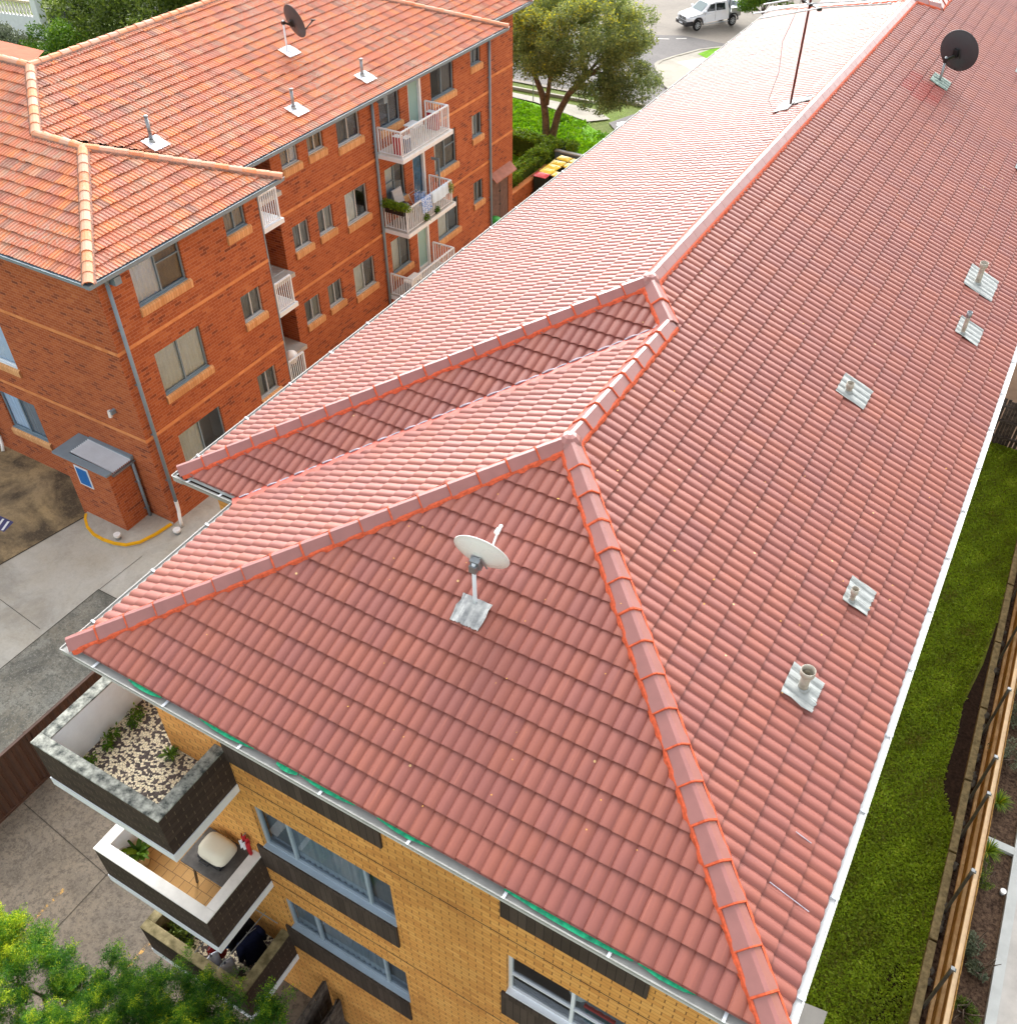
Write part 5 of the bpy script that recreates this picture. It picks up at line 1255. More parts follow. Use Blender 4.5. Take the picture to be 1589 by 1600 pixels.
limbs(m, (-24.1, 41, z0 + 4.6), [(-24.6, 41, z0 + 6.5), (-23.4, 40.4, z0 + 6.2), (-23.6, 42, z0 + 6.0)], .08, 3)
m.build('trunk', MT['bark'], t, smooth=True)
bl = clumps((-22.8, 41.3, z0 + 5.3), (3.9, 3.0, 2.8), 190, .60, 5) + clumps((-20.2, 41.2, z0 + 3.6), (1.8, 1.8, 1.1), 16, .62, 6, up=False) + clumps((-25.4, 41.2, z0 + 5.0), (1.3, 1.6, 1.8), 14, .62, 8, up=False) + clumps((-21.7, 41.4, z0 + 2.7), (1.0, 1.1, .7), 7, .45, 9, up=False)
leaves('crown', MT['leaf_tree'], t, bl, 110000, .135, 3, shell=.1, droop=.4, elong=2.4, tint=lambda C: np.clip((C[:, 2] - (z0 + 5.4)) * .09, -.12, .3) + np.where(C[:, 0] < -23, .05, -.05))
# lawn blades
def scatter(name, mat, poly, n, size, seed, hgt=.1, clump=None, label=None, off=.0):
    rg = np.random.RandomState(seed); xs = [p[0] for p in poly]; ys = [p[1] for p in poly]
    P = np.stack([rg.uniform(min(xs), max(xs), n * 2), rg.uniform(min(ys), max(ys), n * 2)], 1)
    ins = np.zeros(len(P), bool); k = len(poly); j = k - 1
    for i in range(k):
        xi, yi = poly[i]; xj, yj = poly[j]
        c = ((yi > P[:, 1]) != (yj > P[:, 1])) & (P[:, 0] < (xj - xi) * (P[:, 1] - yi) / ((yj - yi) + 1e-12) + xi); ins ^= c; j = i
    P = P[ins]
    if clump is not None:
        f = np.zeros(len(P))
        for _ in range(26):
            kx, ky = rg.normal(0, clump, 2); f += np.sin(P[:, 0] * kx + P[:, 1] * ky + rg.uniform(0, 6.3))
        P = P[f + rg.normal(0, 2.2, len(P)) > -1.0]
    P = P[:n]; N = len(P)
    zz = np.array([zg(y) for y in P[:, 1]]) + off
    C = np.stack([P[:, 0], P[:, 1], zz], 1)
    A = np.stack([rg.normal(0, 1, N), rg.normal(0, 1, N), rg.uniform(.2, 1.6, N)], 1); A /= np.linalg.norm(A, axis=1)[:, None]
    B = np.cross(A, rg.normal(size=(N, 3))); B /= np.linalg.norm(B, axis=1)[:, None] + 1e-9
    s = size * rg.uniform(.5, 1.4, N)[:, None]; C[:, 2] += rg.uniform(0, hgt, N)
    V = np.stack([C, C + A * s * .5 + B * s * .3, C + A * s, C + A * s * .5 - B * s * .3], 1).reshape(-1, 3)
    me = bpy.data.meshes.new(name); me.vertices.add(4 * N); me.vertices.foreach_set('co', V.astype(np.float32).ravel())
    me.loops.add(4 * N); me.loops.foreach_set('vertex_index', np.arange(4 * N, dtype=np.int32)); me.polygons.add(N); me.polygons.foreach_set('loop_start', np.arange(0, 4 * N, 4, dtype=np.int32)); me.polygons.foreach_set('loop_total', np.full(N, 4, np.int32))
    L = me.uv_layers.new(name='UVMap'); u = np.zeros((4 * N, 2), np.float32); big = .5 + sum(.085 * np.sin(P[:, 0] * a_ + P[:, 1] * b_ + c_) for a_, b_, c_ in ((2.1, 1.3, 0), (-3.7, 2.2, 1), (5.3, 3.9, 2), (1.1, -4.7, 3), (7.9, -2.3, 4), (-9.1, 6.7, 5)))
    u[:, 0] = np.repeat(np.clip(rg.uniform(0, 1, N) * .5 + big * .75 - .12, 0, 1), 4); L.data.foreach_set('uv', u.ravel())
    me.materials.append(mat); me.update(); me.validate(); o = bpy.data.objects.new(name, me); col.objects.link(o); o['kind'] = 'stuff'; LOC[o.name] = Vector((0, 0, 0))
    if label: o['label'] = label; o['category'] = 'grass'
    return o
scatter('grass', MT['leaf_lawn'], [(-30, 36.6), (-19.5, 36.7), (-19.5, 41.3), (-20.9, 43.2), (-24.0, 45.2), (-30, 46.4)], 60000, .17, 21, .10, clump=1.6, label='lush bright green ground cover on the front lawn under the tree')
scatter('grass', MT['leaf_weed'], [(.0, 3.5), (2.42, 3.5), (2.38, 10), (1.95, 11), (1.95, 14), (2.2, 17), (2.15, 25.2), (0, 25.2)], 110000, .062, 22, .05, clump=None, label='weedy green grass on the narrow strip beside the pine fence')
# hedges
MT['hedgecore'] = sm('inner_hedge_green', (58, 78, 26), .9, .1, var=.2, vs=9)
def hedge(name, boxes, n, label, seed, size=.075):
    t = thing(name, boxes[0][0], label, 'hedge'); bl = []; rr = random.Random(seed)
    core = MB()
    for (c, s) in boxes:
        core.box(c[0] - s[0] * .85, c[0] + s[0] * .85, c[1] - s[1] * .95, c[1] + s[1] * .95, c[2] - s[2], c[2] + s[2] * .8)
        for _ in range(int(s[0] * s[1] * 300) + 40):
            p = [c[0] + rr.uniform(-s[0], s[0]), c[1] + rr.uniform(-s[1], s[1]), c[2] + rr.uniform(-s[2], s[2])]
            a = rr.choice((0, 0, 2, 2, 1))
            if a == 2: p[2] = c[2] + s[2] * rr.uniform(.85, 1)
            elif a == 0: p[0] = c[0] + s[0] * rr.choice((-1, 1)) * rr.uniform(.85, 1)
            else: p[1] = c[1] + s[1] * rr.choice((-1, 1))
            bl.append((tuple(p), (.13, .13, .10), 1))
    core.build('branches', MT['hedgecore'], t)
    leaves('foliage', MT['leaf_hedge'], t, bl, n, size, seed, shell=.1)
hedge('clipped_hedge', [((-22.35, 34.9, -9.75), (.42, 2.1, .62)), ((-23.9, 38.9, -10.0), (2.4, .45, .62)), ((-22.6, 37.6, -9.9), (.4, 1.0, .62))], 70000, 'clipped green hedge bending round the corner behind the wheelie bins', 31)
# trees beyond the red block
def bush(name, label, c, R3, nb, r, n, mat, size, seed, cat='tree', trunk=True, group=None, gz=None, shell=.3, tint=None, elong=2.2):
    gz = zg(c[1]) if gz is None else gz
    t = thing(name, (c[0], c[1], gz), label, cat, group); m = MB(); rr = random.Random(seed)
    m.tube([(c[0], c[1], gz - .1), (c[0] + .1, c[1], (gz + c[2]) / 2), (c[0], c[1], c[2])], [max(R3[0] * .07, .03), max(R3[0] * .05, .025), max(R3[0] * .03, .015)], 8)
    limbs(m, (c[0], c[1], (gz + c[2]) / 2), [(c[0] + rr.uniform(-.7, .7) * R3[0], c[1] + rr.uniform(-.7, .7) * R3[1], c[2] + rr.uniform(-.3, .6) * R3[2]) for _ in range(7)], max(R3[0] * .03, .015), seed)
    m.build('trunk' if cat == 'tree' else 'stems', MT['bark'], t, smooth=True)
    leaves('crown' if cat == 'tree' else 'foliage', mat, t, clumps(c, R3, nb, r, seed), n, size, seed, shell=shell, tint=tint, elong=elong)
    return t
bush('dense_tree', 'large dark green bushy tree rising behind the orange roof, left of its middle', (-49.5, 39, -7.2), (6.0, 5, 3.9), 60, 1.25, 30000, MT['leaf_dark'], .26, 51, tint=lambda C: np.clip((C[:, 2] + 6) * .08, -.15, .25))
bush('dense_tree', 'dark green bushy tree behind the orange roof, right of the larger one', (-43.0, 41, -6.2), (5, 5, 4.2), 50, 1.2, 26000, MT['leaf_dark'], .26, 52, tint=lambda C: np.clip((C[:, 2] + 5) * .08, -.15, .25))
bush('grey_tree', 'grey-green feathery tree between the balustrade and the large dark tree', (-58.5, 43.5, -8.6), (2.4, 2.4, 2.5), 26, .8, 9000, MT['leaf_grey'], .2, 53)
bush('low_shrub', 'rounded bright green shrub just above the orange roof ridge at the left', (-50.8, 33, -8.2), (3.2, 2, 1.7), 30, .7, 14000, MT['leaf_shrub'], .16, 54, cat='shrub')
bush('low_shrub', 'small grey-green shrub at the left edge below the white balustrade wall', (-55.3, 32.5, -8.3), (1.5, 1.3, 1.3), 14, .6, 5000, MT['leaf_grey'], .16, 55, cat='shrub')
bush('dense_tree', 'dark tree at the very top left corner beyond the black wall', (-86, 62, -8), (9, 4, 3.4), 30, 1.8, 12000, MT['leaf_dark'], .4, 56)
bush('garden_tree', 'bright green bushy shrub beside the road, behind the white utility truck', (-21.9, 68.9, -9.5), (1.7, 1.6, 1.9), 24, .7, 12000, MT['leaf_shrub'], .2, 57, cat='tree')
bush('garden_tree', 'dark green tree at the top edge behind the television antenna', (-17.6, 74, -7.8), (4.4, 3, 3.4), 40, 1.1, 14000, MT['leaf_dark'], .24, 58)
# white balustrade wall + lawn far left
ground_sheet('far_lawn', [(-110, 41), (-62, 41.2), (-62, 60), (-110, 58)], .02, MT['grass3'])
t = thing('balustrade_wall', (-64, 40.5, zg(40)), 'white rendered garden wall topped by a classical balustrade at the far left', 'wall')
zz = zg(40); a, b = Vector((-62.0, 40.2, zz)), Vector((-75, 38.0, zz)); d = (b - a).normalized()
m = MB(); m.bar(a + Vector((0, 0, .6)), b + Vector((0, 0, .6)), .22, 1.3); m.build('base_wall', MT['white'], t)
m = MB(); m.bar(a + Vector((0, 0, 2.15)), b + Vector((0, 0, 2.15)), .3, .14); m.build('top_rail', sm('cream_stone', (214, 200, 170), .7), t)
n = 42
for i in range(1, n):
    p = a + d * i * .3; m = MB(); m.lathe((p.x, p.y, zz + 1.25), [(.09, 0), (.09, .08), (.05, .12), (.1, .35), (.06, .6), (.05, .7), (.09, .76), (.09, .84)], 10); m.build('baluster', MT['whitedirty'], t, smooth=True)
m = MB(); m.box(a.x - .05, a.x + .5, a.y - .28, a.y + .28, zz - .1, zz + 2.5); m.box(a.x - .12, a.x + .57, a.y - .35, a.y + .35, zz + 2.5, zz + 2.66); m.build('pier', MT['white'], t)
t = thing('dark_wall', (-60.8, 41.2, zz), 'dark grey slatted side wall next to the white balustrade pier', 'wall'); m = MB(); m.bar((-61.3, 40.6, zz + .9), (-59.6, 41.6, zz + .9), .15, 1.8)
for k in range(8): m.bar((-61.3, 40.5, zz + .2 + k * .2), (-59.6, 41.5, zz + .2 + k * .2), .06, .08)
m.build('panel', sm('dark_slate_blue', (56, 56, 70), .8), t)
t = thing('black_wall', (-85, 56, zg(56)), 'long low black wall across the far lawn at the top left', 'wall'); m = MB(); m.box(-105, -72, 55.8, 56.2, zg(56), zg(56) + 1.0); m.build('panel', MT['black'], t)
m = MB(); m.box(-105, -72, 55.7, 56.3, zg(56) + 1.0, zg(56) + 1.1); m.build('capping', MT['greywood'], t)
# thin pipes poking above the ridge on the left
t = thing('lamp_post', (-44.6, 26.2, zg(26.2)), 'slim grey post with rounded top poking up behind the left end of the orange ridge', 'post')
m = MB(); m.tube([(-44.6, 26.2, zg(26.2)), (-44.6, 26.2, -5.6)], .07, 8); m.build('pole', MT['galv'], t); m = MB(); m.lathe((-44.6, 26.2, -5.6), [(.07, 0), (.12, .06), (.12, .26), (0, .34)], 12); m.build('lamp_head', MT['galv'], t, smooth=True)

# white dual-cab utility truck
def wheel(parent, x, y, s):
    m = MB(); m.tube([(x, y - .12, .37), (x, y + .12, .37)], .37, 26); w = m.build('wheel', MT['rubber'], parent, bevel=.03)
    m = MB(); yo = y + s * .125; m.lathe((x, yo, .37), [(.24, 0), (.22, s * .0), (.2, -s * .04)], 20, axis=(0, 1, 0))
    for k in range(8):
        a = math.pi / 4 * k; m.bar((x, yo + s * .005, .37), (x + math.cos(a) * .23, yo + s * .005, .37 + math.sin(a) * .23), .05, .02, up=(0, 1, 0))
    m.build('rim', MT['alum'], w)
def ute(loc, rz, label, scale=1.0, tray=True):
    t = thing('utility_truck', (0, 0, 0), label, 'utility truck'); W = .93
    # side outline of the white body (x forward = -x), z up
    def loft(prof, wfun, name, mat, bev=.03, par=t):
        m = MB(); n = len(prof)
        L = [(x, -wfun(x, z), z) for x, z in prof]; Rr = [(x, wfun(x, z), z) for x, z in prof]
        m.add(L + Rr, [tuple(range(n)), tuple(range(n, 2 * n))[::-1]] + [(i, n + i, n + (i + 1) % n, (i + 1) % n) for i in range(n)]); return m.build(name, mat, par, bevel=bev)
    wf_ = lambda x, z: W - max(0, z - 1.0) * .30 - (max(0, -2.0 - x) * .28)
    loft([(-2.55, .62), (-2.60, .92), (-2.45, 1.02), (-1.35, 1.16), (-.55, 1.70), (.1, 1.80), (1.15, 1.78), (1.38, 1.2), (1.40, .55), (-1.15, .48), (-1.2, .78), (-1.45, .92), (-1.8, .92), (-2.05, .78), (-2.1, .5)], wf_, 'body', MT['carwhite'])
    m = MB()   # windscreen and side glass
    P = lambda x, z, s, o=.006: (x, s * (wf_(x, z) + o), z)
    m.add([(-1.25, -.70, 1.225), (-1.25, .70, 1.225), (-.63, .60, 1.685), (-.63, -.60, 1.685)], [(0, 1, 2, 3)]); m.v[-4:] = [(v[0] - .025, v[1], v[2] + .02) for v in m.v[-4:]]
    m.build('windscreen', MT['carglass'], t)
    for s in (-1, 1):
        for q_ in ([(-.98, 1.22), (-.02, 1.22), (-.02, 1.68), (-.45, 1.64)], [(.06, 1.22), (.98, 1.22), (.92, 1.66), (.06, 1.69)]):
            m = MB(); m.add([P(x, z, s) for x, z in q_], [(0, 1, 2, 3) if s < 0 else (3, 2, 1, 0)]); m.build('side_window', MT['cardark'], t)
        m = MB(); m.tube([(-1.12, s * (W + .02), 1.26), (-1.02, s * (W + .17), 1.30)], [.09, .1], 10); m.build('wing_mirror', MT['carwhite'], t, smooth=True)
        for xc in (-1.62, 1.85):
            m = MB()
            for k in range(12):
                a0_, a1_ = math.pi * k / 12, math.pi * (k + 1) / 12
                m.obox((xc - math.cos((a0_ + a1_) / 2) * .47, s * (W - .02), .40 + math.sin((a0_ + a1_) / 2) * .47), Vector((math.sin((a0_ + a1_) / 2), 0, math.cos((a0_ + a1_) / 2))) * .07, (0, .06, 0), Vector((-math.cos((a0_ + a1_) / 2), 0, math.sin((a0_ + a1_) / 2))) * .035)
            m.build('wheel_arch', MT['carblack'], t); wheel(t, xc, s * (W - .14), s)
        m = MB(); m.bar((-1.05, s * (W + .05), .42), (1.35, s * (W + .05), .42), .08, .05); m.build('side_step', MT['alum'], t)
        m = MB(); m.obox((-2.50, s * .66, .86), (.06, .03 * s, 0), (0, .17, 0), (0, 0, .08)); m.build('headlight', MT['lamp_glass'], t)
        for xd in (-.05, -1.02, 1.0):
            pass
        m = MB(); m.bar((.022, s * (wf_(0, .9) + .002), .6), (.022, s * (wf_(0, 1.2) + .002), 1.2), .012, .01, up=(0, 1, 0)); m.bar((-1.0, s * (W + .002), .62), (-1.02, s * (W - .03), 1.2), .012, .01, up=(0, 1, 0)); m.build('door_gap', MT['carblack'], t)
    m = MB(); m.obox((-2.58, 0, .86), (.03, 0, 0), (0, .48, 0), (0, 0, .10)); g = m.build('grille', MT['black'], t)
    m = MB()
    for z in (.82, .9): m.box(-2.62, -2.60, -.46, .46, z, z + .015)
    m.build('grille_bar', MT['alum'], g)
    m = MB(); m.lathe((-2.605, 0, .87), [(.075, 0), (.085, .01), (.075, .02), (.06, .012)], 18, axis=(-1, 0, 0)); m.bar((-2.62, -.04, .91), (-2.62, 0, .83), .014, .01, up=(1, 0, 0)); m.bar((-2.62, .04, .91), (-2.62, 0, .83), .014, .01, up=(1, 0, 0)); m.build('badge', MT['alum'], g)
    loft([(-2.70, .38), (-2.72, .62), (-2.55, .68), (-2.1, .72), (-2.06, .38)], lambda x, z: W - .01 - max(0, -2.3 - x) * .3, 'front_bumper', MT['carblack'])
    m = MB(); m.box(-2.735, -2.72, -.24, .24, .48, .58); m.build('number_plate', MT['white'], t)
    m = MB(); m.box(1.5, 3.1, -.95, .95, .92, 1.0); m.box(1.46, 1.52, -.9, .9, 1.0, 1.85); m.box(1.52, 3.08, -.95, -.92, 1.0, 1.28); m.box(1.52, 3.08, .92, .95, 1.0, 1.28); m.box(3.05, 3.1, -.92, .92, 1.0, 1.28); m.box(1.4, 2.9, -.45, .45, .5, .9)
    m.build('tray', MT['alum'], t)
    m = MB(); m.tube([(1.43, -.72, 1.0), (1.43, -.68, 1.95), (1.43, .68, 1.95), (1.43, .72, 1.0)], .035, 8); m.build('roll_bar', MT['carblack'], t)
    t.location = loc; t.rotation_euler = (0, 0, rz); t.scale = (scale, scale, scale * 1.12)
    return t
ute((-25.33, 67.54, -11.4), math.atan2(2.34, 1.67), 'white dual-cab utility truck with black front bumper on the street at the top', .85)
# small white hatchback mostly hidden behind the roof
def hatch(loc, rz, label):
    t = thing('parked_car', (0, 0, 0), label, 'car'); W = .85
    m = MB(); prof = [(-2.0, .35), (-2.05, .65), (-1.9, .82), (-1.0, .98), (-.35, 1.42), (.9, 1.46), (1.7, 1.1), (1.9, .9), (1.95, .35)]; n = len(prof); wf_ = lambda z: W - max(0, z - .95) * .4
    m.add([(x, -wf_(z), z) for x, z in prof] + [(x, wf_(z), z) for x, z in prof], [tuple(range(n)), tuple(range(n, 2 * n))[::-1]] + [(i, n + i, n + (i + 1) % n, (i + 1) % n) for i in range(n)]); m.build('body', MT['carwhite'], t, bevel=.05)
    m = MB(); m.add([(-.98, -.62, 1.02), (-.98, .62, 1.02), (-.42, .55, 1.41), (-.42, -.55, 1.41)], [(0, 1, 2, 3)]); m.v = [(v[0] - .02, v[1], v[2] + .01) for v in m.v]; m.build('windscreen', MT['carglass'], t)
    for s in (-1, 1):
        m = MB(); m.add([(-.8, s * (wf_(1) + .005), 1.0), (1.3, s * (wf_(1) + .005), 1.0), (.9, s * (wf_(1.38) + .005), 1.38), (-.3, s * (wf_(1.38) + .005), 1.38)], [(0, 1, 2, 3)]); m.build('side_window', MT['cardark'], t)
        for xc in (-1.25, 1.2): m = MB(); m.tube([(xc, s * (W - .18), .31), (xc, s * (W + .01), .31)], .31, 20); m.build('wheel', MT['rubber'], t)
        m = MB(); m.tube([(-.85, s * W, 1.0), (-.8, s * (W + .14), 1.03)], [.06, .08], 10); m.build('wing_mirror', MT['black'], t)
        m = MB(); m.obox((-1.98, s * .6, .72), (.05, 0, 0), (0, .16, 0), (0, 0, .07)); m.build('headlight', MT['lamp_glass'], t)
    t.location = loc; t.rotation_euler = (0, 0, rz)
hatch((-19.4, 44.1, zg(44.1)), R(20), 'small white car mostly hidden behind the roof edge beside the driveway')
# a thin street sign
t = thing('street_sign', (-28.3, 47.0, zg(47)), 'small round white street sign on a thin pole under the tree', 'sign')
m = MB(); m.tube([(-28.3, 47.0, zg(47)), (-28.3, 47.0, zg(47) + 2.3)], .03, 8); m.build('pole', MT['galv'], t); m = MB(); m.lathe((-28.3, 46.96, zg(47) + 2.2), [(0, .012), (.22, .012), (.22, 0), (0, 0)], 20, axis=(.3, -1, .0)); m.build('sign_face', MT['plastic'], t)

# =================================================================== BALCONY THINGS
def tuft(name, label, c, r, h, n, mat, seed, cat='plant', wid=.03, blades=None, group=None):
    t = thing(name, c, label, cat, group); m = MB(); rr = random.Random(seed); c = Vector(c)
    for k in range(n):
        a = rr.uniform(0, 6.28); L = r * rr.uniform(.5, 1.1); d = Vector((math.cos(a), math.sin(a), 0)); s = Vector((-d.y, d.x, 0)) * wid * rr.uniform(.6, 1.2); hh = h * rr.uniform(.5, 1.1); u = rr.random()
        p = [c + d * L * q + Vector((0, 0, hh * (q * 1.9 - q * q * 1.1))) for q in (0, .35, .7, 1.0)]; ww = (.7, 1.0, .8, .05)
        for i in range(3): m.quad(p[i] - s * ww[i], p[i] + s * ww[i], p[i + 1] + s * ww[i + 1], p[i + 1] - s * ww[i + 1], uv=[(u, 0)] * 4)
    m.build('leaves', mat, t); return t
for k, (x, y, lb) in enumerate(((-9.28, .45, 'weed sprouting beside the white wall of the pebbled balcony, under the eaves'), (-9.3, .02, 'leafy weed halfway along the white wall of the pebbled balcony'), (-9.25, -.45, 'low weed in the left corner of the pebbled balcony'))):
    t = thing('weed', (x, y, -1.88), lb, 'weed'); leaves('leaves', MT['leaf_shrub'], t, [((x, y, -1.80), (.10, .14, .09), 1), ((x + .05, y - .12, -1.84), (.09, .09, .05), .5)], 260, .05, 60 + k, shell=.1)
tuft('grass_tuft', 'spiky green grass tuft against the yellow brick on the pebbled balcony', (-8.42, .22, -1.9), .16, .14, 70, MT['leaf_shrub'], 3, wid=.008)
t = tuft('potted_plant', 'green agave-like potted plant in the left corner of the tan tiled balcony', (-9.25, -.42, -4.36), .27, .2, 30, MT['leaf_shrub'], 5, wid=.04)
m = MB(); m.lathe((-9.25, -.42, -4.66), [(.09, 0), (.14, .28), (.15, .3), (.12, .3), (.0, .27)], 18); m.build('pot', sm('tan_pot', (206, 176, 120), .8), t, smooth=True)
t = thing('balcony_table', (-7.95, .02, -4.66), 'dark grey weathered table on the tan tiled balcony', 'table')
m = MB(); m.box(-8.38, -7.5, -.30, .33, -3.98, -3.94); m.build('tabletop', sm('grey_table_top', (104, 100, 96), .7, .3, var=.2, vs=6), t, bevel=.008)
for x in (-8.3, -7.56):
    for y in (-.24, .26): m = MB(); m.bar((x, y, -4.66), (x + (.12 if y < 0 else 0), y, -3.98), .03, .03); m.build('leg', MT['black'], t)
t = thing('barbecue', (-7.93, .04, -3.94), 'small barbecue with cream hood standing on the grey balcony table', 'barbecue')
bmx = bmesh.new(); bmesh.ops.create_cube(bmx, size=1); bmesh.ops.subdivide_edges(bmx, edges=bmx.edges[:], cuts=5, use_grid_fill=True)
m = MB(); vs = []
for v in bmx.verts:
    x, y, z = v.co * 2; r_ = (abs(x) ** 4 + abs(y) ** 4 + abs(z) ** 4) ** .25; x, y, z = x / r_, y / r_, z / r_
    vs.append((-7.95 + x * .255 * (1 - .12 * z), .07 + y * .20 * (1 - .18 * z), -3.78 + z * .13))
m.add(vs, [tuple(v.index for v in f.verts) for f in bmx.faces]); bmx.free(); m.build('hood', sm('cream_hood', (214, 208, 188), .45, .5, var=.04), t, smooth=True)
m = MB(); m.box(-8.17, -7.72, -.15, .24, -3.93, -3.84); m.build('base', MT['black'], t, bevel=.02)
m = MB(); m.tube([(-8.06, -.16, -3.84), (-8.06, -.20, -3.83), (-7.9, -.20, -3.83), (-7.9, -.16, -3.84)], .012, 8); m.build('handle', MT['black'], t)
t = thing('hanging_cloth', (-7.52, .28, -3.5), 'small red and white cloth hanging on the yellow wall beside the barbecue', 'cloth')
def rag(m, c, w, h, seed, ax=(1, 0, 0), thick=.03):
    rr = random.Random(seed); c = Vector(c); ax = Vector(ax).normalized(); sd = Vector((-ax.y, ax.x, 0)); n, k = 8, 6; g = []
    for j in range(k + 1):
        for i in range(n + 1):
            u = i / n - .5; v = j / k; g.append(c + ax * u * w * (1 - .25 * math.sin(v * 2.5)) + sd * thick * math.sin(u * 11 + v * 2 + seed) + Vector((0, 0, -h * v)))
    q_ = n + 1; m.add(g, [(j * q_ + i, j * q_ + i + 1, (j + 1) * q_ + i + 1, (j + 1) * q_ + i) for j in range(k) for i in range(n)])
m = MB(); rag(m, (-7.52, .29, -3.38), .14, .22, 1); rag(m, (-7.47, .27, -3.5), .05, .36, 3); m.build('red_cloth', sm('red_fabric', (196, 30, 44), .8), t, smooth=True)
m = MB(); rag(m, (-7.56, .26, -3.5), .12, .24, 2); m.build('white_cloth', sm('white_fabric', (226, 226, 232), .8), t, smooth=True)
m = MB(); m.tube([(-7.52, .34, -3.36), (-7.52, .28, -3.36)], .008, 6); m.build('hook', MT['galv'], t)
# laundry on the lowest balcony
t0 = thing('clothes_line', (-7.9, -.3, -6.5), 'thin metal clothes rod under the lower balcony slab', 'clothes line')
m = MB(); m.tube([(-8.55, .3, -6.25), (-7.5, .3, -6.25)], .01, 6); m.tube([(-8.35, -.75, -6.25), (-8.3, .34, -6.25)], .008, 6); m.tube([(-7.85, -.75, -6.25), (-7.8, .34, -6.25)], .008, 6); m.build('rod', MT['galv'], t0)
def garment(c, w, h, rgb, label, seed, rz=R(80), sleeve=True):
    t = thing('garment', c, label, 'garment', 'clothes drying on the lowest balcony'); c = Vector(c); ax = Vector((math.cos(rz), math.sin(rz), 0)); sd = Vector((-ax.y, ax.x, 0)); m = MB(); n = 14; rows = []
    for j, (ww, zz_) in enumerate(((.16, 0), (.95, -.07), (1, -.2), (.95, -.5), (.98, -.8), (1.05, -1))):
        ring = []
        for i in range(n):
            a = 2 * math.pi * i / n; f = 1 + .25 * math.sin(a * 5 + seed + j * .6) * (.3 + .7 * j / 5)
            ring.append(c + ax * math.cos(a) * w * .5 * ww + sd * math.sin(a) * .05 * f * (.6 + .8 * min(j, 3) / 3) + Vector((0, 0, zz_ * h)))
        rows += ring
    m.add(rows, [(j * n + i, j * n + (i + 1) % n, (j + 1) * n + (i + 1) % n, (j + 1) * n + i) for j in range(5) for i in range(n)])
    if sleeve:
        for s in (-1, 1): m.tube([c + ax * s * w * .42 + Vector((0, 0, -.08 * h)), c + ax * s * w * .56 + Vector((0, 0, -.4 * h)), c + ax * s * w * .58 + sd * .03 + Vector((0, 0, -.72 * h))], [.06, .055, .045], 8)
    m.build('cloth', sm('cloth_%d' % seed, rgb, .85, .2, var=.1, vs=12), t, smooth=True)
    m = MB(); m.tube([c + Vector((0, 0, .02)), c + Vector((0, 0, .1))], .006, 5); m.tube([c - ax * w * .4 + Vector((0, 0, -.03)), c + Vector((0, 0, .02)), c + ax * w * .4 + Vector((0, 0, -.03))], .006, 5); m.build('hanger', MT['galv'], t)
garment((-7.88, -.05, -6.42), .42, .85, (18, 24, 52), 'navy jacket on a hanger, nearest the yellow wall corner', 1)
garment((-8.12, -.02, -6.42), .40, .80, (22, 22, 28), 'black jacket hanging next to the navy one', 2)
garment((-8.32, -.1, -6.45), .36, .6, (30, 70, 140), 'blue garment hanging behind the black jacket', 3)
garment((-8.42, -.38, -6.75), .3, .5, (140, 28, 30), 'dark red garment low on the rack, left of the white ones', 4, sleeve=False)
garment((-8.05, -.52, -6.75), .3, .62, (214, 214, 226), 'white garment hanging at the front of the lowest balcony, right one', 5, sleeve=False)
garment((-8.3, -.56, -6.7), .26, .5, (200, 204, 216), 'white garment hanging at the front of the lowest balcony, left one', 6, sleeve=False)
t = thing('potted_plant', (-9.2, -.45, -7.34), 'dark bushy plant in the corner of the lowest balcony', 'plant'); leaves('leaves', MT['leaf_dark'], t, [((-9.15, -.45, -6.95), (.25, .2, .3), 1)], 500, .08, 71, shell=.1)
m = MB(); m.lathe((-9.15, -.45, -7.34), [(.12, 0), (.17, .25), (.14, .25), (0, .22)], 14); m.build('pot', MT['black'], t)
# interior things behind the right-hand window
t = thing('red_box', (-1.9, .62, -3.4), 'red-topped box just inside the right-hand window of the yellow wall', 'box')
m = MB(); m.box(-2.1, -1.72, .5, .8, -3.38, -2.92); m.build('box_body', sm('teal_box', (30, 90, 110), .7), t)
m = MB(); m.box(-2.12, -1.70, .49, .82, -2.92, -2.86); m.box(-2.02, -1.8, .56, .76, -2.86, -2.855); m.build('lid', sm('red_lid', (190, 20, 24), .5), t)
m = MB(); m.box(-2.04, -1.79, .56, .76, -2.858, -2.85); m.build('picture', sm('dark_green_print', (50, 62, 40), .6), t)
t = thing('globe_lamp', (-2.2, .6, -2.75), 'pale round lamp shade behind the right-hand window', 'lamp'); m = MB(); m.lathe((-2.22, .62, -3.3), [(.05, 0), (.02, .05), (.02, .4), (.1, .42), (.16, .52), (.16, .62), (.1, .72), (0, .75)], 16); m.build('shade', sm('pale_shade', (190, 206, 214), .6), t, smooth=True)
t = thing('house_plant', (-1.55, .6, -3.4), 'green house plant just inside the right-hand window', 'plant'); leaves('leaves', MT['leaf_shrub'], t, [((-1.5, .6, -3.1), (.2, .14, .22), 1)], 260, .09, 72, shell=.1)
m = MB(); m.lathe((-1.5, .6, -3.46), [(.07, 0), (.1, .15), (0, .15)], 12); m.build('pot', MT['black'], t)

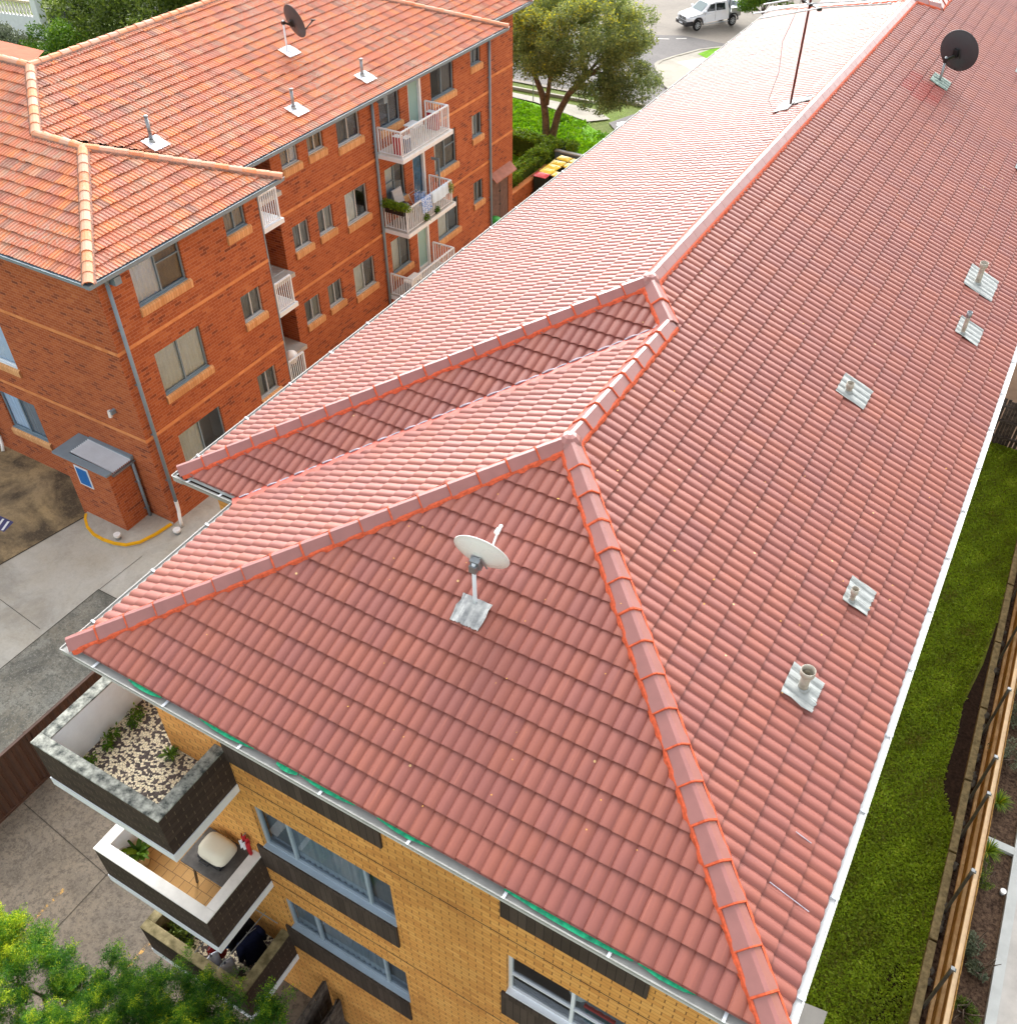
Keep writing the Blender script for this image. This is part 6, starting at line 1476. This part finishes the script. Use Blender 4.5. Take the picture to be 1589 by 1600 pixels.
# things on the white railed balconies of the red block
z = BZ[0]
for k, (x, y, sx, sy, h, rgb, lb) in enumerate(((-19.75, 21.85, .12, .1, .62, (176, 30, 44), 'red storage crate at the near end of the top railed balcony'), (-19.62, 22.15, .1, .13, .5, (60, 84, 130), 'blue storage crate beside the red one on the top railed balcony'), (-19.95, 24.3, .2, .1, .6, (170, 40, 60), 'red folded rug at the far end of the top railed balcony'))):
    o_ = thing('storage_crate', (x, y, z), lb, 'crate'); m = MB(); m.box(x - sx, x + sx, y - sy, y + sy, z + .02, z + h); m.build('crate_body', sm('crate_%d' % k, rgb, .7), o_, bevel=.01)
    m = MB(); m.box(x - sx - .01, x + sx + .01, y - sy - .01, y + sy + .01, z + h, z + h + .03); m.build('lid', MT['white'], o_, bevel=.006)
t = thing('folding_table', (-19.85, 22.95, z), 'small white folding table on the top railed balcony', 'table'); m = MB(); m.box(-20.1, -19.65, 22.7, 23.25, z + .62, z + .65); m.build('tabletop', MT['white'], t, bevel=.005)
for x in (-20.05, -19.7):
    for y in (22.75, 23.2): m = MB(); m.tube([(x, y, z), (x, y, z + .62)], .014, 6); m.build('leg', MT['white'], t)
z = BZ[1]
t = thing('recliner_chair', (-20.0, 22.2, z), 'garden armchair with tall striped grey cushion on the middle railed balcony', 'chair')
m = MB(); m.obox((-20.0, 22.2, z + .45), (.26, 0, 0), (0, .26, 0), (0, 0, .06)); m.build('seat', sm('striped_cushion', (170, 174, 180), .85), t, bevel=.03)
ts = NT('striped_fabric'); wv = ts.node('ShaderNodeTexWave'); wv.bands_direction = 'Y'; wv.inputs['Scale'].default_value = 5.5; ts.link(ts.obj(), wv.inputs[0]); ts.set(ts.mix(ts.rng(wv.outputs['Fac'], .3, .7), lin((120, 126, 134)), lin((206, 208, 212))), .85)
m = MB(); m.obox((-20.25, 22.3, z + .82), (.05, 0, .012), (0, .27, 0), (-.09, 0, .38)); m.build('backrest', ts.m, t, bevel=.03)
for s in (-1, 1): m = MB(); m.tube([(-19.75, 22.2 + s * .3, z), (-19.75, 22.2 + s * .3, z + .66), (-20.25, 22.2 + s * .3, z + .7), (-20.3, 22.2 + s * .3, z)], .018, 8); m.build('arm_frame', MT['black'], t)
t = thing('kettle_barbecue', (-19.75, 21.95, z), 'round black kettle barbecue at the near end of the middle railed balcony', 'barbecue'); m = MB(); m.lathe((-19.8, 21.98, z + .55), [(0, 0), (.16, .05), (.22, .16), (.23, .2), (.2, .3), (.12, .38), (0, .4)], 20); m.build('bowl', MT['black'], t, smooth=True)
for k in range(3): a = k * 2.1; m = MB(); m.tube([(-19.8 + .1 * math.cos(a), 21.98 + .1 * math.sin(a), z + .6), (-19.8 + .2 * math.cos(a), 21.98 + .2 * math.sin(a), z)], .012, 6); m.build('leg', MT['black'], t)
t = thing('planter_box', (-19.9, 21.6, z + .7), 'bushy plant in a trough on the near end of the middle balcony railing', 'planter'); m = MB(); m.box(-20.3, -19.5, 21.52, 21.72, z + .66, z + .84); m.build('planter_trough', MT['black'], t, bevel=.01)
leaves('leaves', MT['leaf_hedge'], t, [((-20.35 + .18 * i, 21.58 + .05 * (i % 2), z + .98 - .05 * (i % 2)), (.20, .17, .15), 1) for i in range(6)], 2600, .06, 73, shell=.1)
def towel(y0, y1, drop, mat, label, drop_in=.3):
    t = thing('towel', (-19.46, (y0 + y1) / 2, BZ[1] + .88), label, 'towel'); m = MB(); n, prof = 16, []
    zt = BZ[1] + .89; path = [(-19.56, zt - drop_in)] + [(-19.53, zt - drop_in * .5), (-19.495, zt - .02), (-19.46, zt + .012), (-19.425, zt - .02)] + [(-19.41, zt - drop * q) for q in (.3, .6, .85, 1)]
    g = []
    for j, (x, z_) in enumerate(path):
        for i in range(n + 1):
            y = y0 + (y1 - y0) * i / n; w_ = .012 * math.sin(i * 1.3 + y0 * 7) * abs(j - 3) / 3.
            g.append((x + (w_ if j > 3 else -w_), y + .02 * math.sin(j), z_ - (.05 * math.sin(i / n * 3) if j == len(path) - 1 else 0)))
    k = n + 1; m.add(g, [(j * k + i, j * k + i + 1, (j + 1) * k + i + 1, (j + 1) * k + i) for j in range(len(path) - 1) for i in range(n)]); m.build('fabric', mat, t, smooth=True)
tb = NT('blue_floral_fabric'); tb.set(tb.mix(tb.rng(tb.noise(26, 3, .6), .48, .54), lin((196, 214, 238)), lin((78, 128, 206))), .85)
towel(22.55, 23.15, .52, tb.m, 'pale blue patterned towel draped over the middle balcony railing'); towel(23.22, 24.25, .40, MT['curtain'], 'white towel draped over the far half of the middle balcony railing')
t = thing('drying_rack', (-19.95, 23.1, z), 'small drying rack with pale blue washing behind the patterned towel', 'drying rack'); m = MB()
for y in (22.85, 23.35): m.tube([(-20.2, y, z), (-19.75, y, z + .8)], .01, 6); m.tube([(-19.75, y, z), (-20.2, y, z + .8)], .01, 6)
for x in (-20.2, -20.05, -19.9, -19.75): m.tube([(x, 22.85, z + .8), (x, 23.35, z + .8)], .008, 6)
m.build('frame', MT['alum'], t); m = MB(); rag(m, (-20.0, 23.05, z + .83), .35, .4, 4, (0, 1, 0)); rag(m, (-19.82, 23.15, z + .83), .35, .4, 5, (0, 1, 0)); m.build('washing', tb.m, t, smooth=True)
for k, (y, lb) in enumerate(((23.45, 'small yellow-green potted plant near the middle of the balcony edge'), (22.75, 'small pot plant at the foot of the railing under the blue towel'), (24.4, 'trailing dry plant at the far corner of the middle balcony railing'))):
    x = -19.42; zz_ = z + (.05 if k < 2 else .5); t = thing('potted_plant', (x, y, zz_), lb, 'plant'); leaves('leaves', MT['leaf_shrub'] if k < 2 else MT['leaf_tree'], t, [((x + .04, y, zz_ + .12), (.1, .12, .13 + .1 * (k == 2)), 1)], 220, .06, 80 + k, shell=.1)
    m = MB(); m.lathe((x - .05, y, zz_ - .04), [(.05, 0), (.07, .1), (0, .1)], 10); m.build('pot', MT['black'], t)
t = thing('screen_post', (-19.95, 24.62, z), 'pale vertical metal screen post at the far end of the middle balcony', 'post'); m = MB(); m.box(-20.02, -19.94, 24.52, 24.56, z, z + 1.55); m.box(-20.3, -20.02, 24.53, 24.55, z + 1.45, z + 1.55); m.build('post_body', MT['bluegrey'], t)
z = BZ[2]
t = thing('air_conditioner', (-19.8, 21.95, z), 'white outdoor air conditioner unit on the lowest railed balcony', 'air conditioner'); m = MB(); m.box(-19.98, -19.6, 21.8, 22.55, z + .05, z + .62); m.build('casing', MT['plastic'], t, bevel=.02)
m = MB()
for q_ in range(12): m.box(-19.95 + q_ * .028, -19.935 + q_ * .028, 21.794, 21.80, z + .12, z + .56)
m.build('grille', MT['bluegrey'], t); m = MB(); m.lathe((-19.598, 22.25, z + .34), [(.2, 0), (.19, .012), (.05, .012), (0, .012)], 20, axis=(1, 0, 0)); m.build('fan_guard', MT['galv'], t)
t = thing('plastic_bag', (-19.3, 14.8, -7.5), 'white plastic bag above the railing of the lowest stair balcony', 'bag'); bmx = bmesh.new(); bmesh.ops.create_icosphere(bmx, subdivisions=3, radius=.2)
m = MB(); m.add([(-19.35 + v.co.x * (1 + .2 * math.sin(v.co.z * 30)), 14.8 + v.co.y * (1 + .2 * math.sin(v.co.x * 25)), -7.35 + v.co.z * 1.2) for v in bmx.verts], [tuple(v.index for v in f.verts) for f in bmx.faces]); bmx.free(); m.build('bag_body', MT['plastic'], t, smooth=True)
m = MB(); m.box(-19.5, -19.2, 14.6, 15.0, -8.1, -7.56); m.build('bin_base', MT['binbody'], t)
t = thing('clothes_rack', (-19.4, 14.8, -4.9), 'small wire clothes rack above the railing of the middle stair balcony', 'clothes rack'); m = MB()
for k in range(6): m.tube([(-19.6, 14.45 + k * .1, -4.35), (-19.15, 14.45 + k * .1, -4.35)], .006, 5)
m.tube([(-19.6, 14.4, -5.4), (-19.6, 14.4, -4.35), (-19.6, 15.0, -4.35)], .008, 5); m.tube([(-19.15, 14.4, -5.4), (-19.15, 14.4, -4.35), (-19.15, 15.0, -4.35), (-19.15, 15.0, -5.4)], .008, 5); m.build('wires', MT['alum'], t)
t = thing('green_bin', (-21.0, 30.2, zg(30)), 'green lidded tub beside the timber service door of the red block', 'bin'); m = MB(); m.lathe((-20.95, 30.1, zg(30)), [(.2, 0), (.25, .7), (.27, .72), (.27, .76), (.0, .82)], 18); m.build('tub_body', sm('green_plastic', (40, 170, 60), .5), t, smooth=True)
t = thing('white_bottle', (-20.38, 19.9, -5.2), 'white bottle standing on the sill inside a middle-row window of the red block', 'bottle'); m = MB(); m.lathe((-20.6, 19.8, -5.24), [(.04, 0), (.05, .1), (.04, .22), (.015, .26), (.015, .3), (0, .3)], 12); m.build('bottle_body', MT['plastic'], t, smooth=True)

# mulch-bed shrubs on the right
for k, (x, y, R_, h, nm, lb) in enumerate(((3.05, 9.05, .30, .5, 'garden_shrub', 'dark green shrub against the pine fence, next to the small white drain cap'), (3.12, 7.5, .22, .35, 'garden_shrub', 'grey-green low shrub in the mulch bed, second from the bottom'), (3.35, 7.05, .16, .2, 'garden_shrub', 'sparse small shrub in the mulch bed near the concrete edging'),
        (3.25, 6.15, .22, .3, 'garden_shrub', 'low green shrub in the mulch bed at the bottom right corner'), (3.05, 12.3, .38, .6, 'garden_shrub', 'wide grey-green shrub in the mulch bed beyond the cross edging'), (3.2, 13.7, .34, .5, 'garden_shrub', 'dark shrub in the mulch bed at the right edge of the photo'), (3.1, 14.6, .3, .45, 'garden_shrub', 'farthest dark shrub visible in the mulch bed'))):
    bush(nm, lb, (x, y, zg(y) + h * .5), (R_, R_, h * .5), 10, R_ * .45, 1500, MT['leaf_grey'] if k not in (0, 3) else MT['leaf_dark'], .05, 90 + k, cat='shrub')
for k, (x, y, lb) in enumerate(((3.1, 9.75, 'spiky green grass clump beside the cross edging in the mulch bed'), (3.1, 11.1, 'spiky grass clump in the mulch bed between two grey-green shrubs'), (3.2, 15.3, 'farthest spiky grass clump in the mulch bed'))):
    tuft('grass_clump', lb, (x, y, zg(y)), .32, .3, 160, MT['leaf_hedge'], 100 + k, wid=.008)
# bright feathery tree below the camera
t = thing('feathery_tree', (-9.6, -3.2, -9.4), 'bright green feathery-leaved tree rising in front of the balconies at the bottom left', 'tree')
m = MB(); m.tube([(-9.6, -3.2, -9.5), (-9.55, -3.1, -8.4), (-9.4, -2.8, -7.4)], [.14, .12, .1], 10)
limbs(m, (-9.4, -2.8, -7.4), [(-10.9, -2.1, -6.0), (-10.2, -2.6, -5.6), (-9.0, -2.2, -6.2), (-8.3, -1.8, -6.3), (-7.6, -1.4, -6.6), (-8.8, -2.8, -5.8), (-7.4, -2.0, -6.4)], .055, 4)
m.build('trunk', MT['bark'], t, smooth=True)
bl = [((-10.95, -2.05, -5.7), (.42, .38, .4), 1.3), ((-10.5, -2.35, -5.35), (.42, .4, .42), 1.4), ((-10.9, -2.6, -5.3), (.5, .4, .4), 1.1), ((-9.75, -2.6, -5.6), (.6, .45, .42), 1.3), ((-9.1, -2.3, -6.0), (.52, .4, .38), 1.1), ((-8.75, -1.65, -6.4), (.34, .3, .3), .7),
      ((-8.2, -1.75, -6.3), (.45, .36, .35), 1.0), ((-7.65, -1.35, -6.4), (.42, .3, .34), 1.0), ((-7.2, -1.25, -6.6), (.36, .26, .34), .8), ((-7.9, -2.1, -5.9), (.5, .38, .4), 1.2), ((-8.7, -2.5, -5.6), (.5, .4, .42), 1.2), ((-7.25, -1.75, -6.1), (.38, .3, .34), .9), ((-9.0, -2.9, -5.2), (.5, .3, .3), .9), ((-8.0, -2.55, -5.4), (.4, .3, .3), .8)]
br = random.Random(77); bl2 = []
bl += [((-11.2, -2.3, -5.6), (.45, .4, .5), 1.3), ((-9.9, -2.1, -5.9), (.45, .35, .35), .9), ((-9.3, -1.9, -6.2), (.4, .35, .35), .9), ((-8.5, -2.1, -6.0), (.5, .4, .4), 1.1), ((-7.4, -2.3, -5.5), (.45, .3, .35), .9), ((-9.6, -3.0, -5.4), (.6, .35, .4), 1.2), ((-8.3, -1.35, -6.7), (.3, .22, .25), .6), ((-6.75, -1.0, -6.0), (.34, .24, .34), .9), ((-6.5, -1.35, -5.7), (.34, .24, .3), .9), ((-7.2, -1.5, -5.8), (.42, .3, .34), 1.0), ((-7.0, -2.0, -5.3), (.42, .26, .3), .9), ((-7.9, -1.0, -6.6), (.34, .2, .26), .7), ((-8.7, -1.5, -6.3), (.4, .3, .3), .8)]
for (c, r, w) in bl:
    for _ in range(7):
        p = Vector((c[0] + br.gauss(0, .62) * r[0], c[1] + br.gauss(0, .62) * r[1], c[2] + br.gauss(-.3, .55) * r[2])); d = Vector((br.gauss(.12, .38), br.gauss(0, .38), 1)).normalized(); L = br.uniform(.35, .7)
        for k in range(6):
            q_ = k / 5; rr_ = .15 * (1 - q_) ** .8 + .022; pos = p + d * L * q_ + Vector((d.x, d.y, 0)) * q_ * q_ * .12
            bl2.append((tuple(pos), (rr_, rr_, rr_ * 1.5), (rr_ * 5) ** 1.7 * w, -.16 + .42 * q_))
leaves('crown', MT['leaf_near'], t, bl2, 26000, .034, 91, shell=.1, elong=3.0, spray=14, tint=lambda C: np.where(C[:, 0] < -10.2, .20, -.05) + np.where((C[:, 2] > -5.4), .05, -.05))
leaves('sprig', MT['leaf_near'], thing('young_shoot', (-4.9, -.15, -9.4), 'small bright green shoot poking up in front of the yellow wall at the bottom edge', 'shoot'), [((-4.62, -.58, -4.9), (.08, .06, .26), 1), ((-4.86, -.6, -5.0), (.05, .05, .16), .4)], 60, .03, 92, spray=10, shell=.1)
m = MB(); m.tube([(-4.9, -.15, -9.4), (-4.8, -.4, -7), (-4.65, -.58, -5.0), (-4.62, -.58, -4.7)], [.04, .03, .012, .005], 6); m.build('stem', MT['bark'], bpy.data.objects['young_shoot'])
# fallen leaves on the tiles
rr = random.Random(4); m = MB()
for _ in range(70):
    x, y = -rr.uniform(.4, 4.6), rr.uniform(2, 26); b = east_pt(x, y) + Vector((0, 0, .07)); a = rr.uniform(0, 6.28); s = rr.uniform(.008, .015)
    m.quad(b, b + Vector((math.cos(a), math.sin(a), 0)) * s * 1.6, b + Vector((math.cos(a + .8), math.sin(a + .8), .2)) * s * 2, b + Vector((math.cos(a + 1.6), math.sin(a + 1.6), 0)) * s)
for _ in range(36):
    x, y = -rr.uniform(1.5, 8), rr.uniform(.3, 4.0)
    if y > min(x + W1, -x) - .3: continue
    b = Vector((x, y, T * y + .07)); a = rr.uniform(0, 6.28); s = rr.uniform(.006, .011)
    m.quad(b, b + Vector((math.cos(a), math.sin(a), 0)) * s * 1.6, b + Vector((math.cos(a + .8), math.sin(a + .8), .2)) * s * 2, b + Vector((math.cos(a + 1.6), math.sin(a + 1.6), 0)) * s)
o = m.build('leaf_litter', sm('dry_yellow_leaf', (214, 160, 70), .8)); o['kind'] = 'stuff'; o['label'] = 'tiny dry yellow leaves scattered over the red roof tiles'; o['category'] = 'leaf litter'

# =================================================================== CAMERA AND LIGHT
f_, pitch, yaw = 1494.856, 42.7172, 29.9407
cd = bpy.data.cameras.new('camera'); cam = bpy.data.objects.new('camera', cd); col.objects.link(cam); sc.camera = cam
cam.location = (-.6648, -3.8887, 9.55)
p_, y_ = R(pitch), R(yaw)
fh = Vector((-math.sin(y_), math.cos(y_), 0)); Fv_ = fh * math.cos(p_) - Vector((0, 0, 1)) * math.sin(p_); Rv = Fv_.cross(Vector((0, 0, 1))).normalized(); Uv = Rv.cross(Fv_)
cam.rotation_euler = Matrix((Rv, Uv, -Fv_)).transposed().to_euler()
cd.sensor_fit = 'VERTICAL'; cd.sensor_height = 36; cd.sensor_width = 36; cd.lens = f_ / 1600 * 36; cd.clip_start = .1; cd.clip_end = 2500
SUN_EL, SUN_AZ = 32, -27      # azimuth from +Y, clockwise positive
sd_ = Vector((math.sin(R(SUN_AZ)) * math.cos(R(SUN_EL)), math.cos(R(SUN_AZ)) * math.cos(R(SUN_EL)), math.sin(R(SUN_EL))))
ld = bpy.data.lights.new('sun', 'SUN'); lo_ = bpy.data.objects.new('sun', ld); col.objects.link(lo_); ld.energy = .75; ld.angle = R(55); ld.color = (1, .975, .94)
lo_.rotation_euler = sd_.to_track_quat('Z', 'Y').to_euler()
w = bpy.data.worlds.new('World'); sc.world = w; w.use_nodes = True; nt = w.node_tree; bg = nt.nodes['Background']
sk = nt.nodes.new('ShaderNodeTexSky'); sk.sky_type = 'NISHITA'; sk.sun_disc = False; sk.sun_elevation = R(SUN_EL); sk.sun_rotation = R(SUN_AZ); sk.dust_density = 4; sk.air_density = 1; sk.ozone_density = 1
hs = nt.nodes.new('ShaderNodeHueSaturation'); hs.inputs['Saturation'].default_value = .14; nt.links.new(sk.outputs[0], hs.inputs['Color']); nt.links.new(hs.outputs[0], bg.inputs['Color']); bg.inputs['Strength'].default_value = .15
sc.view_settings.view_transform = 'Standard'; sc.view_settings.look = 'None'; sc.view_settings.exposure = 1.72; sc.view_settings.gamma = 1
sc.render.engine = 'CYCLES'; sc.cycles.max_bounces = 6; sc.cycles.transparent_max_bounces = 8
